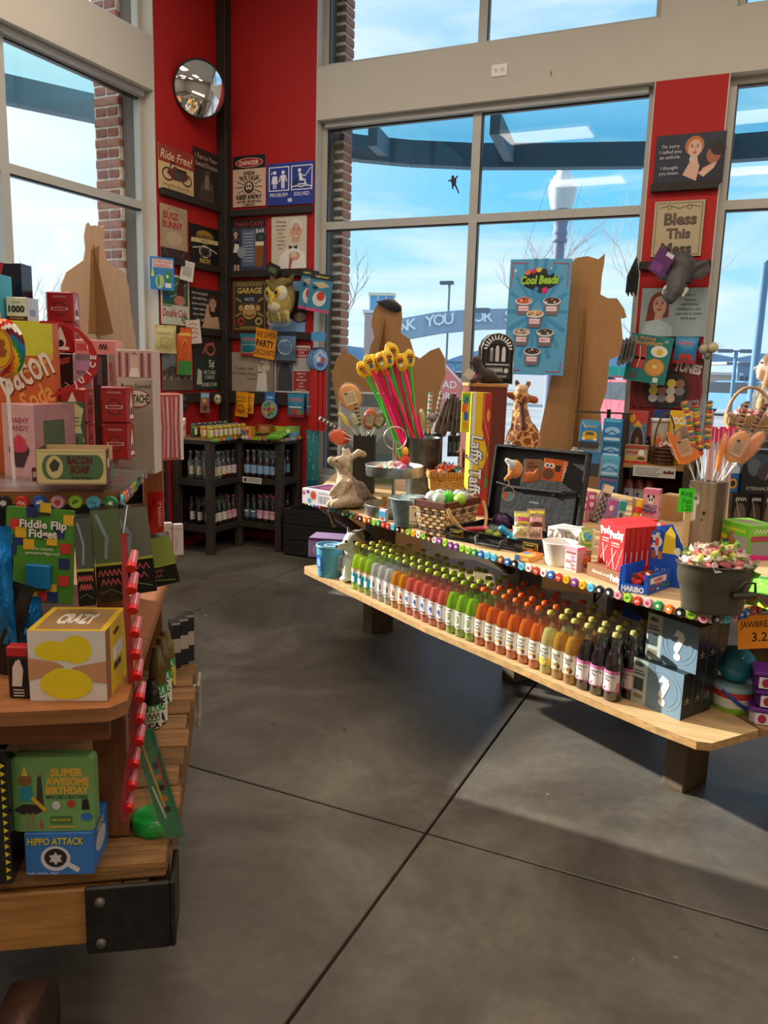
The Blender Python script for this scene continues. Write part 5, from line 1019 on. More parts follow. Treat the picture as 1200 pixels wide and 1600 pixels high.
# blue tub and lilac carton on the shelf end
p,s=spot(515,899,SZ)
t=thing('slush_tub','light blue plastic tub with swirled lid at the free end of the shelf','tub',p,_ya)
MB().lathe([(0,0),(.058,0),(.061,.004),(.068,.15)],'5fb4d8','plastic',24).build('tub_body',t);m=MB().lathe([(.068,.15),(.0715,.15),(.0715,.163),(.064,.163),(.062,.158),(0,.158)],'7cc4e4','plastic',24)
m.draw([('o',.5,.5,.42,.42,.05,'3a6ac0'),('o',.52,.48,.28,.28,.06,'e0ecf4'),('o',.5,.5,.14,.14,.05,'3a6ac0')],.12,.12,(-.06,-.06,.158),(1,0,0),(0,1,0));m.build('lid',t)
tb_=lambda x,y,n:Vector(((.0655+n+.006*(y/.13))*math.sin(x/.066-1.45),-(.0625+n+.006*(y/.13))*math.cos(x/.066-1.45),.012+y))
MB().draw([('e',.2,.5,.14,.3,'2a6ac4'),('e',.2,.5,.07,.16,'8ac8e8')],.19,.13,bend=tb_).build('badge',t)
MB().draw([('r',.75,.2,.22,.6,'e4e8ea')]+[('r',.78,.28+.09*i,.16,.03,'5a6a78')for i in range(5)],.19,.13,bend=tb_).build('nutrition_label',t)
carton('candy_carton','open lilac candy carton behind the light blue tub','carton',.2,.16,.11,at(512,868,2,SZ)+Vector((0,.02,0)),.25,'a58cb8',[('e',.3,.4,.2,.3,'c8a8d8'),('e',.7,.5,.2,.3,'6a5a9c'),('r',0,.85,1,.15,'6a3a6c')],left=[('e',.5,.45,.25,.3,'8fb0d8'),('r',0,.85,1,.15,'6a3a6c')])
# crate under the end of the bench
cp=at(458,858,2,0)
def crate():
 t=thing('wood_crate','black wooden crate of planks on the floor beyond the bench end','crate',(-3.0,5.7,0),0)
 for k in range(3):
  MB().box((0,-.16,.07+.13*k),(.86,.016,.122),'191614','rough_wood',bev=.003).build('plank',t);MB().box((0,.16,.07+.13*k),(.86,.016,.122),'191614','rough_wood',bev=.003).build('plank',t)
  for s in (-1,1):MB().box((s*.422,0,.07+.13*k),(.016,.3,.122),'1c1816','rough_wood',bev=.003).build('plank',t)
 MB().box((0,0,.02),(.82,.3,.016),'1a1614','rough_wood').build('base_board',t)
 for s in (-1,1):MB().box((s*.40,-.14,.2),(.03,.025,.38),'5a4a38','rough_wood').build('corner_batten',t)
crate()
# dark bins under the counter
for (x,y,w,h,c,lb)in ((940,985,.21,.42,'1c3f9c','blue plastic bin in the shade under the counter'),(1012,1000,.2,.4,'c8a81c','yellow card box with a beer mug picture under the counter')):
 p=at(x,y,2,SZ);p=p+UN*.33
 o=carton('storage_bin',lb,'bin',w*.8,.18,.33,(p.x,p.y,SZ),BRZ,c,[('r',.3,.3,.42,.6,'d8cfa8'),('e',.5,.55,.14,.18,'a8642c'),('r',.36,.74,.3,.08,'f0ece0')]if c[0]=='c' else [('r',.0,.86,1,.14,'16307a'),('r',.3,0,.03,.86,'16307a'),('r',.65,0,.03,.86,'16307a')])
t=thing('dark_soda_bottle','tall black bottle with bright blue cap under the counter edge','bottle',at(1035,1010,2,SZ)+UN*.14,BRZ);t.location.z=SZ
MB().lathe([(0,0),(.04,0),(.042,.01),(.042,.18),(.03,.24),(.017,.28),(.016,.33)],'120f10','gloss',16).build('bottle_body',t);MB().lathe([(.017,.325),(.018,.33),(.015,.342),(0,.344)],'2a86c8','gloss',14).build('cap',t)
# question-mark boxes: two layers of three
def qbox(k,lower):
 bl,br,yt=((985,1094),(1053,1132),1036)if lower else ((1006,1040),(1060,1064),975)
 c,rz,w,h=seat_on(bl,br,yt,SZ,.052);w=.185;h=.15;rz=-.52
 a=at(985,1094,2,SZ);dr=Vector((math.cos(rz),math.sin(rz),0));nr=Vector((-dr.y,dr.x,0))
 p=a+dr*(w/2+(.0 if lower else .018))+nr*(.027+.0545*k+(0 if lower else .03));p.z=SZ+(0 if lower else .1505)
 it=[('r',0,0,1,1,'6f8ba0'),('r',0,0,.3,1,'b4beb8'),('r',.03,.3,.2,.28,'3c4a4c'),('r',.03,.65,.22,.04,'4a565a'),('r',.03,.72,.18,.03,'4a565a'),('r',.05,.12,.18,.1,'8a7a5c'),('e',.13,.88,.09,.05,'4a565a'),('o',.65,.5,.33,.42,.01,'86a0b2'),('o',.65,.5,.25,.33,.01,'86a0b2'),('t','?',.64,.5,.62,'e8ecee',.5,.04)]
 sd=[('s',.5,.4,.3,'8a7a54',4,.3),('l',[(.2,.34),(.8,.34)],.05,'8a7a54')]
 o=carton('mystery_box','%s grey blue question mark box of the %s layer beside the cranberry sodas'%(['front','middle','rear'][k],'lower' if lower else 'upper'),'box',w,.053,h,p,rz,'22262a',it,right=sd,mat='gloss',group='question mark boxes')
for lo_ in (True,False):
 for k in range(3):qbox(k,lo_)
# ------------------------------------------------------------------ on the counter, from the far end
carton_on('candy_carton','white bean candy carton at the far corner of the counter','carton',(472,786),(518,794),762,CZ,.2,'e8e4e8',[('e',.06,.7,.05,.14,'c05a7c'),('e',.2,.8,.05,.12,'5a4a8c'),('e',.38,.62,.1,.3,'e0782c'),('e',.38,.62,.07,.2,'b8281c'),('e',.25,.25,.05,.16,'3a9ae0'),('r',.55,.2,.1,.45,'b4b4c0'),('r',.67,.2,.1,.45,'b4b4c0'),('r',.79,.2,.1,.45,'b4b4c0'),('r',.55,.8,.35,.06,'c8c8d0')],top=[('r',.05,.1,.9,.8,'5a2450'),('e',.5,.5,.25,.3,'8a3a6c')])
t,s=plush('jackalope_plush','tan plush jackalope with antlers sitting at the counter end','plush toy',540,793,CZ,[('c',(2,6,36),14,(14,6,16),20,'8a7a6c'),('c',(-4,-4,40),12,(4,-6,14),17,'c4ae90'),('c',(18,8,24),16,(34,10,12),9,'6f6055'),('c',(34,10,12),9,(58,12,3),3,'5c4f46'),('b',(-9,0,68),(13,11,11),'b39c80'),('c',(-10,-2,66),9,(-24,-4,72),6,'c0aa8c'),('b',(-25,-4,71),(5,5,4.5),'d0bca0'),('c',(-8,0,60),8,(-2,2,44),11,'bba486'),('c',(-2,2,76),4,(-6,2,92),1.8,'d8c8ae'),('c',(5,4,74),4,(3,4,88),1.8,'d8c8ae'),('c',(6,4,74),4,(18,6,84),6,'c8b497'),('b',(24,6,82),(8,3,6),'b89a86',(0,.4,0)),('c',(-2,3,84),2,(4,3,92),1.4,'d8c8ae'),('c',(3,-6,66),4,(0,-8,54),3,'c4ae90'),('c',(-6,-14,40),6,(-20,-16,24),5,'c4ae90'),('c',(6,-16,40),6,(-8,-20,20),5,'c4ae90'),('b',(-20,-16,22),(6,5,5),'c8b294'),('c',(6,-18,12),10,(-16,-26,7),7,'c8b294'),('c',(-6,-6,8),9,(-24,-12,5),6,'c8b294'),('b',(10,-10,8),(18,16,8),'a8937a')],eyes=[(-15,-10,72,1.6)])
# two-tier tray
p,s=spot(597,806,CZ)
t=thing('tiered_tray','two-tier round galvanized tray stand filled with novelty candy','tray',p+UN*.06,_ya);TP=t.location.copy()
h2=height(TP,597,742)-CZ;R1=.125;R2=.125
for i,(z,nm)in enumerate(((.004,'lower_tray'),(h2-.0,'upper_tray'))):
 MB().lathe([(0,z),(R1,z),(R1+.003,z+.045),(R1+.005,z+.047),(R1+.001,z+.045),(R1-.002,z+.004),(0,z+.004)],'b4b8ba','galvanized',36).build(nm,t)
MB().cyl((0,0,.004),.009,height(TP,597,690)-CZ,'b8b8b4','metal',12).lathe([(.0,0),(.02,0),(.02,.01),(.009,.02)],'b8b8b4','metal',12,(0,0,h2+.004)).build('pole',t)
m=MB();rr=height(TP,600,684)-CZ;m.M=Matrix.Translation((.0,0,rr))@Matrix.Rotation(PI/2,4,'X');m.tube([(.05*math.cos(2*PI*i/20),.05*math.sin(2*PI*i/20),0)for i in range(20)],.003,'c8c8c4','metal',6,closed=True);m.build('ring_handle',t)
def on_tray(x,y,z):return TP+Matrix.Rotation(_ya,3,'Z')@Vector((x,y,z))
rnd=random.Random(2)
for i in range(5):
 o=MB();o.tube([(.018*math.cos(2*PI*k/12),.018*math.sin(2*PI*k/12),0)for k in range(12)],.0075,['e8502c','e8d4c8'][i%2]if i<4 else 'e8502c','candy',8,closed=True).lathe([(.013,-.005),(.013,.006),(.008,.016),(0,.018)],'f07a3c','candy',12);ob=o.build('candy_ring');ob.location=on_tray(-.085+.03*i-.01*(i%2),-.05-.025*(i%2)+.02*(i==4),h2+.013+.02*(i%2));ob.rotation_euler=(.6*(i%2),.2,i);tag(ob,'orange and white candy ring on the upper tray, %s along its front edge'%ORD[i],'candy ring','candy rings on the tray')
for i,(x,y,c1,c2,rz,zz)in enumerate(((.01,-.04,'7ab0d8','e87a9c',.5,.028),(.045,-.01,'d8402c','f0c02c',0,.055),(.075,-.01,'3a5a8c','e0a0b4',-.4,.03),(-.02,.03,'3f7a4a','e0d4c8',.3,.028),(.085,.05,'4a6a9c','e8c03c',-.8,.028))):
 m=MB().lathe([(.0,0),(.018,.0),(.021,.006),(.021,.045),(.012,.058),(.012,.066)],c1,'plastic',14).lathe([(.013,.062),(.015,.064),(.015,.08),(.008,.092),(0,.093)],c2,'plastic',14);o=m.build('candy_bottle_toy');o.location=on_tray(x,y,h2+zz-.02);o.rotation_euler=(.9 if i!=1 else .0,rz,rz);tag(o,'%s candy baby bottle on the upper tray'%['light blue and pink','red topped upright','navy and rose','green and white','blue and yellow'][i],'candy bottle','baby bottles on the tray')
for i in range(6):
 m=MB().lathe([(0,-.006),(.02,-.004),(.022,0),(.02,.006),(0,.008)],['e0a0a8','e87c3c','5a2c20','6a3424','e88a44','4a241c'][i],'candy',14);o=m.build('candy_disc');o.location=on_tray(-.07+.035*i-.01*(i%3),-.05+.035*(i%2)-.03*(i==2),.016+.012*(i%2));o.rotation_euler=(.3*(i%2),.1,0);tag(o,'%s round candy on the lower tray'%['pale pink','orange','dark brown','chocolate','amber','near-black'][i],'candy')
o=MB().cyl((0,0,0),.009,.05,'e8a02c','plastic',10).cyl((0,0,.05),.013,.018,'f0b83c','plastic',10).build('candy_dispenser');o.location=on_tray(-.04,.03,.009);tag(o,'small yellow capped candy dispenser standing in the lower tray','candy')
carton_on('candy_box','small blue and white candy box standing between the tray and the pail','carton',(592,813),(602,815),795,CZ,.02,'d8e4ec',[('r',0,.3,1,.5,'3aa0d0'),('e',.5,.2,.3,.12,'d8482c')])
# label pail
p,s=spot(626,822,CZ);t=thing('small_pail','small galvanized pail with a globe label on the counter','pail',p+UN*.05,_ya)
MB().lathe([(0,.0),(.062,0),(.066,.004),(.088,.115),(.091,.117),(.088,.119),(.084,.113),(.062,.006),(0,.006)],'a9c0c6','galvanized',30).build('pail_body',t)
MB().draw([('r',0,0,1,1,'e2dcd4'),('t','SUPER PAIL',.45,.86,.13,'b8342c',.7,.03),('e',.45,.52,.24,.24,'2a6ab0'),('e',.4,.58,.09,.1,'4a9c54'),('e',.54,.46,.08,.1,'4a9c54'),('p',[(.7,.5),(.95,.6),(.8,.36)],'b8342c'),('t',"WORLD'S SMALLEST",.5,.12,.09,'2a2a2a',.85,.02)],.09,.08,bend=lambda x,y,n:Vector(((.0665+n+.2*(y+.015))*math.sin(x/.07-.1),-(.0665+n+.2*(y+.015))*math.cos(x/.07-.1),.018+y))).build('label',t)
carton('candy_box','narrow white and blue box standing in the small globe-label pail','carton',.03,.015,.11,p+UN*.06+Vector((.0,0,.008)),.3,'dfe6ea',[('r',0,.5,1,.4,'4aa4d4')])
# straw bucket
BP=at(640,786,2,CZ)+UN*.07;t=thing('tall_bucket','tall dark embossed metal bucket full of candy straws','bucket',BP,0)
hb=height(BP,641,682)-CZ;k=depth(BP)/FPX;rt,rb=29.5*k,22*k
MB().lathe([(0,0),(rb,0),(rb+.002,.004),(rt,hb-.006),(rt+.004,hb-.002),(rt,hb),(rt-.004,hb-.004),(rb-.004,.01),(0,.01)],'5f666a','galvanized',32).build('bucket_body',t)
STR=[(573,588,'g',620),(582,579,'p',624),(588,578,'p',629),(593,578,'p',634),(597,576,'g',628),(601,575,'p',645),(605,573,'g',636),(610,572,'g',641),(612,560,'p',638),(617,562,'p',646),(624,576,'g',649),(630,578,'p',655),(636,577,'p',660),(641,572,'g',652),(585,586,'g',616),(606,585,'p',632)]
for i,(x,y,c,xb)in enumerate(STR):
 P=BP+Vector((0,(-.03 if i%2 else .02)-.02*(i%3),0));top=near(x,y,P);bot=near(xb,682,P);d=(bot-top).normalized();end=bot+d*(.25*(hb));end=bot+d*min((bot.z-CZ-.02)/max(-d.z,.1),.22)
 col='3cc43c' if c=='g' else 'e8246c'
 t=thing('candy_straw','%s candy straw in the tall bucket, %s counted along the bundle'%('bright green' if c=='g' else 'hot pink',ORD[i]),'candy straw',end,group='candy straws')
 MB().tube([Vector((0,0,0)),top-end],.0075,col,'plastic',8).build('tube',t)
 a=top-end-d*-.0;hd=MB();sc=1.0;q=a-d*.035
 R=Euler((0,math.atan2(-d.x*math.cos(_ya)-d.y*math.sin(_ya),-d.z),_ya+.5*math.sin(i*2.1))).to_matrix()
 hd.ball(q,(.03,.009,.045),['e8c01c','f0d040','e8b020'][i%3],'bag',12,8,R)
 hd.draw([('r',.15,.55,.7,.12,'5a2a1c'),('r',.2,.72,.6,.08,'c8382c'),('e',.5,.32,.22,.14,['c05a6c','3a5a9c','e8e0c8'][i%3]),('r',.25,.44,.5,.06,'3a2c1c')],.045,.07,q-R@Vector((.0225,.0,.035))+R@Vector((0,-.0095,0)),R@Vector((1,0,0)),R@Vector((0,0,1)))
 hd.build('wrapper',t)
# lollipops
def lolly(label,P,base,head,r,col,kind='oval',label_col='d8c0a0',stick='e8e4dc',twist=0,lab=True,group=None,cat='lollipop'):
 "lollipop standing in a container: base, head are photo points in the upright plane through P"
 a,b=near(*base,P),near(*head,P);s=depth(P)/FPX;d=(b-a).normalized();a2=a-d*.07
 t=thing('lollipop',label,cat,a2,group=group);o=b-a2;w,h=r[0]*s,r[1]*s
 MB().tube([Vector((0,0,0)),o],.0028,stick,'paper',6).build('stick',t)
 R=Euler((0,math.atan2(d.x*math.cos(_ya)+d.y*math.sin(_ya),d.z),_ya+twist),'XYZ').to_matrix()
 m=MB()
 if kind=='oval':m.ball(o,(w,.012,h),col,'candy',18,10,R)
 elif kind=='ball':m.ball(o,(w,w,h),col,'candy',16,10,R)
 elif kind=='wedge':
  m.M=Matrix.Translation(o)@R.to_4x4()@Matrix.Rotation(PI/2,4,'X');m.prism([(-w,h),(-w*.8,h*1.05),(w*1.1,-h*.55),(w*.9,-h*.9),(-w*.5,-h),(-w*.85,-h*.85)],-.012,.012,col,'candy');m.M=Matrix()
 elif kind=='twist':
  cs=col;n=16
  for i in range(n):m.ball(o+R@Vector((0,0,-h+2*h*(i+.5)/n)),(w,w,h/n*1.35),cs[i%len(cs)],'candy',12,6,R@Euler((.25,0,i*1.1)).to_matrix())
 m.build('candy',t)
 if kind in ('oval','wedge'):
  q=MB();dd=.013
  if lab:q.draw([('r',0,0,1,1,label_col)]+[('r',.08,.84-.11*i,.84-.1*(i%2),.04,'8a6a4c')for i in range(7)]+[('r',.1,.84,.3,.12,'2a2420')],w*1.1,h*.95,o+R@Vector((-w*.55,-dd,-h*.55)),R@Vector((1,0,0)),R@Vector((0,0,1)));q.build('ingredient_label',t)
  MB().ball(o,(w*1.14,.02,h*1.14),'ffffff','film',16,9,R).tube([o-R@Vector((0,0,h*1.05)),o-R@Vector((0,0,h*1.5))],[.012,.006],'ffffff','film',8).build('wrapper',t)
 elif kind=='twist':
  MB().tube([o-R@Vector((0,0,h*1.02)),o+R@Vector((0,0,h*1.04))],w*1.25,'ffffff','film',10).build('wrapper',t)
 return t
def square_pot(label,x,y,z,w,ytop,col='17130f'):
 c=at(x,y,2,z);h=height(c,x,ytop)-z;t=thing('lollipop_pot',label,'pot',c,.35)
 m=MB();m.box((0,-w/2,h/2),(w,.008,h),col,'darkwood').box((0,w/2,h/2),(w,.008,h),col,'darkwood').box((-w/2,0,h/2),(.008,w,h),col,'darkwood').box((w/2,0,h/2),(.008,w,h),col,'darkwood').box((0,0,.006),(w,w,.012),col,'darkwood');m.build('pot_walls',t);return c,h
P1,h1=square_pot('black square pot of fruit lollipops behind the jackalope',568,770,CZ,.1,680)
lolly('large orange and white swirl lollipop with barcode label over the black pot',P1,(572,688),(547,620),(17,21),'e8a05c','oval','ecd8bc',group='lollipops in the black pot')
lolly('red orange slice lollipop tipped low to the side of the black pot',P1,(560,690),(531,683),(12,17),'d8502c','oval',lab=False,twist=.4,group='lollipops in the black pot')
lolly('brown speckled stick candy leaning far out of the black pot',P1,(558,688),(514,662),(3,17),['e8e0d4','3a2018','5a3020'],'twist',group='lollipops in the black pot')
lolly('yellow tipped brown speckled stick candy upright in the black pot',P1,(566,684),(557,640),(3.6,24),['2c1c14','c8b48c','4a3020','e0a83c'],'twist',group='lollipops in the black pot')
lolly('pale yellow curved lollipop wrapped low at the pot edge',P1,(562,684),(539,657),(5,17),'e0d078','oval',lab=False,twist=.6,group='lollipops in the black pot')
lolly('cream round lollipop half hidden behind the speckled stick candy',P1,(568,684),(555,656),(7,11),'c8c09a','oval','e4dcc8',group='lollipops in the black pot')
lolly('red bottomed oval lollipop with a big cream label, centre of the black pot',P1,(572,684),(578,655),(10,17),'d0603c','oval','c8b89c',group='lollipops in the black pot')
lolly('green edged oval lollipop with cream label by the candy straws',P1,(578,684),(594,656),(10,15),'6a7444','oval','cfc4ac',twist=-.3,group='lollipops in the black pot')
P2,h2_=square_pot('black square pot of stick candies half behind the tall bucket',672,772,CZ,.1,678)
lolly('white stick candy with brown letters upright behind the bucket',P2,(668,684),(671,640),(3.2,26),['e8e0d4','c8a48c','e8e0d4','4a8a7c'],'twist',group='lollipops behind the bucket')
lolly('grey brown stick candy leaning to the window behind the bucket',P2,(676,684),(686,632),(3,20),['a89a8c','6a5a4c','c8bcae'],'twist',group='lollipops behind the bucket')
lolly('yellow green thin lollipop on edge behind the bucket',P2,(663,684),(660,655),(4,16),'c8c878','oval',lab=False,group='lollipops behind the bucket')
lolly('grey ball lollipop with red ribbon beside the moose socks',P2,(674,684),(676,652),(7.5,7.5),'8f8a80','ball',group='lollipops behind the bucket')
lolly('red oval lollipop in clear wrap peeking out behind the straws',P2,(660,684),(651,652),(6,13),'c87c5c','oval',lab=False,group='lollipops behind the bucket')
# clear-wrapped landscape picture and green grass bag
c=at(545,768,2,CZ)+Vector((-.02,.25,0));hh=height(c,545,612)-CZ;ww=92*depth(c)/FPX
o=MB().box((0,0,hh/2),(ww,.012,hh),'c8ccd0','card').build('picture_board');o.location=c;o.rotation_euler=Euler((-.06,0,.35));tag(o,'clear-wrapped landscape picture board standing behind the lollipop pot','picture')
MB().draw([('r',0,0,1,1,'9aa8ac'),('p',[(0,.32),(.3,.42),(.55,.34),(1,.44),(1,.2),(0,.2)],'4a6a8c'),('p',[(0,.34),(.15,.46),(.3,.36)],'5a6f7c'),('p',[(.5,.36),(.8,.56),(1,.46),(1,.34)],'6a7a84'),('r',0,0,1,.26,'5f7a4c'),('e',.3,.18,.3,.08,'84985c'),('e',.8,.12,.3,.1,'49653a'),('r',.45,.24,.5,.04,'3f6f9c'),('r',0,.86,1,.14,'46536c')],ww-.02,hh-.02,(-ww/2+.01,-.006,.01)).build('print',o)
MB().box((0,-.012,hh/2),(ww+.01,.004,hh+.01),'ffffff','film').build('clear_sleeve',o)
hung('grass_bag','tall bag of teal green paper grass hanging by the window jamb','bag','bag',1,478,672,498,765,.12,'3f8a8c',[('l',[(.2,.9),(.4,.5),(.3,.1)],.06,'9cd8b8'),('l',[(.6,.95),(.5,.6),(.7,.2)],.06,'7ac8a0'),('l',[(.8,.9),(.7,.4),(.5,.05)],.05,'b8e4c8'),('l',[(.4,.95),(.6,.4)],.04,'2c6a5c'),('r',0,0,1,.16,'1f5f78')],t=.05)
# ================================================================== goods on the counter, from the buckets to the candy boxes
def bx(m,x0,x1,y0,y1,z0,z1,col,mat):m.box(((x0+x1)/2,(y0+y1)/2,(z0+z1)/2),(x1-x0,y1-y0,z1-z0),col,mat)
def taffy_mesh(c1,c2):
 m=MB().ball((0,0,0),(.017,.009,.0085),c1,'bag',8,6)
 for s in (-1,1):m.add([(s*.014,-.003,0),(s*.03,-.012,.006),(s*.031,.0,-.004),(s*.03,.012,.006),(s*.014,.003,0)],[(0,1,2),(0,2,4),(4,2,3)],c2,'bag').add([(s*.014,-.003,0),(s*.03,-.012,.006),(s*.031,.0,-.004),(s*.03,.012,.006),(s*.014,.003,0)],[(2,1,0),(4,2,0),(3,2,4)],c2,'bag')
 o=m.build('wrapped_candy');me=o.data;bpy.data.objects.remove(o);return me
def pile(meshes,n,centre,rz,rx,ry,z0,dome,label,group,name='wrapped_candy',cat='candy',seed=1,sc=1.0,kinds=None):
 rnd=random.Random(seed);R=Matrix.Rotation(rz,3,'Z')
 for i in range(n):
  a=i*2.39996;q=math.sqrt((i+.5)/n);x,y=q*rx*math.cos(a),q*ry*math.sin(a);z=z0+dome*(1-q*q)+rnd.uniform(-.004,.008)
  p=Vector(centre)+R@Vector((x,y,0));p.z=z
  o=bpy.data.objects.new(name,meshes[i%len(meshes)]);COL.objects.link(o);o.location=p;o.rotation_euler=(rnd.uniform(-.7,.7),rnd.uniform(-.7,.7),rnd.uniform(0,6));o.scale=(sc,)*3
  tag(o,(kinds[i%len(meshes)]+' '+label)if kinds else label,cat,group)
# wooden riser and wicker basket
blk=at(642,786,2,CZ)
o=carton_on('wood_riser','small stained wood riser under the wicker basket','riser',(643,784),(700,792),757,CZ,.2,'a06c40',mat='wood')
rz_=o.rotation_euler[2];RZT=height(at(643,784,2,CZ),643,757)
c,rz,w,h=seat_on((676,767),(729,768),737,RZT,.2);w*=1.06
t=thing('wicker_basket','golden wicker tray basket of wrapped candy on the wood riser','basket',c,rz)
def wicker(t,w,d,h,fl,col,col2,rows=7,top=.35):
 for (ax,sg)in ((1,-1),(1,1),(0,-1),(0,1)):
  m=MB();L=w if ax==1 else d;half=d/2 if ax==1 else w/2
  for r in range(rows):
   z=h*(1-top)*(r+.5)/rows;k=1+fl*z/h;pts=[]
   for i in range(9):
    u=(i/8-.5)*L*k;q=sg*half*k+.002*((i+r)%2*2-1)
    pts.append((u,q,z)if ax==1 else (q,u,z))
   m.tube(pts,h*(1-top)/rows*.5,col,'wicker',6)
  m.build('woven_side',t);b=MB()
  for i in range(int(L/.012)):
   u=((i+.5)/int(L/.012)-.5)*L*(1+fl);q=sg*half*(1+fl);z0,z1=h*(1-top),h
   b.tube([((u,q,z0)if ax==1 else (q,u,z0)),((u+.004,q+sg*.004,(z0+z1)/2)if ax==1 else (q+sg*.004,u+.004,(z0+z1)/2)),((u,q,z1)if ax==1 else (q,u,z1))],.0065,col2,'wicker',5)
  b.build('braided_band',t)
 MB().box((0,0,.006),(w,d,.01),col,'wicker').build('basket_floor',t)
 for sx in (-1,1):
  for sy in (-1,1):MB().tube([(sx*w/2,sy*d/2,0),(sx*w/2*(1+fl),sy*d/2*(1+fl),h+.004)],.007,col2,'wicker',6).build('corner_post',t)
wicker(t,w,.2,h,.12,'c89c58','b0803c')
TAF=[taffy_mesh('e8642c','e8d8c8'),taffy_mesh('d8d4d8','c83c34'),taffy_mesh('c83a30','e8b0a0'),taffy_mesh('5aa4c8','e8e4e0'),taffy_mesh('e88c4c','d8c8b8')]
pile(TAF,44,c,rz,w*.52,.1,CZ+.075+h-.02,.045,'wrapped candy heaped in the golden wicker basket','candies in the wicker basket',seed=3,sc=1.15,kinds=['orange','white and red','red','sky blue','pale orange'])
# picnic basket
A,B_,D_=at(657,833,2,CZ),at(695,840,2,CZ),at(741,814,2,CZ)
e1,e2=(A-B_),(D_-B_);w2=e2.length;rz2=math.atan2(e2.y,e2.x);w1=.17
nrm=Vector((-math.sin(rz2),math.cos(rz2),0));lef=Vector((-math.cos(rz2),-math.sin(rz2),0))
hP=height(B_,690,786)-CZ;w2=.22;w1=.21
t=thing('picnic_basket','checked woven picnic basket with brown rim and swing handle on the counter','basket',B_,math.atan2(e1.y,e1.x)-PI/2)
# local: corner at the origin, left face along +y, other face along +x' = rotated; build as a square basket
ux_=Vector((math.cos(rz2),math.sin(rz2),0));inv=Matrix.Rotation(-t.rotation_euler[2],3,'Z');ly=Vector((0,1,0));lx=inv@ux_;lx=Vector((1,0,0))if lx.x>0 else Vector((-1,0,0))
w1,w2=min(e1.length,.2),.2
cols=['d8b888','8a4a34','d0ac78','5a4c44','c89c68']
for face_i in range(4):
 m=MB();L=w1 if face_i%2==0 else w2;n=7;rows=8
 for r in range(rows):
  for i in range(n):
   kx=1+.18*(r+.5)/rows;u=((i+.5)/n-.5)*L*kx;proud=.004 if (i+r)%2 else .0;z=hP*.84*(r+.5)/rows
   col=cols[(r*3)%5]if (i+r)%2 and r in (1,4,6)else cols[0 if (i+r)%2 else 2]
   q=(w2 if face_i%2==0 else w1)/2*kx+proud
   if face_i==0:cpos=(-q,u,z)
   elif face_i==2:cpos=(q,u,z)
   elif face_i==1:cpos=(u,-q,z)
   else:cpos=(u,q,z)
   sz=(.006,L*kx/n*1.04,hP*.84/rows*.92)if face_i%2==0 else (L*kx/n*1.04,.006,hP*.84/rows*.92)
   m.box((cpos[0]+w2/2*lx.x,cpos[1]+w1/2,cpos[2]),sz,col,'wicker',bev=.0025)
 m.build('weave',t)
cx_,cy_=w2/2*lx.x,w1/2;kk=1.2
for (sx,sy,lx_,ly_)in ((-1,0,.012,w1*kk+.012),(1,0,.012,w1*kk+.012),(0,-1,w2*kk+.012,.012),(0,1,w2*kk+.012,.012)):
 MB().box((cx_+sx*w2/2*kk,cy_+sy*w1/2*kk,hP*.92),(lx_,ly_,hP*.2),'6a3428','wood',bev=.002).build('rim_board',t)
MB().box((cx_,cy_,.004),(w2*.98,w1*.98,.008),'c8a070','wicker').build('basket_floor',t)
hp=[(cx_+w2/2*kk*math.cos(a)*1.08,cy_-w1/2*kk*1.06-.01-.12*math.sin(a)*.5,hP*.9-.11*math.sin(a))for a in [PI*i/14 for i in range(15)]]
MB().tube(hp,.0075,'d0a468','wood',8).build('swing_handle',t)
BPm=B_+Matrix.Rotation(t.rotation_euler[2],3,'Z')@Vector((cx_,cy_,0))
for i,(x,y,c1)in enumerate(((0,0,'46d41c'),(.05,.02,'d8dcd8'),(-.05,.03,'c8d8c8'),(-.02,-.05,'b8c8b8'),(.06,-.03,'9cc83c'),(-.06,-.03,'d0d4cc'),(.02,.06,'a8b8a8'))):
 m=MB().ball((0,0,0),(.026,.026,.028),c1,'plastic',12,8).ball((0,0,.014),(.0275,.0275,.024),'ffffff','blister',12,8);o=m.build('capsule_toy');o.location=BPm+Vector((x,y,hP+.004));o.rotation_euler=(.5*i,.3,i);tag(o,'%s capsule toy in the picnic basket'%['bright green','clear white, window side,','pale green','clear grey green front','lime yellow','clear whitish far end','dull green rear'][i],'capsule','capsules in the picnic basket')
MB().box((cx_,cy_,hP*.78),(w2*1.1,w1*1.1,.004),'b8c4b0','paper').build('liner_sheet',t)
# tall taffy tube
o=carton_on('taffy_tube_box','tall yellow and red taffy box with upright white lettering','carton',(730,806),(759,806),613,CZ,.085,'e0b41c',[('r',0,0,1,1,'e8c028'),('p',[(.55,1),(1,1),(1,0),(.7,0),(.95,.5),(.55,.72)],'b8302c'),('p',[(.3,.0),(.5,.3),(.95,.5),(1,.3),(1,0)],'b8302c'),('l',[(.62,1),(.62,.8),(.95,.62)],.05,'d8806c'),('l',[(.3,.02),(.8,.5)],.03,'d8806c'),('r',0,0,.16,1,'d8e4ec'),('e',.9,.28,.1,.05,'4a8a34'),('l',[(.92,.3),(.82,.5),(.94,.6)],.04,'4a8a34'),('e',.86,.82,.09,.05,'e89a3c'),('t','Laffy Taffy',.33,.4,.1,'1c3a6a',3.4,.07,.2,-PI/2),('t','Laffy Taffy',.33,.4,.095,'eef4f8',3.35,.025,.2,-PI/2)],mat='card')
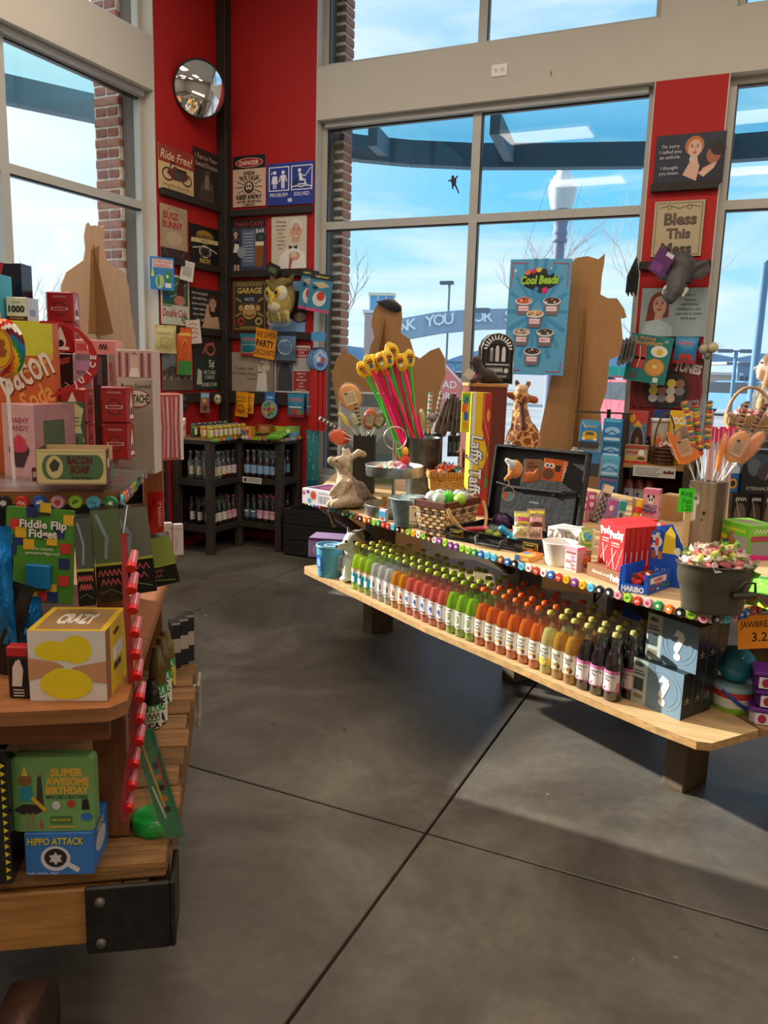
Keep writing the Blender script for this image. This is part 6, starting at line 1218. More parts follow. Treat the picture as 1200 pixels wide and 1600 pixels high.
# brown pedestal with tin, seal plush and yellow pack
c,rz,w,h=seat_on((731,792),(783,792),604,CZ,.2)
o=MB().box((0,0,h/2),(w,.2,h),'6a2f26','kraft',bev=.003).box((0,0,h+.008),(w+.006,.206,.016),'b8824a','wood',bev=.002).build('pedestal_box');o.location=c;o.rotation_euler=(0,0,rz);tag(o,'red brown pedestal box with light wood top behind the briefcase','pedestal')
PZ=CZ+h+.0165;PC=c.copy()
def arched_tin():
 P=near(770,597,Vector((PC.x,PC.y,PZ)));P=Vector((PC.x+.01,PC.y+.02,PZ));s=depth(P)/FPX
 L=near(745,590,P);loc=Vector((near(773,590,P).x,near(773,590,P).y,PZ));t=thing('arched_tin','black arched candy tin with white street machine picture on the pedestal','tin',loc,.55)
 w,h,d=50*s,76*s,.07;prof=[(-w/2,0),(w/2,0),(w/2,h*.72),(w*.42,h*.86),(w*.25,h*.96),(0,h),(-w*.25,h*.96),(-w*.42,h*.86),(-w/2,h*.72)]
 m=MB();m.M=Matrix.Rotation(PI/2,4,'X');m.prism(prof,-d/2,d/2,'141416','gloss');m.build('tin_body',t)
 m=MB();m.M=Matrix.Rotation(PI/2,4,'X')
 for z in (-d/2,d/2):m.tube([(a,b,z)for a,b in prof],.003,'9a9a9c','metal',6,closed=True)
 m.build('rolled_rim',t)
 MB().draw([('r',.08,.1,.84,.64,'2c2c30'),('e',.5,.74,.4,.16,'2c2c30')]+[('l',[(.5+.3*math.cos(a),.7+.18*math.sin(a)),(.5+.44*math.cos(a),.7+.26*math.sin(a))],.05,'e4e4e4')for a in [PI*i/12 for i in range(13)]]+[('r',.16,.4,.68,.3,'0c0c0e'),('e',.5,.7,.34,.1,'0c0c0e'),('r',.25,.44,.1,.22,'8c8c90'),('r',.42,.44,.12,.26,'c8c8cc'),('r',.62,.44,.12,.24,'d8d8dc'),('e',.3,.68,.05,.04,'b8b8bc',8),('e',.48,.72,.05,.04,'d8d8dc',8),('e',.68,.7,.05,.04,'e0e0e4',8),('l',[(.14,.38),(.86,.38)],.04,'d0d0d4'),('t','SPIRITS',.42,.27,.11,'d8d8dc',.5,.03),('e',.78,.26,.07,.05,'d8d8dc'),('r',.2,.12,.6,.05,'8a8a8e')],w,h,(-w/2,-d/2,0)).draw([('r',.2,.5,.6,.3,'b8b4a8'),('t','TIN',.5,.36,.08,'a8a8ac',.6),('r',.3,.1,.4,.15,'5a5a60')],d,h,(w/2,-d/2,0),(0,1,0)).build('print',t)
arched_tin()
P=Vector((PC.x,PC.y,0));n2=Vector((FWD.x,FWD.y,0)).normalized();q=near(752,600,P-n2*.07);s=depth(q)/FPX
t=thing('seal_plush','small dark brown plush seal with paper tag on the pedestal edge','plush toy',(q.x,q.y,PZ),_ya)
pxblob([('b',(6,4,12),(18,12,11),'3a2c28'),('c',(-2,2,14),10,(-8,0,30),8,'3f302b'),('b',(-9,-1,34),(9,8,8),'42332e'),('c',(-12,-4,32),5,(-18,-6,31),3.5,'4a3a34'),('c',(-6,-8,8),4,(-16,-12,3),4,'3a2c28'),('c',(20,4,8),7,(32,6,4),3,'352823')],s,'body',t,'plush',.006)
MB().ball((-13*s,-8*s,36*s),1.4*s,'0c0a0a','gloss',8,6).build('eye',t);MB().box((-20*s,-7*s,14*s),(14*s,.002,14*s),'cfc4b4','paper',R=Euler((0,.6,0)).to_matrix()).box((-10*s,-8*s,5*s),(10*s,.002,14*s),'e8507c','paper',R=Euler((0,.5,0)).to_matrix()).build('paper_tag',t)
# pack beside the tube
P=at(732,806,2,CZ)+UN*.02;q=near(726,675,P);s=depth(q)/FPX
o=carton('candy_pack','slim yellow green and orange candy pack hanging beside the taffy box','candy pack',13*s,.02,62*s,q,_ya,'d8cc1c',[('r',0,.75,1,.2,'6ac43c'),('t','PEZ',.5,.78,.1,'2a4aa0',.9,.05,0,-PI/2),('r',0,.5,.6,.2,'e8641c'),('r',.3,.3,.5,.2,'2a6ac0'),('e',.5,.18,.3,.08,'e8a01c')])
MB().tube([(0,0,62*s-.004),(0,.03,62*s),(.045,.04,62*s)],.002,'9a9a9a','metal',6).build('peg_hook',o)
# wire stand with moose socks and dark packs
SPt=at(700,765,2,CZ)+UN*.22;SPt.z=CZ
zt=height(SPt,705,622)
t=thing('wire_stand','thin wire stand holding brown moose socks by the window','stand',SPt,_ya);s=depth(SPt)/FPX
MB().cyl((0,0,0),.07,.008,'3a3a3a','metal',16).cyl((0,.01,0),.005,zt-CZ+.02,'4a4a4a','metal',8).tube([(-.09,.01,zt-CZ),(.09,.01,zt-CZ)],.003,'8a8a8a','metal',6).tube([(-.03,.01,height(SPt,705,682)-CZ),(.09,.01,height(SPt,705,682)-CZ)],.003,'8a8a8a','metal',6).build('wire',t)
for i,(x0,y0,x1,y1,c1,tl)in enumerate(((684,622,700,678,'5f5040',.32),(692,616,706,682,'6a5a48',.22),(699,616,711,674,'54473a',.1),(706,622,717,680,'5c4e40',.05),(712,626,721,676,'4c4036',0))):
 q=near((x0+x1)/2,(y0+y1)/2,SPt-n2*(.014*i-.02));w,h=(x1-x0)*s,(y1-y0)*s
 m=MB();m.M=Matrix.Rotation(PI/2,4,'X');m.prism([(-w/2,-h/2),(w*.3,-h/2),(w/2,-h*.2),(w*.35,h/2),(-w*.2,h/2),(-w*.35,0)],-.005,.005,c1,'plush');m.M=Matrix();m.draw([('e',.5,.4,.25,.12,'3a3026'),('l',[(.3,.52),(.5,.44),(.7,.54)],.08,'8a7858'),('r',.2,.8,.5,.06,'3f352b')],w,h,(-w/2,-.005,-h/2));o=m.build('novelty_sock');o.location=q;o.rotation_euler=(0,tl,_ya+.4);tag(o,'brown moose sock on the wire stand, %s counted from the straw bucket'%ORD[i],'sock','moose socks')
for i,x in enumerate((703,710,717)):
 q=near(x,697,SPt-n2*(.02+.012*i));o=carton('candy_pack','%s narrow dark pack under the moose socks'%['navy','dark green','blackish'][i],'candy pack',7*s,.012,32*s,q-Vector((0,0,16*s)),_ya+.3,['1c2436','2c3a30','23262a'][i],[('r',.2,.2,.6,.5,['5a6a8a','6a7a5c','7a7a6c'][i])],group='dark packs on the wire stand')
 MB().tube([(0,0,31*s),(0,.02,33*s)],.002,'8a8a8a','metal',5).build('peg_hook',o)
p=at(699,770,2,CZ)+UN*.12;s=depth(p)/FPX;p.z=CZ;hz=height(p,699,716)-CZ
t=thing('moose_plush','brown moose plush with pale antlers peeking over the wicker basket','plush toy',p,_ya)
pxblob([('b',(2,0,hz/s*.45),(12,10,hz/s*.47),'4a382c'),('b',(0,-2,hz/s-4),(12,9,8),'54402f'),('c',(-3,0,hz/s),2.5,(-9,0,hz/s+8),3.4,'9a7250'),('c',(-9,0,hz/s+8),3.4,(-8,0,hz/s+20),1.8,'9a7250'),('c',(-8,0,hz/s+8),3,(-15,0,hz/s+10),2,'9a7250'),('c',(4,0,hz/s),2.5,(8,0,hz/s+8),3.4,'9a7250'),('c',(8,0,hz/s+8),3.4,(7,0,hz/s+20),1.8,'9a7250')],s,'body',t,'plush',.007)
# briefcase
bl,br=at(697,842,2,CZ),at(834,868,2,CZ);u=br-bl;rzb=math.atan2(u.y,u.x);ub=u.normalized();vb=Vector((-ub.y,ub.x,0));WC,DC=.41,.28
hc=height(bl,697,824)-CZ
BC=bl+ub*WC/2+vb*DC/2;BC.z=CZ
t=thing('briefcase','open black briefcase with brass locks full of novelty candy','briefcase',BC,rzb)
m=MB()
bx(m,-WC/2,WC/2,-DC/2,-DC/2+.008,0,hc,'191819','rubber');bx(m,-WC/2,WC/2,DC/2-.008,DC/2,0,hc,'191819','rubber');bx(m,-WC/2,-WC/2+.008,-DC/2,DC/2,0,hc,'191819','rubber');bx(m,WC/2-.008,WC/2,-DC/2,DC/2,0,hc,'191819','rubber');bx(m,-WC/2,WC/2,-DC/2,DC/2,0,.008,'141314','rubber')
m.build('case_shell',t)
MB().box((0,-DC/2-.001,hc-.004),(WC+.004,.006,.008),'3c3b3c','metal').box((0,-DC/2-.001,hc*.45),(WC+.002,.004,.004),'2c2b2c','rubber').build('edge_strip',t)
m=MB().tube([(-.055,-DC/2,hc*.75),(-.055,-DC/2-.02,hc*.7),(-.05,-DC/2-.026,hc*.2),(-.03,-DC/2-.028,hc*.02+.012),(.03,-DC/2-.028,hc*.02+.012),(.05,-DC/2-.026,hc*.2),(.055,-DC/2-.02,hc*.7),(.055,-DC/2,hc*.75)],.007,'1f1e20','rubber',8);m.build('carry_handle',t)
for x in (-.155,.165):
 m=MB().box((x,-DC/2-.003,hc*.66),(.062,.006,hc*.62),'b0954e','metal',bev=.002).box((x,-DC/2-.008,hc*.66),(.03,.006,hc*.3),'d8c48a','metal',bev=.001)
 for d in (-.012,0,.012):m.cyl((x+d-.004,-DC/2-.011,hc*.66),.0045,.008,'2a2622','metal',8,R=Euler((0,PI/2,0)).to_matrix())
 m.build('brass_lock',t)
for x in (-.062,.062):MB().cyl((x,-DC/2-.006,hc*.75),.009,.006,'b8b8bc','metal',12,R=Euler((-PI/2,0,0)).to_matrix()).build('handle_mount',t)
lean=math.radians(9);Lh=.31
lid=bpy.data.objects.new('lid',None);COL.objects.link(lid);lid.parent=t;lid.location=(0,DC/2,hc);lid.rotation_euler=(-lean,0,0)
m=MB();bx(m,-WC/2,WC/2,.03,.04,0,Lh,'0e0d0e','rubber');bx(m,-WC/2,WC/2,0,.04,Lh-.008,Lh,'0e0d0e','rubber');bx(m,-WC/2,-WC/2+.008,0,.04,0,Lh,'0e0d0e','rubber');bx(m,WC/2-.008,WC/2,0,.04,0,Lh,'0e0d0e','rubber');m.build('lid_shell',lid)
m=MB().box((0,.018,.075),(WC-.05,.012,.15),'121112','rubber',bev=.004).tube([(-WC*.44,.008,.155),(-.1,.002,.142),(.1,.002,.146),(WC*.44,.008,.155)],.005,'2c2b2c','rubber',6);m.build('lid_pocket',lid)
m=MB();m.draw([('t','Executive',.5,.5,.5,'a8acb4',.7)],.06,.016,(-.03,.0118,.085));m.build('pocket_print',lid);MB().cyl((.085,.008,.135),.008,.006,'4c4a48','metal',12,R=Euler((PI/2,0,0)).to_matrix()).build('snap_button',lid)
for x in (-.15,.15):MB().box((x,.02,Lh+.004),(.04,.03,.008),'c8c4b8','metal',bev=.002).box((x,.0,Lh+.012),(.014,.02,.01),'b8b4a8','metal').build('lid_clasp',lid)
R4=Matrix.Translation(BC)@Matrix.Rotation(rzb,4,'Z')
def incase(x,y,z):return R4@Vector((x,y,z))
PLD=incase(0,DC/2-.02,0)
def prop(name,label,cat,kind,box,P,col,items=None,t=.025,tilt=0,lean=0,mat=None,turn=0,group=None,d=.03):
 "upright pouch or box seen in the photo frame box at the depth of P"
 x0,y0,x1,y1=box;s=depth(P)/FPX;c=near((x0+x1)/2,(y0+y1)/2,P);s=depth(c)/FPX;w,h=(x1-x0)*s,(y1-y0)*s
 if kind=='bag':
  o=MB().pillow((0,0,0),w,h,t,col,mat or 'bag',wob=.25).build(name)
  if items:MB().draw(items,w,h,bend=pil_bend(w,h,t*1.15)).build('print',o)
 else:
  o=MB().box((0,0,0),(w,d,h),col,mat or 'card',bev=.001).build(name)
  if items:MB().draw(items,w,h,(-w/2,-d/2,-h/2)).build('print',o)
 o.location=c;o.rotation_euler=Euler((-lean,tilt,_ya+turn),'XYZ');return tag(o,label,cat,group)
t,s_=None,0
for i,(cx,cy,prims,lb)in enumerate(((803,733,[('b',(2,0,0),(12,7,15),'d88a3c'),('c',(-2,-3,-6),6,(-12,-4,-16),4,'c87c34'),('c',(-4,-3,8),7,(-12,-2,14),4,'cfd0d0'),('c',(4,-5,-4),4,(4,-6,10),3,'e09a4c')],'tan orange plush nose mask in the briefcase lid pocket'),(828,742,[('b',(0,0,-4),(13,7,9),'b8642c'),('c',(8,-2,-6),5,(10,-3,8),3,'a85826'),('c',(-8,-2,-8),5,(0,-4,2),4,'c8743a')],'darker brown orange plush mask beside a slanting white stick'))):
 q=near(cx,cy,PLD-vb*.02);s=depth(q)/FPX;t=thing('plush_mask',lb,'plush toy',q,_ya);pxblob(prims,s,'body',t,'plush',.006)
prop('toy_card','brown kraft toy card in the briefcase lid pocket','toy card','box',(820,718,846,750),PLD+vb*.005,'8a6440',[('r',.15,.6,.6,.1,'5a3e26'),('r',.2,.78,.3,.06,'4a3420')],d=.004)
prop('toy_card','orange toy card with clip lettering and goggle-eyed figure in the lid pocket','toy card','box',(848,718,886,752),PLD,'d8641c',[('t','CLIPKINS',.9,.5,.16,'f0e4d8',9,.03,0,-PI/2),('r',.5,.45,.22,.3,'3a2c26'),('e',.14,.7,.12,.12,'f0ece4'),('e',.34,.7,.12,.12,'f0ece4'),('e',.16,.69,.05,.06,'1a1412',8),('e',.32,.69,.05,.06,'1a1412',8),('e',.25,.3,.24,.26,'6a4a34')],tilt=.1,d=.005)
q=near(794,771,PLD-vb*.05);s=depth(q)/FPX;m=MB();m.M=Matrix.Rotation(PI/2,4,'X');m.prism([(10*s*math.sin(i*PI/3),13*s*math.cos(i*PI/3))for i in range(6)],-.002,.002,'2c4450','card');m.M=Matrix();m.draw([('p',[(.5,.98),(.95,.74),(.95,.5),(.05,.5),(.05,.74)],'223038'),('p',[(.05,.5),(.5,.5),(.4,.1),(.06,.26)],'c8643c'),('p',[(.5,.5),(.95,.5),(.94,.26),(.5,.02),(.4,.1)],'6a9aa8'),('t','ODDITIES',.5,.56,.1,'e8dcc4',.7,.01),('o',.5,.5,.47,.47,.04,'d8b88c')],20*s,26*s,(-10*s,-.002,-13*s));m.tube([(0,0,13*s),(.003,.01,18*s),(.0,.03,19*s)],.0012,'c8b48c','paper',5);o=m.build('hex_tag');o.location=q;o.rotation_euler=(0,0,_ya);tag(o,'six-sided navy and orange tag hanging in front of the briefcase lid','tag')
# what lies in the case
def lump(name,label,cat,x,y,z,r,col,mat='plastic',rz=0,prims=None):
 p=incase(x,y,z);o=blob(prims or [('b',(0,0,0),r,col)],name,None,mat,min(r)*.35 if not prims else .004,1);o.location=p;o.rotation_euler=(0,0,rz);return tag(o,label,cat)
zc=hc*.55
lump('mesh_candy_ball','dark purple glittery candy net bag at the back of the briefcase','candy bag',-.1,.1,hc*.9,(.05,.045,.05),'3c2a44','foil')
lump('mesh_candy_ball','dark grey green shiny candy bag in the briefcase middle','candy bag',-.075,.0,hc*.7,(.04,.035,.03),'4a5450','foil')
lump('candy_egg','olive green round candy in the briefcase','candy',-.06,-.06,hc*.75,(.02,.02,.018),'7a9434','candy');lump('candy_egg','yellow green round candy next to the teal bow in the briefcase','candy',-.02,-.07,hc*.7,(.018,.018,.016),'9cb43c','candy')
lump('toy_lips','red and green twisted candy toy at the case side','candy toy',-.13,-.05,hc*.72,(.03,.02,.012),'b8343c','bag',.4,[('c',(-.04,0,0),.012,(.02,-.02,.01),.012,'b83444'),('c',(-.03,.02,0),.01,(.03,0,.01),.01,'4a9c6c'),('c',(0,.03,0),.01,(.04,-.02,.012),.012,'d86a7c')])
lump('candy_pouch','bright orange pouch lying in the briefcase','bag',.0,-.02,hc*.85,(.05,.035,.014),'e8541c','bag')
lump('candy_bow','teal twisted ribbon candy over the briefcase edge','candy toy',.06,-.09,hc*1.0,(.04,.02,.02),'1c84a8','bag',0,[('c',(0,0,0),.012,(-.045,.01,.02),.016,'1c84a8'),('c',(0,0,0),.012,(.05,.0,.025),.014,'2a9ac0'),('c',(0,0,0),.01,(.03,-.02,-.02),.012,'1c84a8'),('c',(0,0,0),.01,(-.02,-.01,-.025),.012,'166f90')])
PB=incase(.13,-.05,0)
prop('candy_bag','clear candy bag with yellow and pink camping lettering in the case','bag','bag',(803,798,829,832),PB,'a89a7c',[('t','CANDY',.5,.8,.22,'e8d81c',.95,.05,.2),('t','CAMPING',.5,.55,.2,'d8287c',.95,.04,.2),('r',.1,.36,.8,.1,'d8c81c')],lean=.5)
prop('candy_bag','second clear candy bag with yellow lettering and pink label behind the first','bag','bag',(824,794,852,830),PB+vb*.07,'9a7a64',[('t','GUMMY PACK',.55,.82,.2,'e8d81c',.9,.05,.2),('r',.1,.35,.7,.2,'e0a8a8'),('e',.5,.2,.3,.14,'6a3a2c')],lean=.5)
prop('candy_bag','bag of pale yellow gummies in the case corner by the white pail','bag','bag',(801,820,827,842),PB-vb*.04,'d4c894',[('o',.3,.5,.16,.3,.05,'b8a868'),('o',.7,.5,.16,.3,.05,'b8a868')],lean=.7,t=.04)
prop('candy_bag','bag of pale pink gummies in the case corner by the white pail','bag','bag',(821,822,848,844),PB-vb*.02,'d0ac98',[('o',.3,.5,.16,.3,.05,'b88a7c'),('o',.7,.5,.16,.3,.05,'b88a7c')],lean=.7,t=.04)
PK=at(875,828,2,CZ)
for i,(b,dy,lb)in enumerate((((842,794,874,812),0,'pink candy pack with dark letters lying before the heart boxes, front of three'),((848,788,880,806),.06,'pink candy pack with dark letters lying before the heart boxes, middle of three'),((865,778,892,800),.13,'brown and pink candy pack under the lid corner, rear of three'))):
 prop('candy_pack',lb,'candy pack','bag',b,PK+vb*dy+Vector((0,0,0)),['e05a94','d84a88','8a4a34'][i],[('r',.1,.55,.8,.28,'e82a80'),('t','bcn',.5,.3,.3,'f0d8e0' if i<2 else 'd8c81c',.8,.04,.2)],lean=1.0)
# ================================================================== candy boxes and tubs at the near end of the counter
carton_on('pretzel_box','white box of chocolate pretzel sticks, the one nearer the white pail side','carton',(854,853),(876,858),822,CZ,.1,'e8e4e0',[('r',.06+.1*i,.1,.05,.35+.2*((i*5)%3)/3,['a87850','6a3c24'][i%2])for i in range(9)]if 0 else [('l',[(.08+.09*i,.1),(.1+.09*i,.5+.1*((i*5)%4))],.045,['a87850','5a3420'][i%2])for i in range(10)]+[('t','sticks',.3,.86,.1,'8a6a4c',.4)],mat='card',group='pretzel boxes')
carton_on('pretzel_box','white box of chocolate pretzel sticks beside the red stick boxes','carton',(878,858),(903,864),826,CZ,.1,'ebe7e3',[('l',[(.08+.09*i,.1),(.1+.09*i,.5+.1*((i*7)%4))],.045,['5a3420','4a4a6a','a87850'][i%3])for i in range(10)]+[('t','sticks',.3,.86,.1,'8a6a4c',.4)],right=[('l',[(.1+.1*i,.2),(.12+.1*i,.6)],.03,'b8b4b8')for i in range(8)],mat='card',group='pretzel boxes')
p,s=spot(859,884,CZ);p=p+UN*.045;s=depth(p)/FPX;t=thing('white_pail','empty white metal pail near the counter edge','pail',p,_ya);hw=height(p,859,846)-CZ
MB().lathe([(0,0),(20*s,0),(20.5*s,.003),(27*s,hw),(28*s,hw+.002),(27*s,hw+.004),(26*s,hw-.002),(19.5*s,.006),(0,.006)],'e2dfda','plastic',32).build('pail_body',t)
MB().tube([(26*s*math.cos(a),-26*s*abs(math.sin(a))*.4-22*s*math.sin(a)*.25,hw-.008-.012*math.sin(a))for a in [PI*(.0+.1*i)for i in range(11)]][:5],.0016,'b8b8b4','metal',5).build('bail_wire',t)
carton_on('lip_candy_box','small pale box printed with red lips by the white pail','carton',(881,890),(900,895),852,CZ,.045,'dcd0d0',[('r',0,.84,1,.16,'e0a0b4'),('t','CANDY LIPS',.5,.76,.1,'b8383c',.8,.03)]+[q for x,y,c in ((.65,.6,'d85a94'),(.7,.45,'9a4a9c'),(.65,.28,'c83a44'),(.7,.13,'b83038'),(.28,.4,'d83a3c'))for q in (('e',x,y,.2,.05,c),('l',[(x-.18,y),(x+.18,y)],.03,'f0d8d8'))]+[('r',.08,.1,.3,.05,'b8a8a8')],right=[('r',0,.84,1,.16,'d890a8'),('r',.1,.1,.8,.7,'c8b4bc')])
carton_on('flat_candy_box','flat orange and blue candy box lying at the counter edge','carton',(804,875),(828,880),866,CZ,.09,'d8883c',[('r',0,0,.3,1,'3a6a9c'),('r',.5,.2,.4,.5,'e0b86a')],top=[('r',0,0,1,.5,'e0a04c'),('p',[(0,.3),(.5,.9),(1,.5),(1,.9),(0,1)],'c8542c'),('e',.3,.5,.2,.2,'4a7aa8')])
# heart boxes
HB=at(905,815,2,CZ)
for i,(x0,x1,yt,dy,c)in enumerate(((890,903,772,0,'d86a90'),(903,917,771,.0,'d46288'),(917,931,769,.03,'a84a74'))):
 a=near(x0,815,HB);b=near(x1,815,HB);s=depth(a)/FPX;p=(a+b)/2+n2*dy;p.z=CZ;hh=height(p,(x0+x1)/2,yt)-CZ
 carton('heart_candy_box','pink and white candy heart box, %s from the briefcase'%ORD[i],'carton',(b-a).length*.96,.03,hh,p,_ya-.05,c,[('r',.05,.45,.9,.5,'c85484'),('r',.2,.78,.6,.14,'ecdce4'),('e',.4,.6,.16,.08,'f4ecf0'),('e',.6,.6,.16,.08,'f4ecf0'),('p',[(.25,.58),(.75,.58),(.5,.46)],'f4ecf0'),('r',.05,.05,.9,.36,'c89aa8')]+[('e',.2+.2*(k%4),.1+.1*(k//4),.09,.04,['e8d8dc','b05a74'][k%2],8)for k in range(12)],group='candy heart boxes')
def tube_box(x0,y0,x1,y1,tilt,label,col,items,dy=0,d=.03):
 P=HB+n2*dy;c=near((x0+x1)/2,(y0+y1)/2,P);s=depth(c)/FPX;w,h=(x1-x0)*s,(y1-y0)*s;c=c-Vector((0,0,h/2));c.z=max(c.z,CZ+.004)
 o=carton('candy_tube',label,'candy pack',w,d,h,c,_ya,col,items,mat='gloss',rot=Euler((0,tilt,_ya),'XYZ'))
tube_box(925,757,940,817,.28,'tall leaning clear tube of grey chocolate hearts with cream top','8a807c',[('r',0,.8,1,.2,'e8d8b8'),('e',.5,.74,.25,.04,'4a3420')]+[('e',.25+.25*(k%3),.06+.08*(k//3),.12,.04,['b8aca4','5c524c'][k%2],8)for k in range(24)])
tube_box(944,781,965,820,.15,'violet candy heart box leaning by the tall clear tube','a87cb8',[('r',.0,.5,.5,.45,'c85aa0'),('e',.25,.65,.16,.12,'ecdff0'),('r',.55,.4,.4,.5,'6a8ac8'),('r',.1,.05,.8,.25,'9c5a7c')],dy=-.05)
tube_box(961,784,972,822,.15,'narrow teal topped candy pack in the clear tray','b8c4c4',[('r',0,.6,1,.4,'2aa0a0'),('e',.5,.4,.3,.12,'5a5a5c'),('e',.5,.2,.3,.1,'c8b4b8')],dy=-.06)
q=near(962,815,HB-n2*.02);s=depth(q)/FPX;o=MB().box((0,.03,21*s),(56*s,.004,42*s),'ffffff','blister').box((28*s,0,20*s),(.003,.07,40*s),'c8a88c','card').box((0,0,.003),(56*s,.07,.004),'d8c8d0','card').build('clear_tray');o.location=(q.x,q.y,CZ);o.rotation_euler=(0,0,_ya);tag(o,'clear acrylic tray holding violet and teal candy packs','tray')
# red stick boxes in their brown tray
a,b=at(916,898,2,CZ),at(982,922,2,CZ);u=(b-a).normalized();rzp=math.atan2(u.y,u.x);v=Vector((-u.y,u.x,0));Lp=.17
o=carton('stick_box_tray','brown cardboard tray with white lettering under the red stick boxes','tray',Lp,.22,.042,a+u*Lp/2+v*.11,rzp,'8a5a38',[('t','Almond crush',.4,.55,.28,'e8dccc',.5,.01),('t','Pocky',.8,.5,.5,'f0e8dc',.28,.05)],left=[('r',0,0,1,1,'7a4c2c')])
for cidx in range(2):
 for k in range(8):
  p=a+u*(.04+.076*cidx)+v*(.02+.0225*k+(.03 if cidx==0 else 0));p.z=CZ+.0425
  carton('chocolate_stick_box','red chocolate stick box, %s column, %s from the front'%(['pail side','bear box side'][cidx],ORD[k]),'carton',.072,.0205,.142,p,rzp,'c8141c',[('t','Pocky',.48,.8,.17,'f4ece8',.86,.06,-.1,.12),('t','Chocolate',.45,.6,.05,'f0d8d0',.5),('r',.2,.53,.5,.02,'e8b8b0'),('l',[(.1,.05),(.55,.45)],.05,'e8a0a0'),('l',[(.45,.02),(.25,.48)],.05,'f0c8c0'),('l',[(.6,.02),(.9,.5)],.05,'e8a0a0'),('l',[(.9,.05),(.65,.4)],.04,'b86a5c')]if k==0 else None,[('r',.3,.1,.2,.35,'e0b8b8')],group='red stick boxes')
# blue gummy box with cut-out front and picture card
a,b,c3=at(966,923,2,CZ),at(1010,931,2,CZ),at(1055,916,2,CZ);u=(b-a).normalized();w=(b-a).length;v=(c3-b);d=min(v.length,.16);v.normalize();H=height(a,966,884)-CZ
t=thing('gummy_display_box','blue open gummy display box with white lettering and picture card','carton',(0,0,0))
def quad(m,p,q,z0,z1,col):m.add([(p.x,p.y,z0),(q.x,q.y,z0),(q.x,q.y,z1),(p.x,p.y,z1)],[(0,1,2,3)],col,'card')
BL='1458c8';m=MB()
def wall(m,p,q,z0,z1,col=BL):
 e=Vector((-(q-p).y,(q-p).x,0)).normalized()*.002;m.add([(*(g+k*e).xy,z)for z in (z0,z1)for g,k in ((p,0),(q,0),(q,1),(p,1))],[(0,1,5,4),(2,3,7,6),(0,4,7,3),(1,2,6,5),(4,5,6,7),(0,3,2,1)],col,'card')
A_,Bb=a,b;Cc,Dd=b+v*d,a+v*d
wall(m,A_,Bb,CZ,CZ+H*.35);wall(m,A_,A_+u*w*.2,CZ+H*.35,CZ+H);wall(m,Bb-u*w*.12,Bb,CZ+H*.35,CZ+H*.8);wall(m,Bb,Cc,CZ,CZ+H*.8);wall(m,Dd,A_,CZ,CZ+H);wall(m,Cc,Dd,CZ,CZ+H,'d8d4d0');m.prism([(p.x,p.y)for p in (A_,Bb,Cc,Dd)],CZ,CZ+.003,'d8d4d0','card');m.build('carton_walls',t)
m=MB().draw([('t','HARIBO',.5,.5,.6,'f0e8ec',.8,.05)],w,H*.35,(A_.x,A_.y,CZ),u,(0,0,1)).draw([('r',.1,.5,.6,.3,'f0e8ec'),('t','HARIBO',.42,.68,.2,'e8e4ea',.6,.05),('t','HARIBO',.4,.66,.18,'c8282c',.56,.05),('t','Rainbow',.42,.45,.14,'d86a5c',.5,.03),('e',.2,.25,.05,.06,'d8343c'),('e',.4,.2,.05,.06,'e8e8ec'),('r',.55,.2,.3,.14,'3a7a4c')],d,H*.8,(Bb.x,Bb.y,CZ),v,(0,0,1));m.build('print',t)
hc2=height(Dd,1045,812)-CZ;m=MB();m.draw([('r',0,0,1,.62,'1458c8'),('r',0,.62,.35,.2,'2a78d8'),('e',.18,.66,.22,.1,'f0ece8'),('t','H',.16,.66,.12,'1c3a9c',.2,.05),('p',[(.42,.5),(.46,.8),(.6,.92),(.75,.8),(.8,.5)],'f0d02c'),('r',.2,.45,.1,.5,'e8e0e4'),('r',.2,.6,.1,.12,'e05a3c'),('r',.2,.8,.1,.1,'2a6ac0'),('e',.85,.55,.1,.06,'f0ece8'),('e',.9,.42,.06,.04,'e06a9c'),('r',.12,.4,.12,.12,'b8642c'),('r',.3,.4,.12,.12,'c87a3c'),('t','24 - 2.5 OZ',.5,.24,.06,'c8d8f0',.5),('t','NET WT',.5,.14,.05,'c8d8f0',.5)],w*1.25,hc2,(Dd.x,Dd.y,CZ),u,(0,0,1),lift=.003)
MB().add([(*(Dd).xy,CZ),(*(Dd+u*w*1.25).xy,CZ),(*(Dd+u*w*1.25).xy,CZ+hc2*.62),(*(Dd+u*w*.8).xy,CZ+hc2*.95),(*(Dd+u*w*.3).xy,CZ+hc2*.9),(*Dd.xy,CZ+hc2*.62)],[(0,1,2,3,4,5)],'1a4fb8','card').build('picture_card',t);m.build('card_print',t)
gum=MB().box((0,0,0),(.03,.02,.016),'c8342c','candy',bev=.006).build('g');gme=gum.data;bpy.data.objects.remove(gum)
pile([gme],12,(A_+Cc)/2,rzp,w*.32,d*.35,CZ+.018,.02,'red gummy pack lying inside the blue open display box','red gummies',name='gummy_piece',seed=5)
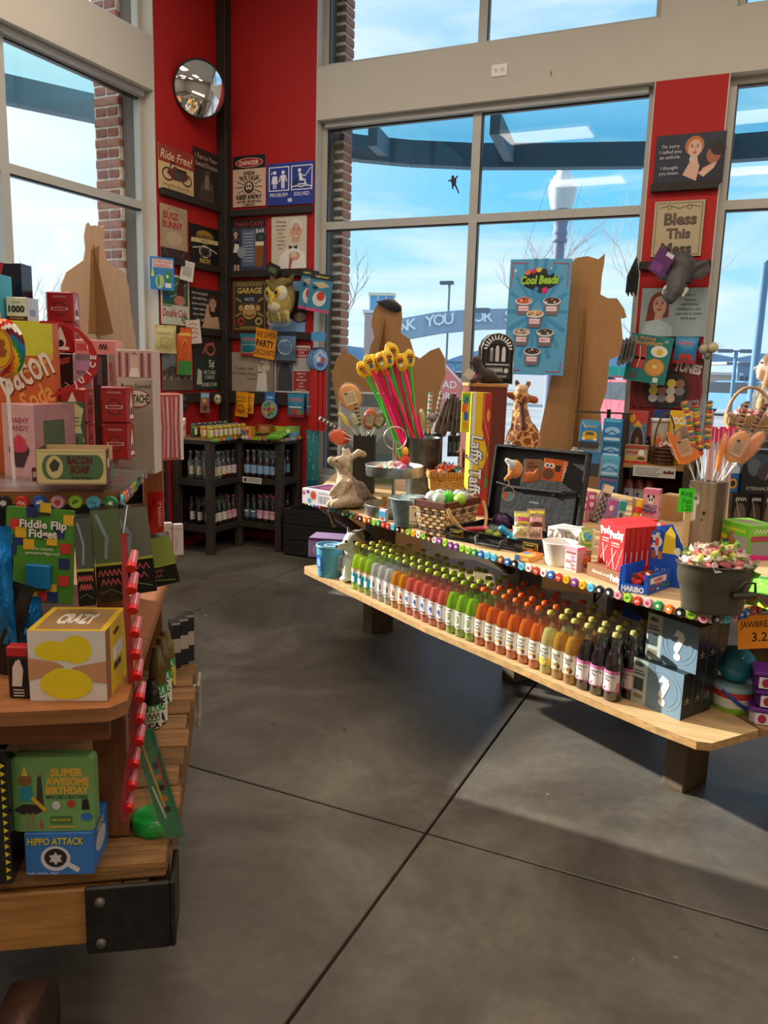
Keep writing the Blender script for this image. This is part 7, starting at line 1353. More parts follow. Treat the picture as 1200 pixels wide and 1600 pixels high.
carton_on('panda_cookie_box','pink cookie box with panda face and blue letters','carton',(1001,819),(1026,822),763,CZ,.055,'f0a8b8',[('r',0,.86,1,.14,'e884a4'),('e',.5,.7,.2,.12,'f4f0f0'),('e',.34,.8,.07,.05,'1c1a1c'),('e',.66,.8,.07,.05,'1c1a1c'),('e',.42,.71,.05,.04,'1c1a1c',10),('e',.58,.71,.05,.04,'1c1a1c',10),('t','HELLO',.5,.52,.1,'1c4a9c',.8,.04),('t','PANDA',.5,.4,.1,'1c4a9c',.86,.04),('r',.2,.3,.6,.05,'d8507c'),('e',.32,.16,.14,.09,'e0a878'),('e',.66,.15,.15,.09,'d8886c')],right=[('r',0,.86,1,.14,'c84a6c'),('e',.5,.65,.35,.08,'d8a88c'),('e',.5,.42,.35,.08,'c08a9c'),('e',.5,.2,.35,.09,'d8a088')])
o=MB().tube([(0,0,0),(.02,.01,.06),(.03,.012,.1)],[.016,.018,.014],'f0b81c','plastic',12).tube([(.012,.006,.04),(.021,.01,.065)],.0186,'d8382c','plastic',12).build('candy_whistle');o.location=at(990,822,2,CZ)+Vector((0,0,.016));o.rotation_euler=(0,0,.6);tag(o,'bright yellow toy candy tube with red band by the panda cookie box','candy toy')
prop('candy_bag','clear pouch of blue and green gummies behind the lip candy box','bag','bag',(908,824,926,858),at(917,868,2,CZ),'9cb85c',[('e',.5,.6,.35,.2,'1c9ac8'),('t','JUMBO',.5,.3,.14,'e8f0d0',.8,.03),('r',.1,.15,.8,.2,'6ac43c')],lean=.2)
prop('candy_bag','amber pouch of orange gummies standing by the brown tray','bag','bag',(906,860,924,888),at(915,892,2,CZ),'a8582c',[('e',.4,.5,.3,.25,'d8742c'),('r',.1,.75,.8,.15,'4a5a3c')],lean=.15)
carton_on('kraft_box','open tan box of clear bags behind the red stick boxes','carton',(986,834),(1024,838),820,CZ,.1,'c8a070',[('r',.1,.2,.8,.1,'a8845c')],mat='kraft')
carton_on('kraft_box','tan carton with a round orange mark behind the panda cookie box','carton',(1030,812),(1056,816),772,CZ,.08,'b08a5c',[('o',.5,.55,.26,.3,.04,'c87a2c'),('o',.5,.55,.14,.16,.04,'c87a2c')],mat='kraft')
# vase of rough wood
a,b,c3=at(1068,860,2,CZ),at(1106,868,2,CZ),at(1136,858,2,CZ);u=(b-a).normalized();w=.1;rzv=math.atan2(u.y,u.x);VP=b-u*w/2+Vector((-u.y,u.x,0))*w/2;VP.z=CZ;hv=height(b,1111,755)-CZ
t=thing('wooden_vase','square vase of weathered grey wood full of lollipops','vase',VP,rzv)
for s1,s2,nm in ((0,-1,'plank'),(0,1,'plank')):MB().box((0,s2*(w/2-.008),hv/2),(w,.016,hv),'8a7a68','woodz',bev=.002).build(nm,t)
for s1 in (-1,1):MB().box((s1*(w/2-.008),0,hv/2),(.016,w-.034,hv),'5a4a3c','woodz',bev=.002).build('plank',t)  # side planks in a darker tone: shade of the unlit face put into the colour
MB().box((0,0,.006),(w*.7,w*.7,.01),'4a3c30','woodz').build('base_board',t)
m=MB()
for x,z,r in ((-.02,.32,.005),(.018,.24,.0055),(.012,.2,.003)):m.draw([('e',.5,.5,.5,.5,'1c1611',10),('o',.5,.5,.8,.8,.25,'6a5a48')],2*r,2*r,(x-r,-w/2,z*hv/.42-r))
m.build('knot_hole',t)
m=MB().tube([(-w/2-.002,-w/2,hv*.93),(-.02,-w/2-.002,hv*.86),(.005,-w/2-.002,hv*.84)],.0012,'b8a888','paper',5).build('twine',t)
G='lollipops in the wooden vase'
CT=['d83a2c','f0c01c','2a8a4c','e8782c','3a6ab0','f0d83c']
lolly('orange wedge shaped lollipop with big label at the vase side',VP,(1086,752),(1068,697),(17,27),'e8823c','wedge','dcb890',twist=-.2,group=G)
lolly('rainbow twist pop with red tip leaning out farthest over the vase',VP,(1095,750),(1077,663),(4.4,35),CT,'twist',group=G)
lolly('rainbow twist pop with red tip and green foot, second in the vase',VP,(1100,750),(1090,669),(4.8,41),['d83a2c','5a2c1c','f0c01c','d8402c','f0b01c','e8b01c','2a8a5c'],'twist',group=G)
lolly('rainbow twist pop with olive tip standing upright in the vase',VP,(1102,750),(1107,664),(4.8,36),['6a5a2c','f0b81c','d83a2c','2a8a7c','f0c03c'],'twist',group=G)
lolly('narrow orange pointed spike lollipop in the vase',VP,(1113,752),(1127,707),(5,30),'f08a2c','oval',lab=False,twist=.5,group=G)
lolly('big orange and white oval lollipop with label leaning over the vase',VP,(1121,754),(1152,698),(17,26),'e8a06c','oval','d8b8a0',group=G)
lolly('pink and orange oval lollipop behind the big labelled one',VP+n2*.03,(1126,754),(1172,700),(12,30),'e8986c','oval',lab=False,group=G)
lolly('dark rainbow twist pop with green tip, nearer the handled basket',VP+n2*.05,(1128,752),(1160,652),(4.2,24),['2c3a2c','d8502c','e0a03c','3a2c2c','f0b02c'],'twist',group=G)
lolly('dark rainbow twist pop with green tip at the far side of the vase',VP+n2*.05,(1131,752),(1186,652),(4.2,24),['2c3a2c','b8502c','6a3a2c','c88a3c'],'twist',group=G)
for i,x in enumerate((1106,1112,1119,1126,1134,1141)):
 P=VP+n2*.24;bse,tp=near(x,752,P),near(x+4,672-3*(i%2),P);bse.z=max(bse.z,CZ);L=(tp-bse)
 t=thing('pink_candy_stick','pink and white candy stick bundle piece behind the vase, %s along'%ORD[i],'candy stick',Vector((bse.x,bse.y,CZ)),group='pink candy sticks');o0=Vector((0,0,0));top=tp-t.location
 MB().tube([o0,top],.007,'e0b8bc','plastic',7).build('stick',t);MB().box(top-Vector((0,0,.02)),(.022,.012,.05),'e82a6c','paper',rz=_ya).build('pink_tip',t)
lp=VP-n2*.01
t=thing('price_tag','neon green handwritten ring pops price tag on a wood stake','sign',at(1063,862,2,CZ),_ya+.15);s=depth(t.location)/FPX;z0=height(t.location,1060,799)-CZ;z1=height(t.location,1060,762)-CZ
MB().box((6*s,0,z1*.4),(9*s,.008,z1*.8),'d0b488','woodz',bev=.001).build('stake',t)
MB().box((0,-.006,(z0+z1)/2),(25*s,.002,z1-z0),'3cdc2c','paper').draw([('t','Ring',.5,.8,.22,'14381a',.7,.004),('t','Pops',.55,.48,.22,'14381a',.6,.004),('t','1.25',.55,.18,.22,'14381a',.6,.004)],25*s,z1-z0,(-12.5*s,-.007,z0)).build('paper',t)
# oval tub of taffy
p,s=spot(1084,960,CZ);p=p+UN*.085;s=depth(p)/FPX;ht=height(p,1105,880)-CZ
t=thing('oval_tub','dark olive oval metal tub heaped with wrapped taffy at the counter corner','tub',p,_ya-.15)
rt,rb=57*s,45*s
prof=[(0,0),(rb,0),(rb+.002,.004)]+[(rb+(rt-rb)*k/10+(.0035 if k in (6,7,8)else 0),ht*k/10)for k in range(1,10)]+[(rt,ht),(rt+.005,ht+.003),(rt+.001,ht+.005),(rt-.004,ht-.002),(rb-.004,.01),(0,.01)]
MB().lathe(prof,'4a4638','plastic',44,sy=.68).build('tub_body',t)
hx=rt*.6;m=MB().tube([(hx-.03,-rt*.56,ht*.45),(hx-.02,-rt*.72,ht*.62),(hx,-rt*.68,ht*.78),(hx+.03,-rt*.55,ht*.74),(hx+.035,-rt*.5,ht*.5)],.004,'5a564a','metal',6);m.build('wire_handle',t)
MB().tube([(hx-.028,-rt*.6,ht*.45),(hx+.034,-rt*.52,ht*.48)],.01,'3a342a','wood',10).build('handle_grip',t)
TA2=[taffy_mesh('e8a8a0','d8d8c0'),taffy_mesh('e8c8b8','c8d8a0'),taffy_mesh('e07a78','e8d8d0'),taffy_mesh('d8d470','8ac43c'),taffy_mesh('f0b8b8','e8e0d8')]
pile(TA2,70,p,_ya-.15,rt*.86,rt*.56,CZ+ht-.005,.05,'wrapped taffy heaped in the dark oval tub','taffies in the oval tub',name='wrapped_taffy',seed=8,sc=1.15,kinds=['salmon and cream','peach and pale green','rose red','yellow green','light pink'])
MB().lathe([(0,ht*.8),(rt*.92,ht*.8)],'b8a890','paper',30,sy=.68).build('liner_sheet',t)
# gum kits
KF=[('r',0,.66,1,.34,'6ac42c'),('p',[(0,0),(0,.66),(.36,.66),(.9,0)],'5aa42c'),('t','LOOM BUTTER',.5,.82,.12,'e8e03c',.8,.03),('p',[(.35,.74),(.45,.74),(1,.1),(1,0),(.92,0)],'d82a8c'),('p',[(.45,.66),(1,.66),(1,.12)],'9a9ca0'),('o',.3,.34,.2,.24,.07,'c8502c'),('o',.3,.34,.11,.14,.05,'2a6a9c'),('e',.18,.55,.14,.08,'e8dc2c'),('e',.18,.22,.14,.08,'e8dc2c'),('e',.66,.1,.2,.09,'e8dc2c')]
carton_on('gum_kit_box','green and pink make-your-own gum kit box beside the wooden vase','carton',(1120,862),(1165,877),810,CZ,.13,'6ab42c',KF,right=[('r',0,.66,1,.34,'7ac43c'),('t','Candy',.5,.84,.14,'e8e8e0',.8,.02),('r',.1,.55,.8,.16,'a83a5c'),('r',.1,.12,.8,.4,'8f9296'),('p',[(0,0),(0,.2),(1,.1),(1,0)],'d82a8c')],top=[('r',0,0,1,1,'7ab83c'),('r',.2,.3,.6,.4,'9c8a7c')],mat='gloss')
carton_on('gum_kit_box','second green and pink kit box under the flat green bag by the oval tub','carton',(1150,935),(1215,958),905,CZ,.14,'8a8a3c',KF,mat='gloss')
lay_bag('candy_bag','flat neon green candy bag lying on the second kit box','bag',.2,.1,.02,at(1185,912,2,CZ+.075)+Vector((0,.04,-.012)),-.3,'7ad43c',[('t','CRUSH',.5,.5,.35,'e8f0a0',.7,.03),('r',0,.8,1,.2,'3a9c2c')],tilt=1.3)
BGP=at(1160,850,2,CZ)+n2*.12
o=carton('blind_bag_box','black glossy box with grey heroes and thin white lettering, upper one','carton',52*depth(BGP)/FPX,.05,68*depth(BGP)/FPX,Vector((near(1178,770,BGP).x,near(1178,770,BGP).y,near(1178,770,BGP).z)),_ya,'17161c',[('e',.5,.7,.4,.2,'33465a'),('e',.35,.6,.2,.2,'54606a'),('e',.65,.5,.2,.2,'3a3346'),('p',[(.7,.3),(.85,.5),(.95,.9),(.8,.6)],'c8a02c'),('t','ETERNALS',.5,.12,.08,'b8b8bc',.8,.0)],mat='gloss')
s=depth(BGP)/FPX
for i,(x0,x1,y0,y1)in enumerate(((1132,1160,772,846),(1158,1182,770,846),(1180,1206,772,846))):
 q=near((x0+x1)/2,850,BGP);z1=near(1178,770,BGP).z;o=carton('blind_bag_pack','dark foil figure pack under the black hero box, %s from the vase'%ORD[i],'candy pack',(x1-x0)*s*.95,.05,z1-CZ-.001,(q.x,q.y,CZ),_ya,['2a2628','141214','3a2e30'][i],[('e',.5,.5,.35,.3,['5a4a4c','3a2c18','6a5450'][i]),('l',[(.2,.9),(.5,.5),(.3,.1)],.06,'8a8a90'),('t','HERO',.5,.88,.09,'c8c8cc',.6)],mat='foil',group='dark foil packs')
q=near(1142,770,BGP);carton('card_pack','small blue and orange card pack behind the vase top','candy pack',18*s,.02,40*s,(q.x,q.y,near(1178,770,BGP).z),_ya,'2a6ac0',[('e',.5,.35,.35,.2,'e8a02c'),('e',.5,.35,.2,.12,'22242c'),('r',0,.75,1,.25,'c8d8e8')])
# handled basket at the window
q0=at(1160,800,1,4.4);z=at(1160,682,1,4.3).z;s=depth((q0.x,4.4,z))/FPX
t=thing('window_display_stand','dark stand at the second window carrying the handled wicker basket','stand',(at(1165,690,1,4.7).x,4.7,0));z=at(1165,686,1,4.6).z
MB().box((0,0,z-.015),(.6,.4,.03),'3a2f28','darkwood').build('stand_top',t)
for sx in (-.26,.26):
 for sy in (-.16,.16):MB().box((sx,sy,(z-.03)/2),(.05,.05,z-.03),'33291f','darkwood').build('leg',t)
s=depth((t.location.x,4.7,z))/FPX;bw=62*s
b=thing('handled_basket','shallow wicker basket with hoop handle and pink candy before the woman','basket',(t.location.x,4.7,z),.1);wicker(b,bw*.8,.16,36*s,.25,'b89468','a07c50',5,.4)
MB().tube([(bw*.5*math.cos(a),0,30*s+48*s*math.sin(a))for a in [PI*i/16 for i in range(17)]],.009,'a88458','wicker',7).build('hoop_handle',b)
pile([TA2[0],TA2[2],TA2[4]],18,b.location,.1,bw*.4,.07,z+33*s,.03,'wrapped candy in the hoop handled basket','candies in the handled basket',seed=12,sc=1.4,kinds=['salmon','rose red','light pink'])
# things on the side bench
p=at(1142,1122,2,.497);p=p+Vector((0,.085,0));s=depth(p)/FPX
t=thing('toy_pail','round pail with red, white and green band and blue handle on the side bench','pail',p,_ya);hh=height(p,1142,1066)-.497;rr=31*s
MB().lathe([(0,0),(rr*.92,0),(rr*.95,.004),(rr*.96,hh*.25)],'8ab83c','plastic',30).lathe([(rr*.96,hh*.25),(rr*.98,hh*.6)],'d8dcd8','plastic',30).lathe([(rr*.98,hh*.6),(rr,hh*.85)],'c83a34','plastic',30).lathe([(rr,hh*.85),(rr,hh)],'2a3a8c','plastic',30).build('pail_body',t)
MB().lathe([(0,hh+.004),(rr*.97,hh+.004),(rr*1.05,hh),(rr*1.05,hh-.012)],'8fb0b4','plastic',30).build('lid',t)
MB().tube([(rr*1.02*math.sin(a),-rr*1.02*math.cos(a),hh*.92-hh*.75*f)for a,f in [(-.95,0),(-.6,.25),(-.2,.55),(.2,.8),(.5,.95),(.8,1.0)]],.006,'1c4ab0','plastic',8).build('handle',t)
o=MB().ball((0,0,0),(29*s,29*s,28*s),'2a86a8','gloss',28,16).tube([(28.9*s*math.cos(2*PI*k/32),28.9*s*math.sin(2*PI*k/32)*.99,0)for k in range(32)],.0012,'1f6f8e','gloss',5,closed=True).build('play_ball');o.location=(p.x,p.y+.01,.497+hh+.004+28*s);o.rotation_euler=(.5,.9,0);tag(o,'large glossy teal ball resting on the lidded pail','ball')
def punnet(i,x,y,z):
 q=at(1192,1136,2,.497)+Vector((.02,.06,0));t=thing('candy_punnet','clear punnet of dark berry candy with %s lid, %s of the stack'%(['white','purple','violet'][i],['lowest','middle','topmost'][i]),'tub',(q.x+.01*(i%2),q.y,.497+.058*i),.1,'berry punnets')
 MB().box((0,0,.022),(.13,.1,.042),['b8b4bc','4a1a6c','5a2080'][i],'gloss',bev=.008).build('punnet_body',t);MB().box((0,0,.049),(.136,.106,.014),['7a3aa0','6a2a90','7a38a4'][i],'gloss',bev=.004).build('lid',t)
 MB().draw([('r',0,0,1,1,'e8e4ea'),('e',.2,.5,.12,.4,'b03050'),('r',.4,.55,.5,.2,'5a2a80'),('r',.4,.2,.5,.15,'8a8490')],.1,.036,(-.05,-.0502,.004)).build('label',t)
for i in range(3):punnet(i,0,0,0)
p=Vector((at(1200,1060,2,.5).x+.05,2.95,.497));s=depth(p)/FPX
t=thing('bushel_basket','round slatted wood bushel basket of green jawbreakers behind the ball','basket',p,0)
for i in range(22):
 a=2*PI*i/22;m=MB();m.M=Matrix.Rotation(a,4,'Z');m.add([(.115,-.017,0),(.115,.017,0),(.15,.021,.2),(.15,-.021,.2),(.119,-.017,0),(.119,.017,0),(.154,.021,.2),(.154,-.021,.2)],[(0,3,2,1),(4,5,6,7),(0,1,5,4),(2,3,7,6),(0,4,7,3),(1,2,6,5)],['b0895c','a67e50','b8946a'][i%3],'woodz');m.build('slat',t)
MB().lathe([(.152,.17),(.158,.17),(.158,.2),(.152,.2)],'9c7648','wood',28).lathe([(0,.004),(.115,.004)],'9c7648','wood',22).build('hoop_band',t)
m=MB().ball((0,0,0),.03,'2c5a34','candy',14,9).ball((0,0,0),.034,'ffffff','film',12,8);o=m.build('j');jm=o.data;bpy.data.objects.remove(o)
m=MB().ball((0,0,0),.028,'1c2a22','candy',14,9).ball((0,0,0),.032,'ffffff','film',12,8);o=m.build('j');jm2=o.data;bpy.data.objects.remove(o)
pile([jm,jm2],16,p,0,.12,.12,.497+.19,.06,'film-wrapped jawbreaker in the bushel basket','jawbreakers',name='jawbreaker',seed=4,kinds=['dark green','blackish green'])
q=at(1172,978,2,CZ-.06);
c,w,h=at(1176,980,1,2.62),.14,.1
o=MB().box((0,0,0),(w,.002,h),'f0901c','paper').draw([('t','JAWBREAKER',.5,.74,.2,'2a1c10',.9,.01),('t','3.29',.5,.36,.28,'2a1c10',.5,.01)],w,h,(-w/2,-.001,-h/2)).build('price_sign');o.location=at(1180,985,2,.83)+Vector((.02,.0,-.0));o.rotation_euler=Euler((0,-.12,.35));tag(o,'orange handwritten jawbreaker price sign hanging under the counter end','sign')
MB().tube([(-.03,0,h/2-.004),(-.03,.004,h/2+.02)],.0015,'8a8a8a','metal',5).build('string',o)
# ================================================================== the red pillar, its shelf unit, the cut-outs and poster
SG('navy tin sign of an embracing couple with white apology lines',1,1023,209,1131,289,'1c2036',face(.56,.72,.11,'dcb09a','b8703c',1.3)+[('p',[(.42,.2),(.5,.42),(.62,.46),(.75,.1),(.7,.02)],'d8ac94'),('p',[(.62,.05),(.66,.4),(.8,.62),(.98,.55),(1,.1)],'20222e'),('e',.84,.55,.1,.16,'a8664a'),('e',.9,.68,.11,.14,'2a1c18'),('p',[(.64,.22),(.76,.34),(.9,.42),(.86,.3),(.72,.14)],'dcb09a'),('l',[(.7,.3),(.86,.4)],.02,'c8947c'),('e',.52,.5,.02,.05,'c8ccd8',8)]+lines(["I'm sorry",'I called you','an asshole.','','I thought','you knew.'],.22,.78,.105,.07,'c8c8d4',.36,.004))
SG('aged cream tin sign with black-letter words and scroll border',1,1020,314,1098,401,'b8a684',[('l',[(.05,.04),(.95,.04),(.95,.96),(.05,.96),(.05,.04)],.012,'4a3c2a'),('l',[(.1,.88),(.3,.92),(.5,.86),(.7,.92),(.9,.88)],.02,'6a5a40'),('o',.3,.88,.05,.04,.015,'6a5a40'),('o',.7,.88,.05,.04,.015,'6a5a40'),('t','Bless',.54,.68,.21,'4a3a2e',.75,.045),('t','This',.52,.42,.18,'4a3a2e',.55,.045),('t','Mess',.5,.15,.2,'4a3a2e',.72,.045),('t','Bless',.54,.685,.2,'6a5646',.73,.012),('t','This',.52,.425,.17,'6a5646',.53,.012)])
SG('pale blue grey tin sign of a red-haired woman with handed-to-me lines',1,1000,450,1103,526,'9fb0b4',face(.28,.66,.12,'d8a890','8a3a24',1.33,1)+[('p',[(.02,.0),(.1,.3),(.3,.36),(.5,.2),(.52,0)],'b8ccd0')]+lines(["I don't",'expect','everything','handed to me,','just set it down','wherever'],.74,.86,.095,.06,'4a5658',.44,.003))
SG('dark red tin sign of rings with white tunes lettering, lowest on the pillar',1,990,560,1096,638,'6a1c1c',[('o',.5,.36,.52,.68,.03,'802828'),('o',.5,.36,.42,.56,.03,'7a2424'),('e',.48,.38,.34,.4,'2a2426',28),('t','LOONEY',.25,.82,.16,'e0d8d4',.4,.04,.1,.15),('t','TUNES',.78,.82,.18,'e8e0dc',.4,.05,.1,-.15)]+[('e',.3+.13*(i%4),.2+.15*(i//4),.07,.09,['c8c0bc','8a8688','d8b89c','3a3436','e0c84c','9a6a54'][i%6],10)for i in range(12)])
# elephant mask
c,w,h=wall_xy(1,WB-.16,1022,392,1098,476);s=w/76
o=pxblob([('b',(0,2,16),(25,22,27),'4c4848'),('c',(0,-8,0),19,(2,-22,-22),12,'524e4e'),('c',(2,-22,-22),12,(-4,-27,-36),9,'454141'),('c',(-4,-27,-36),9,(-14,-25,-32),5,'524e4e'),('b',(30,8,12),(18,5,15),'5a5656',(0,-.5,.4)),('c',(20,4,16),9,(42,6,26),3,'4c4848'),('b',(-26,10,12),(14,4,16),'5a5656',(0,.4,-.4)),('c',(-16,-16,-16),3.2,(-19,-28,-28),1.2,'d8d0c0'),('c',(18,-14,-20),3.2,(14,-28,-36),1.2,'d8d0c0'),('c',(-14,-16,8),4,(-10,-20,-4),3,'3a3636'),('b',(19,-16,-8),(7,4,4.5),'141214')],s,'elephant_mask',None,'rubber',.009);o.location=c;o.rotation_euler=(0,0,-.1);tag(o,'dark grey rubber elephant head mask hanging on the red pillar','mask');pegged(o,0,1,WB-.16,20*s)
m=MB().box((-24*s,-24*s,22*s),(34*s,.003,40*s),'5a1c5c','card',R=Euler((0,.55,-.3)).to_matrix());m.draw([('r',.1,.1,.6,.35,'7a3a80'),('r',.5,.82,.42,.16,'d8d0d0')],34*s,40*s,Vector((-24*s,-24*s-.002,22*s))-Euler((0,.55,-.3)).to_matrix()@Vector((17*s,0,20*s)),Euler((0,.55,-.3)).to_matrix()@Vector((1,0,0)),Euler((0,.55,-.3)).to_matrix()@Vector((0,0,1)));m.build('purple_tag',o)
# packs on the pillar
hung('gummy_card','teal breakfast gummy card with bacon, egg and pancake pictures','candy pack','card',1,980,524,1046,598,.16,'1c7a74',[('t','GUMMY',.4,.92,.07,'e8a04c',.5,.03),('t','BREAKFAST!',.45,.83,.075,'e8a04c',.66,.03),('o',.85,.9,.04,.03,.015,'c8d8d4'),('l',[(.18,.3),(.24,.5),(.18,.76)],.12,'b03034'),('l',[(.34,.3),(.38,.5),(.34,.76)],.12,'c84a48'),('l',[(.26,.3),(.3,.5),(.25,.76)],.03,'e8b8a8'),('e',.72,.68,.2,.12,'e8e4d8'),('e',.74,.67,.08,.07,'e8b82c'),('e',.68,.34,.24,.19,'c88a34'),('e',.68,.35,.2,.15,'d89c48'),('r',.63,.32,.1,.07,'f0dc8c'),('r',.06,.06,.25,.14,'4a5a54'),('r',.7,.03,.12,.1,'d8e0dc')],tilt=.12)
hung('candy_bag','blue and red gummy bag on the pillar beside the breakfast card','bag','bag',1,1053,526,1090,568,.07,'2a86b8',[('t','FIZZY',.45,.75,.16,'d8403c',.7,.03,.2),('p',[(0,0),(1,0),(1,.5),(0,.4)],'a82428'),('e',.4,.25,.2,.12,'c85a54'),('e',.7,.25,.15,.12,'d84a4c')],t=.035,tilt=.05)
c,w,h=wall_xy(1,WB-.08,1092,530,1124,562);s=w/32
o=thing('googly_toy','silvery pop-eyed toy hanging at the pillar edge','toy',c,0);MB().ball((-8*s,0,0),9*s,'b0a890','gloss').ball((6*s,-.02,3*s),9*s,'c8bc94','gloss').ball((0,.0,-10*s),7*s,'8a8478','gloss').build('body',o);MB().lathe([(0,0),(15*s,.004)],'a8c0d0','blister',18,(9*s,-.01,0),R=Euler((PI/2,0,.5)).to_matrix()).build('clear_disc',o);pegged(o,0,1,WB-.08,9*s)
c,w,h=wall_xy(1,WB-.12,980,400,998,462);s=h/62
o=thing('tassel','black and dark green tassel of cords hanging by the elephant mask','tassel',c,0);m=MB()
for i in range(9):m.tube([(3*s,0,28*s),((-8+2*i)*s,-.01*(i%2),0),((-9+2*i)*s,0,-26*s-(i%3)*3*s)],1.3*s,['141414','1c2a20','0f0f10'][i%3],'rubber',5)
m.build('cords',o);pegged(o,0,1,WB-.12,28*s,3*s)
for i in range(4):
 x=964+6*i;hung('flat_pack','grey silver flat pack hung edge-on by the cut-out, %s of four'%ORD[i],'candy pack','card',1,x,530-2*i,x+13,572-2*i,.2+.02*i,'8a8680',[('r',.1,.2,.8,.6,'5a5650')],tilt=.28,turn=-.9,group='grey flat packs')
# shelf unit before the pillar
Yu=4.95;zs_=at(1005,726,1,Yu).z;xl,xr=at(968,700,1,Yu).x,at(1088,700,1,Yu).x
t=thing('pillar_shelf_unit','narrow dark wood shelf unit standing before the red pillar','shelf unit',(0,0,0))
MB().box((xl+.015,Yu+.13,.66),(.03,.26,1.32),'3a2c22','darkwood').build('side_panel',t);MB().box((xr-.015,Yu+.13,.66),(.03,.26,1.32),'3a2c22','darkwood').build('side_panel',t)
MB().box(((xl+xr)/2,Yu+.13,zs_-.012),(xr-xl-.06,.26,.024),'a87c4a','wood').build('shelf_board',t)
zl=.76
MB().box(((xl+xr)/2,Yu+.13,zl-.012),(xr-xl-.06,.26,.024),'6a4c30','wood').build('shelf_board',t);MB().box(((xl+xr)/2,Yu+.262,.6),(xr-xl,.006,1.15),'541418','paint').build('back_panel',t)
MB().box((at(1022,737,1,Yu-.01).x,Yu-.008,at(1022,737,1,Yu).z),(.24,.002,.065),'d8d4cc','paper').draw([('r',.05,.78-.16*i,.6-.06*(i%3),.05,'4a4644')for i in range(5)]+[('p',[(.7,.4),(.74,.7),(.8,.55),(.86,.75),(.9,.55),(.96,.7),(.96,.4)],'6a2420')],.24,.065,(at(1022,737,1,Yu-.01).x-.12,Yu-.009,at(1022,737,1,Yu).z-.0325)).build('price_card',t)
def on_shelf(name,label,x0,x1,yt,dy,col,items,d=.06,z=None,cat='carton',**kw):
 z=zs_+.0005 if z is None else z;a,b=at(x0,700,1,Yu+dy),at(x1,700,1,Yu+dy);w=b.x-a.x;h=at((x0+x1)/2,yt,1,Yu+dy).z-z
 return carton(name,label,cat,w,d,h,((a.x+b.x)/2,Yu+dy+d/2,z),0,col,items,**kw)
o=on_shelf('pizza_candy_box','gummy pizza box with yellow lettering on the pillar shelf',975,1012,696,.02,'b8a488',[('r',0,0,1,.16,'c83424'),('r',0,.8,1,.2,'a84a34'),('t','e.frutti',.35,.64,.18,'c02c44',.5,.04),('t','PIZZA',.3,.28,.26,'d8c02c',.46,.04),('e',.75,.4,.2,.28,'d8b088'),('e',.75,.62,.13,.16,'f0ece8'),('e',.75,.3,.18,.1,'6a4424')],.08)
PT=zs_+.0005+(at(993,696,1,Yu+.02).z-zs_)
on_shelf('donut_candy_box','blue grey doughnut gummy box with orange header above the pizza box',979,1008,642,.12,'5a7488',[('r',0,.76,1,.24,'b83a34'),('e',.2,.86,.16,.09,'e0a02c'),('e',.52,.4,.34,.28,'3a221c'),('e',.52,.4,.11,.1,'8a6a5c'),('o',.52,.4,.37,.31,.02,'c8d0d4'),('e',.24,.22,.16,.13,'c83c2c'),('p',[(.2,.7),(.5,.82),(.8,.7)],'e0a83c')],.06)
for i,(x0,x1,yt,dy)in enumerate(((1012,1041,654,.1),)):
 a,b=at(x0,700,1,Yu+dy),at(x1,700,1,Yu+dy);r=(b.x-a.x)/2;hh=at(1026,yt,1,Yu+dy).z-zs_
 t=thing('bean_cup','white lidded cup with a yellow bean badge on the pillar shelf','cup',((a.x+b.x)/2,Yu+dy+r,zs_),0);MB().lathe([(0,0),(r*.85,0),(r*.95,hh*.92)],'d8d0c4','plastic',22).build('cup_body',t);MB().lathe([(r*.95,hh*.92),(r*1.04,hh*.92),(r*1.04,hh),(0,hh)],'e0dcd4','plastic',22).build('lid',t)
 MB().draw([('e',.5,.5,.34,.36,'e0b83c',24),('e',.5,.5,.18,.28,'d85a2c')],2*r,hh*.8,bend=lambda x,y,n:Vector(((r*.92+n)*math.sin(x/r/.9-1.1),-(r*.92+n)*math.cos(x/r/.9-1.1),hh*.05+y))).build('print',t)
 t=thing('bean_cup','short pale lidded cup behind the pizza candy box','cup',(at(996,700,1,Yu+.2).x,Yu+.2,zs_),0);MB().lathe([(0,0),(.05,0),(.055,.11),(.06,.11),(.06,.125),(0,.125)],'cfc4b0','plastic',20).build('cup_body',t)
on_shelf('blue_candy_box','dark blue candy box behind the white bean cup',1016,1044,640,.2,'24346a',[('r',.1,.3,.8,.3,'8a94c0'),('t','BLUE',.5,.7,.2,'c8ccdc',.7)],.03)
on_shelf('goggle_eye_box','yellow candy box with brown cartoon head and white title',1042,1078,642,.16,'e0b41c',[('e',.62,.38,.42,.34,'9c6a44'),('e',.45,.5,.12,.12,'c89a70'),('t','JOCAL',.5,.82,.13,'f0ece4',.8,.05),('p',[(.1,.4),(.3,.5),(.34,.2)],'7a5030'),('e',.7,.2,.1,.1,'2a1c14')],.05)
bp=Vector((at(1036,700,1,Yu+.03).x,Yu+.08,zs_));s=depth(bp)/FPX;t=thing('small_round_basket','small round brown basket with bail handle on the pillar shelf','basket',bp);r=17*s
for k in range(5):MB().tube([((r*.85+k*.001*3)*math.cos(2*PI*i/20),(r*.85+k*.003)*math.sin(2*PI*i/20),.008+k*30*s/5)for i in range(20)],.006,'4a2c1c','wicker',6,closed=True).build('withe_ring',t)
for i in range(14):MB().box((r*.86*math.cos(2*PI*i/14),r*.86*math.sin(2*PI*i/14),14*s),(.004,.018,28*s),['6a3c24','5a3420'][i%2],'wicker',rz=2*PI*i/14).build('stave',t)
MB().cyl((0,0,.001),r*.84,.006,'4a2c1c','wicker',16).build('basket_floor',t);MB().tube([(r*.9*math.cos(a),0,28*s+52*s*math.sin(a))for a in [PI*i/14 for i in range(15)]],.005,'5a3a24','wicker',6).build('bail_handle',t)
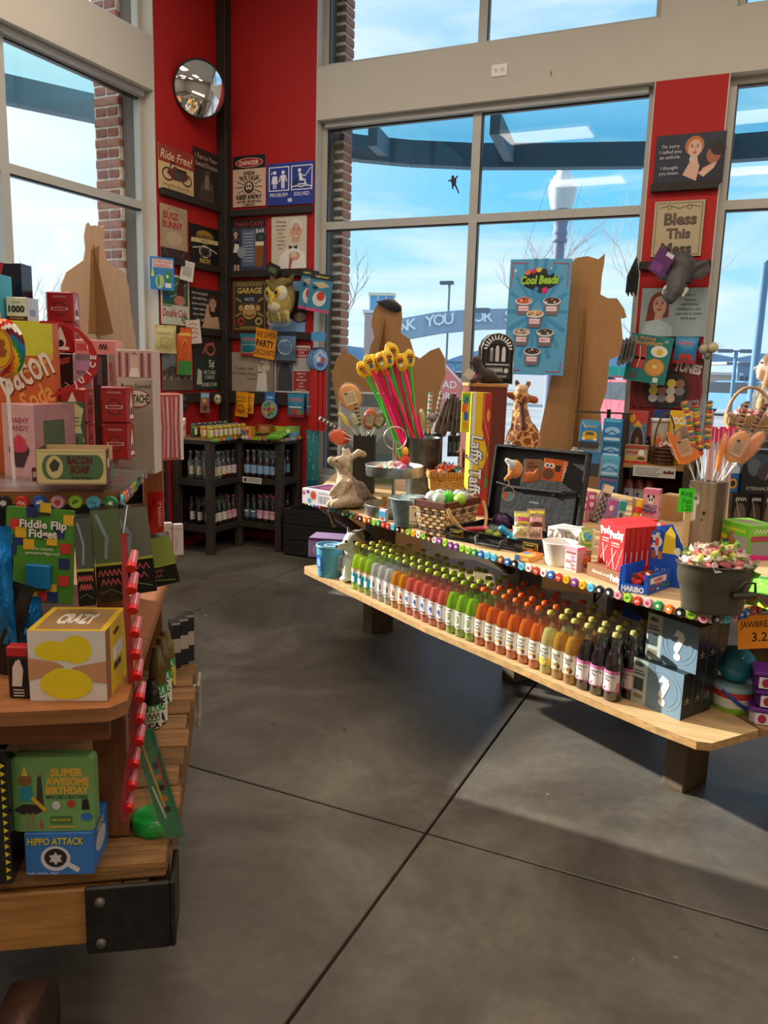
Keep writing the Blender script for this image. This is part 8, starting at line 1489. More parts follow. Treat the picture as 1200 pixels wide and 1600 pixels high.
pile([TAF[1],TA2[0]],10,bp,0,r*.7,r*.7,zs_+27*s,.02,'wrapped candy in the small round basket','candies in the small basket',seed=15,kinds=['white and red','salmon'])
for i,x in enumerate((983,999,1014)):bottle(K['pink'],(at(x,760,1,Yu+.12).x,Yu+.12,zl),0,'red soda bottle on the lower board of the pillar shelf, %s from its side panel'%ORD[i],'sodas on the pillar shelf')
# blue hanging packs
q=at(921,680,1,4.75)
def hang_strip(lbl,x0,x1,y0,y1,Y,col,items,i=0):
 c=at((x0+x1)/2,(y0+y1)/2,1,Y);w=at(x1,700,1,Y).x-at(x0,700,1,Y).x;h=at(950,y0,1,Y).z-at(950,y1,1,Y).z
 o=MB().box((0,0,0),(w,.012,h),col,'gloss',bev=.002).draw(items,w,h,(-w/2,-.006,-h/2)).build('candy_pack');o.location=c;o.rotation_euler=(0,.03,.15);tag(o,lbl,'candy pack');return o,w,h
zr=at(950,645,1,4.86).z
t=thing('peg_stand','dark peg stand holding the blue candy packs before the large cut-out','stand',(at(952,700,1,4.86).x-.02,4.87,0))
MB().cyl((0,0,0),.1,.012,'2a2622','metal',20).cyl((0,0,0),.012,zr+.02,'3a342e','metal',10).tube([(-.2,0,zr+.0),(.14,0,zr+.0)],.006,'5a5450','metal',6).build('frame',t)
cars=[('r',0,.82,1,.18,'4a9ad0'),('t','COASTER',.5,.78,.08,'d8d48c',.7,.03),('e',.5,.5,.36,.12,'d8b02c'),('p',[(.1,.3),(.16,.48),(.84,.48),(.9,.3)],'d8a82c'),('p',[(.26,.46),(.34,.58),(.66,.58),(.74,.46)],'5a5a48'),('e',.22,.32,.07,.05,'f0ece0'),('e',.78,.32,.07,.05,'f0ece0'),('r',0,0,1,.22,'33363c'),('l',[(.1,.9),(.3,.7)],.03,'e8e4dc')]
for i in range(2):
 o,w,h=hang_strip(['blue pack with a yellow car picture hung by the briefcase lid, front','blue pack with a dark car picture under the yellow car pack'][i],906-i,937,656+36*i,700+44*i,4.82-.02*(1-i),'3a86c0',cars if i==0 else [('r',0,0,1,.4,'3a3c42'),('r',0,.75,1,.2,'8fb0c8')]);MB().tube([(0,.006,h/2-.003),(0,.06,h/2+.005)],.002,'8a8a8a','metal',5).build('peg_hook',o)
for i,(y0,y1,c)in enumerate(((654,692,'2a80c0'),(690,714,'2a7ab8'),(712,745,'5aa8d0'),(742,772,'3a78b0'))):
 o,w,h=hang_strip('bright blue candy pack in the hanging strip, %s from its top'%ORD[i],942-2*i,972-2*i,y0,y1,4.82+.012*(i%2),c,[('r',.1,.86,.8,.1,'5ac0d8'),('e',.5,.5,.4,.16,'8ac4e8'),('l',[(.1,.3),(.5,.5),(.9,.3)],.06,'1c5a9c'),('r',.1,.1,.8,.12,'b8d8ec')]if i!=3 else [('t','SHARK',.5,.75,.2,'e06a94',.8,.04),('e',.4,.4,.3,.14,'b84a7c'),('e',.6,.2,.3,.12,'2a3a5c')]);MB().tube([(0,.006,h/2-.003),(0,.05,h/2+.003)],.002,'8a8a8a','metal',5).build('peg_hook',o)
# cardboard cut-outs seen from behind
def cutout(label,ax,val,outline,foot_y,flap,col='a87a4c',extra=()):
 k=1-ax;pts=[at(x,y,ax,val)for x,y in outline]
 pl=[(p[k],p.z)for p in pts];pl[0]=(pl[0][0],.002);pl[-1]=(pl[-1][0],.002);x0=sum(p[0]for p in pl)/len(pl);t=thing('cardboard_cutout',label,'cardboard cut-out',(val,x0,0)if ax==0 else (x0,val,0))
 m=MB();loc=[(a-x0,z)for a,z in pl]
 m.M=Matrix.Rotation(PI/2,4,'Z')@Matrix.Rotation(PI/2,4,'X')if ax==0 else Matrix.Rotation(PI/2,4,'X');m.prism(loc,-.008,0,col,'kraft',side='d8b890');m.build('board',t)
 fp=[at(x,y,ax,val)for x,y in flap];fl=[(p[k]-x0,p.z)for p in fp];m=MB();m.M=Matrix.Rotation(PI/2,4,'Z')@Matrix.Rotation(PI/2,4,'X')if ax==0 else Matrix.Rotation(PI/2,4,'X')
 a,b=fl[0],fl[-1];m.prism(fl,.0005,.004,'9c7044','kraft');mx=sum(p[0]for p in fl)/len(fl);zt,zb=max(p[1]for p in fl),min(p[1]for p in fl)
 m.add([(mx,zt,.004),(mx+.006,zt,.004),(mx+.006,zb,.16),(mx+.006,zb-.02,.004),(mx,zb-.02,.004),(mx,zb,.16)],[(0,5,4),(1,3,2),(0,1,2,5),(2,3,4,5)],'8a6038','kraft');m.build('easel_flap',t);return t
cutout('large brown cardboard cut-out with peaked hair, leaning in the window by the blue poster',1,5.62,[(835,830),(838,700),(862,585),(870,470),(880,450),(884,430),(890,412),(900,403),(918,400),(935,405),(943,398),(945,396),(944,410),(940,432),(938,460),(950,466),(964,466),(975,482),(979,496),(970,498),(973,530),(968,556),(952,562),(950,590),(947,612),(938,640),(942,700),(935,830)],0,[(905,480),(912,480),(910,700),(902,700)])
c2=cutout('brown cardboard cut-out with two flexed arms behind the candy straws',1,5.48,[(545,830),(540,720),(522,610),(518,585),(526,560),(535,551),(548,553),(560,562),(572,572),(579,540),(585,528),(580,505),(583,488),(590,475),(603,467),(616,468),(627,478),(628,500),(626,520),(640,530),(648,556),(656,560),(672,548),(686,543),(695,560),(696,585),(688,606),(683,640),(668,700),(660,830)],0,[(593,498),(600,496),(610,530),(604,580),(592,580)],'a07448')
c,w,h=wall_xy(1,5.48,588,464,631,492);o=pxblob([('b',(2,0,0),(19,9,8),'1c1c24',(0,.35,0)),('b',(-14,-2,4),(9,8,3),'22222c',(0,.35,0))],depth(c)/FPX,'cap',None,'plush',.01);o.location=c;tag(o,'dark cap worn by the flexing cardboard cut-out','cap')
cutout('brown cardboard cut-out with pointed corners on its head in the side window',0,WA+.02,[(92,560),(96,445),(104,425),(120,414),(131,406),(134,388),(132,368),(135,350),(138,347),(142,353),(150,352),(157,355),(163,352),(164,356),(163,385),(166,405),(178,416),(194,426),(201,446),(205,490),(212,530),(214,560)],0,[(142,390),(154,384),(155,520),(138,520)],'cba484')
# poster on the pane
w=at(886,490,1,5.5).x-at(791,490,1,5.5).x;zt,zb=at(838,405,1,5.5).z,at(838,585,1,5.5).z;h=zt-zb
def cup(x,y,c,n):return [('p',[(x-.13,y+.05),(x+.13,y+.05),(x+.1,y-.07),(x-.1,y-.07)],'7a6a70'),('e',x,y+.05,.145,.035,'d8dce0'),('e',x,y+.055,.125,.028,c)]+[('e',x-.09+.045*k,y+.055+.012*(k%3-1),.02,.009,['c8502c','e8d8b8','4a2c20'][(k+n)%3],6)for k in range(5)]+[('r',x-.085,y-.035,.17,.04,'f0e4e8'),('t',['BANANA','CHOCO','CRUNCH','COOKIE','MINT',"COOKIES 'N"][n],x,y-.015,.02,'d8344c',.16,.02)]
pp=[('r',0,0,1,1,'5aa4cc')]+[('p',[(.5,.5),(.5+1.2*math.cos(a),.5+.7*math.sin(a)),(.5+1.2*math.cos(a+.13),.5+.7*math.sin(a+.13))],'3f8cbc')for a in [2*PI*i/14 for i in range(14)]if 0]+rays(.5,.55,18,.1,.48,.06,'3f90c0',.95)+[('l',[(.04,.75),(.05,.97),(.3,.965)],.012,'c8345c'),('l',[(.7,.965),(.95,.96),(.95,.75)],.012,'c8345c'),('l',[(.06,.1),(.06,.03),(.3,.03)],.012,'c8345c'),('l',[(.72,.03),(.94,.03),(.94,.12)],.012,'c8345c')]
pp+=[('e',.5,.82,.3,.085,'16201c')]+[('e',.3+.09*i,.885+.012*(2-abs(i-2)),.045,.022,['e87c2c','d8345c','e8c02c','3a1c14','3a8ac8'][i],10)for i in range(5)]+[('t','Cool Beads',.5,.825,.07,'9ccc3c',.62,.05,.15,.03),('e',.52,.73,.04,.02,'3a1c14',10),('e',.6,.735,.05,.026,'d82a7c',12),('e',.46,.745,.035,.018,'3a8ac8',10),('s',.1,.9,.04,'e0f0f8',4,.3),('s',.68,.92,.03,'e0f0f8',4,.3)]
for n,(x,y)in enumerate(((.27,.59),(.73,.59),(.47,.48),(.27,.32),(.66,.32),(.47,.15))):pp+=cup(x,y,['c8643c','4a3028','d8b080','a89a90','3f4a44','2a2624'][n],n)
o=MB().box((0,0,h/2),(w,.006,h),'6aaed4','card').draw(pp,w,h,(-w/2,-.003,0)).build('poster');o.location=(at(838,490,1,5.5).x,5.5,zb);o.rotation_euler=Euler((0,.015,0));tag(o,'tall blue poster of frozen treat cups before the window','poster')
MB().tube([(-w*.3,.003,h-.01),(-w*.3,.52,h+.6)],.0012,'c8c8c8','metal',4).tube([(w*.3,.003,h-.01),(w*.3,.52,h+.6)],.0012,'c8c8c8','metal',4).build('hanging_wire',o)
# giraffe plush behind the case
gp=at(832,790,2,CZ)+n2*.42;gp.z=CZ;s=depth(gp)/FPX;zb=height(gp,826,697)
def gcol(q,c,pr):
 if pr[-1]=='k' or c!=C('c8843c'):return c
 d,_=noise.voronoi(q*24,distance_metric='DISTANCE')[0:2];return C('d8a860')if d[1]-d[0]<.16 else C('8a4420')
t=thing('giraffe_plush','brown patched plush giraffe seen from behind, sitting beyond the briefcase','plush toy',gp,_ya);b0=0
H0=(height(gp,826,600)-CZ)/s
pxblob([('b',(2,0,H0-92),(28,20,38),'c8843c'),('c',(0,0,H0-78),20,(-6,0,H0-34),11,'c8843c'),('b',(-6,-2,H0-20),(12,14,15),'c8843c'),('b',(-6,-8,H0-8),(10,8,7),'d8b088'),('c',(-20,0,H0-18),6,(-26,-2,H0-16),4,'8a4420'),('c',(7,0,H0-22),6,(16,-2,H0-24),6,'a8562c'),('c',(-10,0,H0-6),3.5,(-13,0,H0+2),4,'6a3a24'),('c',(2,0,H0-6),3.5,(5,0,H0+1),4.2,'8a5a40'),('b',(0,4,20),(30,24,28),'c8843c'),('c',(-20,4,14),12,(-32,-14,8),9,'c8843c'),('c',(22,4,14),12,(32,-14,8),9,'c8843c'),('c',(-6,-10,H0-28),3.5,(-2,-18,H0-66),4,'5a2c1c')],s,'body',t,'plush',.0085,1,gcol)
# ================================================================== the cart of gag gifts
DZ,MZ,UZ=.52,.90,1.27
CU,CV=Vector((.821,.571,0)),Vector((-.571,.821,0));CRZ=math.atan2(.571,.821)
DC0=at(258,1345,2,DZ);MC0=at(195,1105,2,MZ);UC0=at(185,768,2,UZ)
def cl(p):d=Vector(p)-DC0;return Vector((d.dot(CU),d.dot(CV),0))
mc,uc=cl(MC0),cl(UC0);DL=cl(at(322,1035,2,DZ)).y;ML=cl(at(298,852,2,MZ)).y;UL=cl(at(295,683,2,UZ)).y
def cart():
 t=thing('factory_cart','old wooden factory cart with iron corners and stacked plank shelves of gag gifts','cart',(DC0.x,DC0.y,0),CRZ)
 n=11;st=DL/n
 for i in range(n):MB().box((-.5,st*(i+.5),DZ-.02+.003*(i%2)),(1.0+.012*(i%3),st-.006,.04),['8a6238','7a5630','94683c'][i%3],'rough_wood',bev=.004).build('deck_plank',t)
 MB().box((-.58,.03,DZ-.115),(.98,.06,.13),'a8763e','wood',bev=.004).build('end_beam',t);MB().box((-.06,.02,DZ-.055),(.05,.05,.02),'6a4a2c','rough_wood').build('wedge',t)
 MB().box((-.03,DL/2,DZ-.11),(.06,DL-.1,.12),'7a5230','wood',bev=.004).build('side_beam',t)
 for y,c,nm in ((-.012,'2a2826','corner_bracket'),(DL-.1,'b8b0a0','far_bracket')):
  m=MB().box((-.075,y,DZ-.115),(.17,.012,.155),c,'iron',bev=.004).box((.014,y+.055,DZ-.115),(.012,.12,.155),c,'iron',bev=.004);m.build(nm,t)
  for x in (-.13,):
   for z in (-.07,-.165):MB().lathe([(.011,0),(.011,.006),(.004,.01)],'6a6258','iron',10,(x,y-.006,DZ+z),cap1=True,R=Euler((PI/2,0,0)).to_matrix()).build('bolt',t)
 wq=cl(at(35,1567,2,.29))
 for x,y in ((wq.x,wq.y-.06),(wq.x,DL-.2),(wq.x-.5,wq.y-.06),(wq.x-.5,DL-.2)):
  m=MB();m.M=Matrix.Translation((x,y+.06,.15))@Matrix.Rotation(PI/2,4,'Y');m.lathe([(.05,-.03),(.13,-.03),(.15,-.035),(.15,.035),(.13,.03),(.05,.03)],'4a3226','iron',28).cyl((0,0,-.05),.035,.1,'3a2a22','iron',12);m.build('wheel',t)
 MB().box((-.45,DL/2,.3),(.08,DL-.2,.1),'3a2a20','iron').build('axle_beam',t)
 def board(c0,L,z,w,nm,col):MB().prism([(c0.x-w,c0.y),(c0.x-.03,c0.y),(c0.x,c0.y+.03),(c0.x,L-.03),(c0.x-.03,L),(c0.x-w,L)],z-.028,z,col,'wood',side='8a5a34').build(nm,t)
 board(mc,ML,MZ,.75,'middle_board','9c6236');board(uc,UL,UZ,.72,'upper_board','a06c40')
 MB().box((mc.x-.4,mc.y+.07,MZ-.06),(.72,.03,.06),'7a4526','wood').build('apron_board',t)
 for (x,y,z0,z1)in ((mc.x-.06,mc.y+.2,DZ,MZ-.03),(mc.x-.08,ML-.2,DZ,MZ-.03),(uc.x-.05,uc.y+.2,MZ,UZ-.03),(uc.x-.05,UL-.15,MZ,UZ-.03)):MB().box((x,y,(z0+z1)/2),(.07,.035,z1-z0),'8a5430','woodz',bev=.002).build('upright',t)
 MB().box((-.6,DL/2,(DZ+UZ)/2-.02),(.02,DL-.25,UZ-DZ-.06),'2a1c14','darkwood').build('spine_board',t)
 cap_row(t,[(uc.x-.7,uc.y-.001),(uc.x-.015,uc.y-.001),(uc.x+.001,uc.y+.03),(uc.x+.001,UL-.03)],UZ-.024,.036,21)
cart()
def cpt(x,y,z):return Vector((DC0.x,DC0.y,0))+CU*x+CV*y+Vector((0,0,z))
UP=at(110,757,2,UZ)
# upper board
for i in range(3):
 o=MB().prism([(.012*math.sin(k*1.7+i)+x,y)for k,(x,y)in enumerate(((-.42,-.01),(-.2,-.012),(.02,-.01),(.03,.2),(.025,.45),(-.4,.42)))],0,.0012,'e8d0cc','film').build('film_sheet');o.location=Vector((UC0.x,UC0.y,UZ+.002+.006*i));o.rotation_euler=Euler((.004*i,-.004*i,CRZ));tag(o,'clear crinkled film sheet under the soap tray, %s of three'%['lowest','middle','upper'][i],'plastic sheet','film sheets')
GZ=UZ+.02
SF=[('l',[(.01,.05),(.99,.05),(.99,.95),(.01,.95),(.01,.05)],.02,'c8b87c'),('r',.2,.15,.66,.7,'4a6a44'),('e',.2,.5,.12,.35,'4a6a44'),('e',.86,.5,.1,.35,'4a6a44'),('e',.26,.5,.12,.33,'c8b87c'),('p',[(.18,.55),(.26,.74),(.34,.6),(.3,.4),(.22,.36)],'3a3a2c'),('t','BACON',.62,.7,.22,'5a1c20',.36,.05),('t','SOAP',.62,.44,.22,'5a1c20',.28,.05),('t','A Real Winner',.64,.2,.1,'2c2a1c',.3,.01,.2)]
c,rz,w,h=seat_on((58,757),(167,757),702,GZ,.1);t=thing('soap_tray_box','cream and green bacon soap tray box with maroon sides','carton',c,rz)
m=MB().box((0,-.049,h/2),(w,.002,h),'d0c08c','card').box((0,.049,h/2),(w,.002,h),'c8a878','kraft').box((-w/2,0,h/2),(.002,.1,h),'5a1c24','card').box((w/2,.02,h*.3),(.002,.06,h*.6),'5a1c24','card').box((w/2,-.03,h/2),(.002,.04,h),'5a1c24','card').box((0,0,.002),(w,.1,.003),'b89468','kraft');m.build('tray_walls',t)
MB().draw(SF,w,h,(-w/2,-.05,0)).draw([('r',.5,.05,.5,.4,'4a6a44'),('e',.2,.6,.12,.15,'e0c8b0')],.1,h,(w/2+.001,-.05,0),(0,1,0)).build('print',t)
for i in range(4):o=carton('soap_bar','maroon wrapped soap bar in the soap tray, %s from its open end'%ORD[i],'soap',.03,.07,.03,c+Vector((math.cos(rz),math.sin(rz),0))*(w*.38-.04*i)+Vector((0,0,.004)),rz,'6a2a30',[('r',.1,.3,.8,.4,'c8b8b0')],group='soap bars')
HT=[('p',[(.02,.1),(.1,.5),(.02,.8),(.2,.98),(.34,.8),(.38,.3)],'c8c090'),('p',[(.98,.15),(.9,.5),(.98,.85),(.8,.98),(.64,.8),(.6,.3)],'c8c090'),('e',.48,.85,.1,.14,'b8b088'),('r',.1,0,.85,.34,'4a6a4c'),('t','BACON SOAP',.5,.18,.16,'4a1c20',.7,.03)]+[('r',.12,.5+.08*i,.18,.02,'5a5a3c')for i in range(3)]+[('r',.7,.5+.08*i,.18,.02,'5a5a3c')for i in range(3)]
prop('display_card','green and cream heart-winged soap display card behind the soap tray','display card','box',(63,628,131,702),UP+CV*.1,'3c5a3e',HT,d=.004,turn=.25)
PKX=[('t','TRASHY',.5,.8,.07,'a83a54',.8,.02),('t','CANDY',.5,.7,.07,'a83a54',.8,.02),('e',.5,.42,.32,.12,'4a1a24'),('p',[(.2,.4),(.8,.4),(.62,.2),(.38,.2)],'3a141c'),('e',.5,.46,.28,.07,'c83a5c'),('p',[(.3,.55),(.5,.62),(.75,.55),(.6,.5)],'d83a4c'),('r',.1,.05,.8,.03,'c88a94')]
carton_on('pink_candy_box','film-wrapped pink candy box with a dark goblet picture','carton',(8,752),(58,757),630,UZ,.13,'d8a8ac',PKX,right=[('r',0,0,1,1,'a87a80'),('r',.2,.3,.5,.5,'4a5a44')],mat='gloss')
TN=[('o',.5,.44,.26,.22,.03,'2a1a1a'),('e',.5,.44,.2,.17,'9c1f24'),('r',.2,.4,.6,.09,'d8c0b0'),('r',.24,.415,.52,.06,'8a1a20'),('t','Bandages',.5,.84,.07,'d8a08c',.5,0,.2),('r',0,.94,1,.02,'7a1418')]
TN2=[('p',[(.3,.2),(.25,.45),(.45,.8),(.5,.9),(.6,.7),(.7,.4),(.65,.2)],'d8c8c0'),('e',.48,.34,.14,.12,'1c1414'),('r',.2,.12,.6,.1,'e0d8d0'),('t','Bacon',.5,.05,.06,'d8a08c',.4)]
def tins(x0,x1,yb,yt,P,label,kinds,nlev):
 q0,q1=near(x0,yb,P),near(x1,yb,P);s=depth(q0)/FPX;w=(q1-q0).length;H=(yb-yt)*s;h=H/nlev
 for k in range(nlev):
  z=max((q0.z),UZ+.0005)+k*(h+.0004);o=carton('bacon_tin',label%(['lower','upper'][k]if nlev>1 else 'single'),'tin',w,.05,h-.001,((q0+q1).x/2,(q0+q1).y/2,z),CRZ-.15,'9c1f24',kinds[k],right=TN2 if kinds[k]is TN else TN,mat='gloss',bev=.004,group='red bacon tins')
Q=UP+CV*.14;Q.z=UZ
tins(101,144,712,606,Q,'red tin with white emblem right behind the soap tray, %s of its pair',[TN2,TN2],2);tins(165,207,716,604,Q,'red tin with round emblem beside the pink striped box, %s of its pair',[TN,TN],2)
# tall stack on its own black and grey boxes
Q2=UP+CV*.3;Q2.z=UZ
def topf(items,f):
 g=lambda y:1-f+y*f;r=[]
 for i in items:
  i=list(i);k=i[0]
  if k in 'pl':i[1]=[(x,g(y))for x,y in i[1]]
  elif k=='t':i[3]=g(i[3]);i[4]*=f
  else:i[2]=g(i[2]);i[4]*=f
  r.append(tuple(i))
 return r
def upbox(name,label,x0,x1,yb,yt,P,col,items,d=.06,mat='gloss',turn=0,right=None,cat='carton',left=None,z=None):
 q0,q1=near(x0,yb,P),near(x1,yb,P);s=depth(q0)/FPX;w=(q1-q0).length;H=(yb-yt)*s;zz=q0.z
 if z is not None:H2=near(x0,yt,P).z-z;f=H/H2;zz=z;items=topf(items,f);H=H2
 return carton(name,label,cat,w,d,H,((q0+q1).x/2,(q0+q1).y/2,zz),_ya+turn,col,items,right,left,mat=mat)
zb0=near(100,552,Q2).z
upbox('black_snack_box','black box with red strip picture and pale upright letters, under the tall red tins',87,123,640,552,Q2,'17141a',[('p',[(.1,.75),(.9,.85),(.9,.95),(.1,.86)],'8a3a34'),('t','BIG',.3,.35,.13,'c8bcb0',9,.05,0,-PI/2),('t','MEAT',.75,.35,.09,'a89c90',9,.05,0,-PI/2)],z=UZ)
tins(81,122,552,459,Q2,'red bacon tin on the black box against the bright window, %s of its pair',[TN2,TN],2)
for nm,lb,a,it,col,P,tn in (('clear_pack_box','clear and violet pack box behind the curling red banner',(122,152,605,552),[('r',.1,.5,.8,.3,'b08ab0'),('r',.1,.2,.8,.2,'9a8a9c')],'b8a8b8',Q2,0),('dark_pack_box','dark grey narrow pack box next to the clear one',(152,176,605,553),[('r',.3,.1,.3,.8,'5a5054')],'3a3438',Q2,0),('white_pack_box','white pack box with red letters by the striped faces box',(174,188,608,553),[('t','BACON',.5,.5,.1,'b83a44',9,.04,0,-PI/2)],'d8d0d0',Q2,0),('strip_pack_box','flat red and white film-topped pack laid over the pack boxes',(124,187,551,531),[('t','FRY',.7,.5,.5,'2a1418',.2,.05),('r',.05,.2,.4,.5,'c84a4c'),('r',.3,.3,.1,.5,'f0e0dc')],'d88a88',Q2,0),('striped_candy_box','clear fronted box with three striped figures above the moustache box',(188,245,592,546),[('r',.05,.1,.9,.8,'b08884')]+[('r',.08+.1*i,.1,.05,.8,['8a3a3c','d8b4ac'][i%2])for i in range(9)]+[('e',.5,.6,.12,.25,'d8b8a8'),('p',[(.35,.1),(.4,.4),(.6,.4),(.65,.1)],'e8e0dc')],'c8b4b0',UP+CV*.24,0),('moustache_box','cream box of bacon scented moustaches with round lettering',(193,245,640,592),[('t','Bacon-Scented',.5,.8,.15,'2a2420',.85,.01),('e',.5,.4,.44,.3,'8a3a34'),('e',.5,.4,.41,.26,'d8ccb8'),('t','MUSTACHE',.5,.4,.26,'3a2c28',.76,.04)],'d8ccb8',UP+CV*.24,0)):
 upbox(nm,lb,*a,P,col,it,.06,'gloss',z=UZ+.0005)
carton_on('striped_pink_box','clear wrapped box with wavy pink bacon stripes at the board edge','carton',(208,718),(228,722),614,UZ,.12,'9c3a40',[('l',[(.1,.1+.12*i),(.4,.16+.12*i),(.9,.1+.12*i)],.07,'d88a84')for i in range(8)],right=[('l',[(.1+.12*i,.05),(.2+.1*i,.5),(.1+.12*i,.95)],.05,['d8a8a4','c07a7c'][i%2])for i in range(8)]+[('r',.92,0,.08,1,'d8d0d0')],mat='gloss')
# big yellow and orange soda carton, box row on top, lollipop, banner
Q3=UP+CV*.12-CU*.06;Q3.z=UZ
o=upbox('soda_carton','big yellow and orange bacon soda carton with slanting white script',-45,92,752,500,Q3,'c8602c',[('r',0,.8,1,.2,'d0cc3c'),('p',[(0,.5),(1,.78),(1,.82),(0,.56)],'e0a05c'),('t','Bacon',.68,.72,.2,'6a2414',.6,.03,.25,.5),('t','Bacon',.675,.725,.2,'ecdccc',.6,.015,.25,.5),('t','Soda',.8,.56,.12,'e0a04c',.36,.02,.25,.5)],.1,'card',turn=.25,z=UZ)
bpy.context.view_layer.update();zt=o.location.z+o.dimensions.z+.001
qq=o.location
for nm,lb,x0,x1,yt,dy,col,it,rt_ in (('puzzle_box','cream puzzle box marked with the number 1000',20,52,466,0,'d8dcc0',[('r',0,0,1,.18,'3a3020'),('t','modern',.5,.09,.12,'c89a4c',.7),('t','1000',.5,.5,.28,'1c2418',.82,.05),('t','Puzzle',.5,.8,.1,'8a9a7c',.6)],[('r',0,0,1,1,'b8ccdc'),('r',.2,.2,.5,.3,'7a9ac0')]),('cyan_box','cyan box with a pink figure at the edge of the stack',-16,12,430,-.02,'3aa0b8',[('p',[(.5,0),(.7,.4),(.9,.3),(1,0)],'d8a8a8'),('e',.6,.7,.2,.1,'2a6a4c')],None),('navy_box','dark navy glossy box with red and yellow corner behind the cyan box',-5,45,413,.09,'12142a',[('p',[(0,1),(.5,1),(.3,.6),(0,.5)],'a8282c'),('p',[(.1,.9),(.3,.95),(.2,.7)],'e0c03c')],None)):
 P=Vector((qq.x,qq.y,zt))+n2*dy;q0,q1=near(x0,500,P),near(x1,500,P);hh=near((x0+x1)/2,yt,P).z-zt
 carton(nm,lb,'carton',(q1-q0).length,.06,max(hh,.03),((q0+q1).x/2,(q0+q1).y/2,zt),_ya,col,it,rt_,mat='gloss')
P=UP-CV*.02-CU*.1;q=near(8,545,P);s=depth(q)/FPX
t=thing('swirl_lollipop','big round rainbow swirl lollipop with yellow monkey label','lollipop',q,_ya);R9=Matrix.Rotation(PI/2,4,'X');m=MB();m.M=R9
RG,SG_=12,36
for i in range(RG):
 for k in range(SG_):
  for sd in (-1,1):
   q4=[(32*s*f*math.cos(g),46*s*f*math.sin(g),sd*.016*math.sqrt(max(0,1-f*f)))for f,g in ((i/RG,2*PI*k/SG_),((i+1)/RG,2*PI*k/SG_),((i+1)/RG,2*PI*(k+1)/SG_),(i/RG,2*PI*(k+1)/SG_))]
   m.add(q4,[(0,1,2,3)if sd>0 else (3,2,1,0)],['c82c24','e87c24','e8c02c','2a8a3c','1c6a9c','6a1c24','e8e0d0'][int(k/SG_*14+i*.45)%7],'candy',True)
m.build('candy',t);m=MB();m.draw([('e',.5,.5,.5,.5,'d8a81c',24),('o',.5,.5,.47,.47,.04,'b8242c'),('p',[(.2,.2),(.3,.5),(.6,.6),(.8,.45),(.7,.3),(.4,.3)],'9c4a1c'),('e',.62,.62,.12,.1,'9c4a1c')],44*s,64*s,(-26*s,-.017,-32*s));m.build('label',t)
MB().tube([(0,0,-46*s),(0,.01,-(q.z-UZ))],.004,'e8e0d8','paper',8).build('stick',t)
P=UP+CV*.04;t=thing('red_banner','red curling banner strip with white letters at the soda carton corner','banner',near(92,610,P),_ya);s=depth(t.location)/FPX;o0=t.location
bp_=[near(x,y,P-n2*.0)-o0 for x,y in ((62,503),(95,504),(122,517),(140,537),(148,560),(145,580),(132,596),(112,606),(80,620))];iz=Matrix.Rotation(-_ya,3,'Z');bp_=[iz@p for p in bp_]
m=MB();vs=[]
for i,p in enumerate(bp_):
 a,b=bp_[max(i-1,0)],bp_[min(i+1,8)];nn=Vector((-(b-a).z,0,(b-a).x)).normalized()*[2,2,3,4,6,7,6,4,2][i]*s;vs+=[p+nn,p-nn,p+nn+Vector((0,.002,0)),p-nn+Vector((0,.002,0))]
m.add(vs,[(4*i,4*i+4,4*i+5,4*i+1)for i in range(8)]+[(4*i+2,4*i+3,4*i+7,4*i+6)for i in range(8)],'b81c2c','card');m.build('ribbon',t)
m=MB()
for ch,(x,y),r in zip('JUICE',((118,600),(128,594),(139,583),(145,570),(146,558)),(.35,.6,.9,1.3,1.5)):m.draw([('t',ch,.5,.5,1,'f0dcd8',9,.04,0,r)],9*s,9*s,iz@(near(x,y,P)-o0)+Vector((-4.5*s,-.002,-4.5*s)))
m.build('lettering',t)
for i in range(3):
 P=at(276,682,2,UZ);s=depth(P)/FPX;carton('pink_wrapped_pack','pink and white wrapped pack stacked at the far end of the upper board, %s'%['lowest','middle','topmost'][i],'candy pack',26*s,.1,9*s,(P.x,P.y,UZ+.0005+9.2*s*i),CRZ,['c88a84','b05a5c','d8b8b4'][i],[('r',.1,.2,.8,.4,'e0d0cc')],group='pink packs')
P=at(266,694,2,UZ);s=depth(P)/FPX;o=carton('blue_pack','white pack with pale blue window leaning at the upper board edge','candy pack',18*s,.012,36*s,P+Vector((-.01,.0,0)),_ya,'d8dce4',[('r',.15,.15,.7,.6,'8ab4d8')],mat='gloss',rot=Euler((-.1,-.45,_ya)))
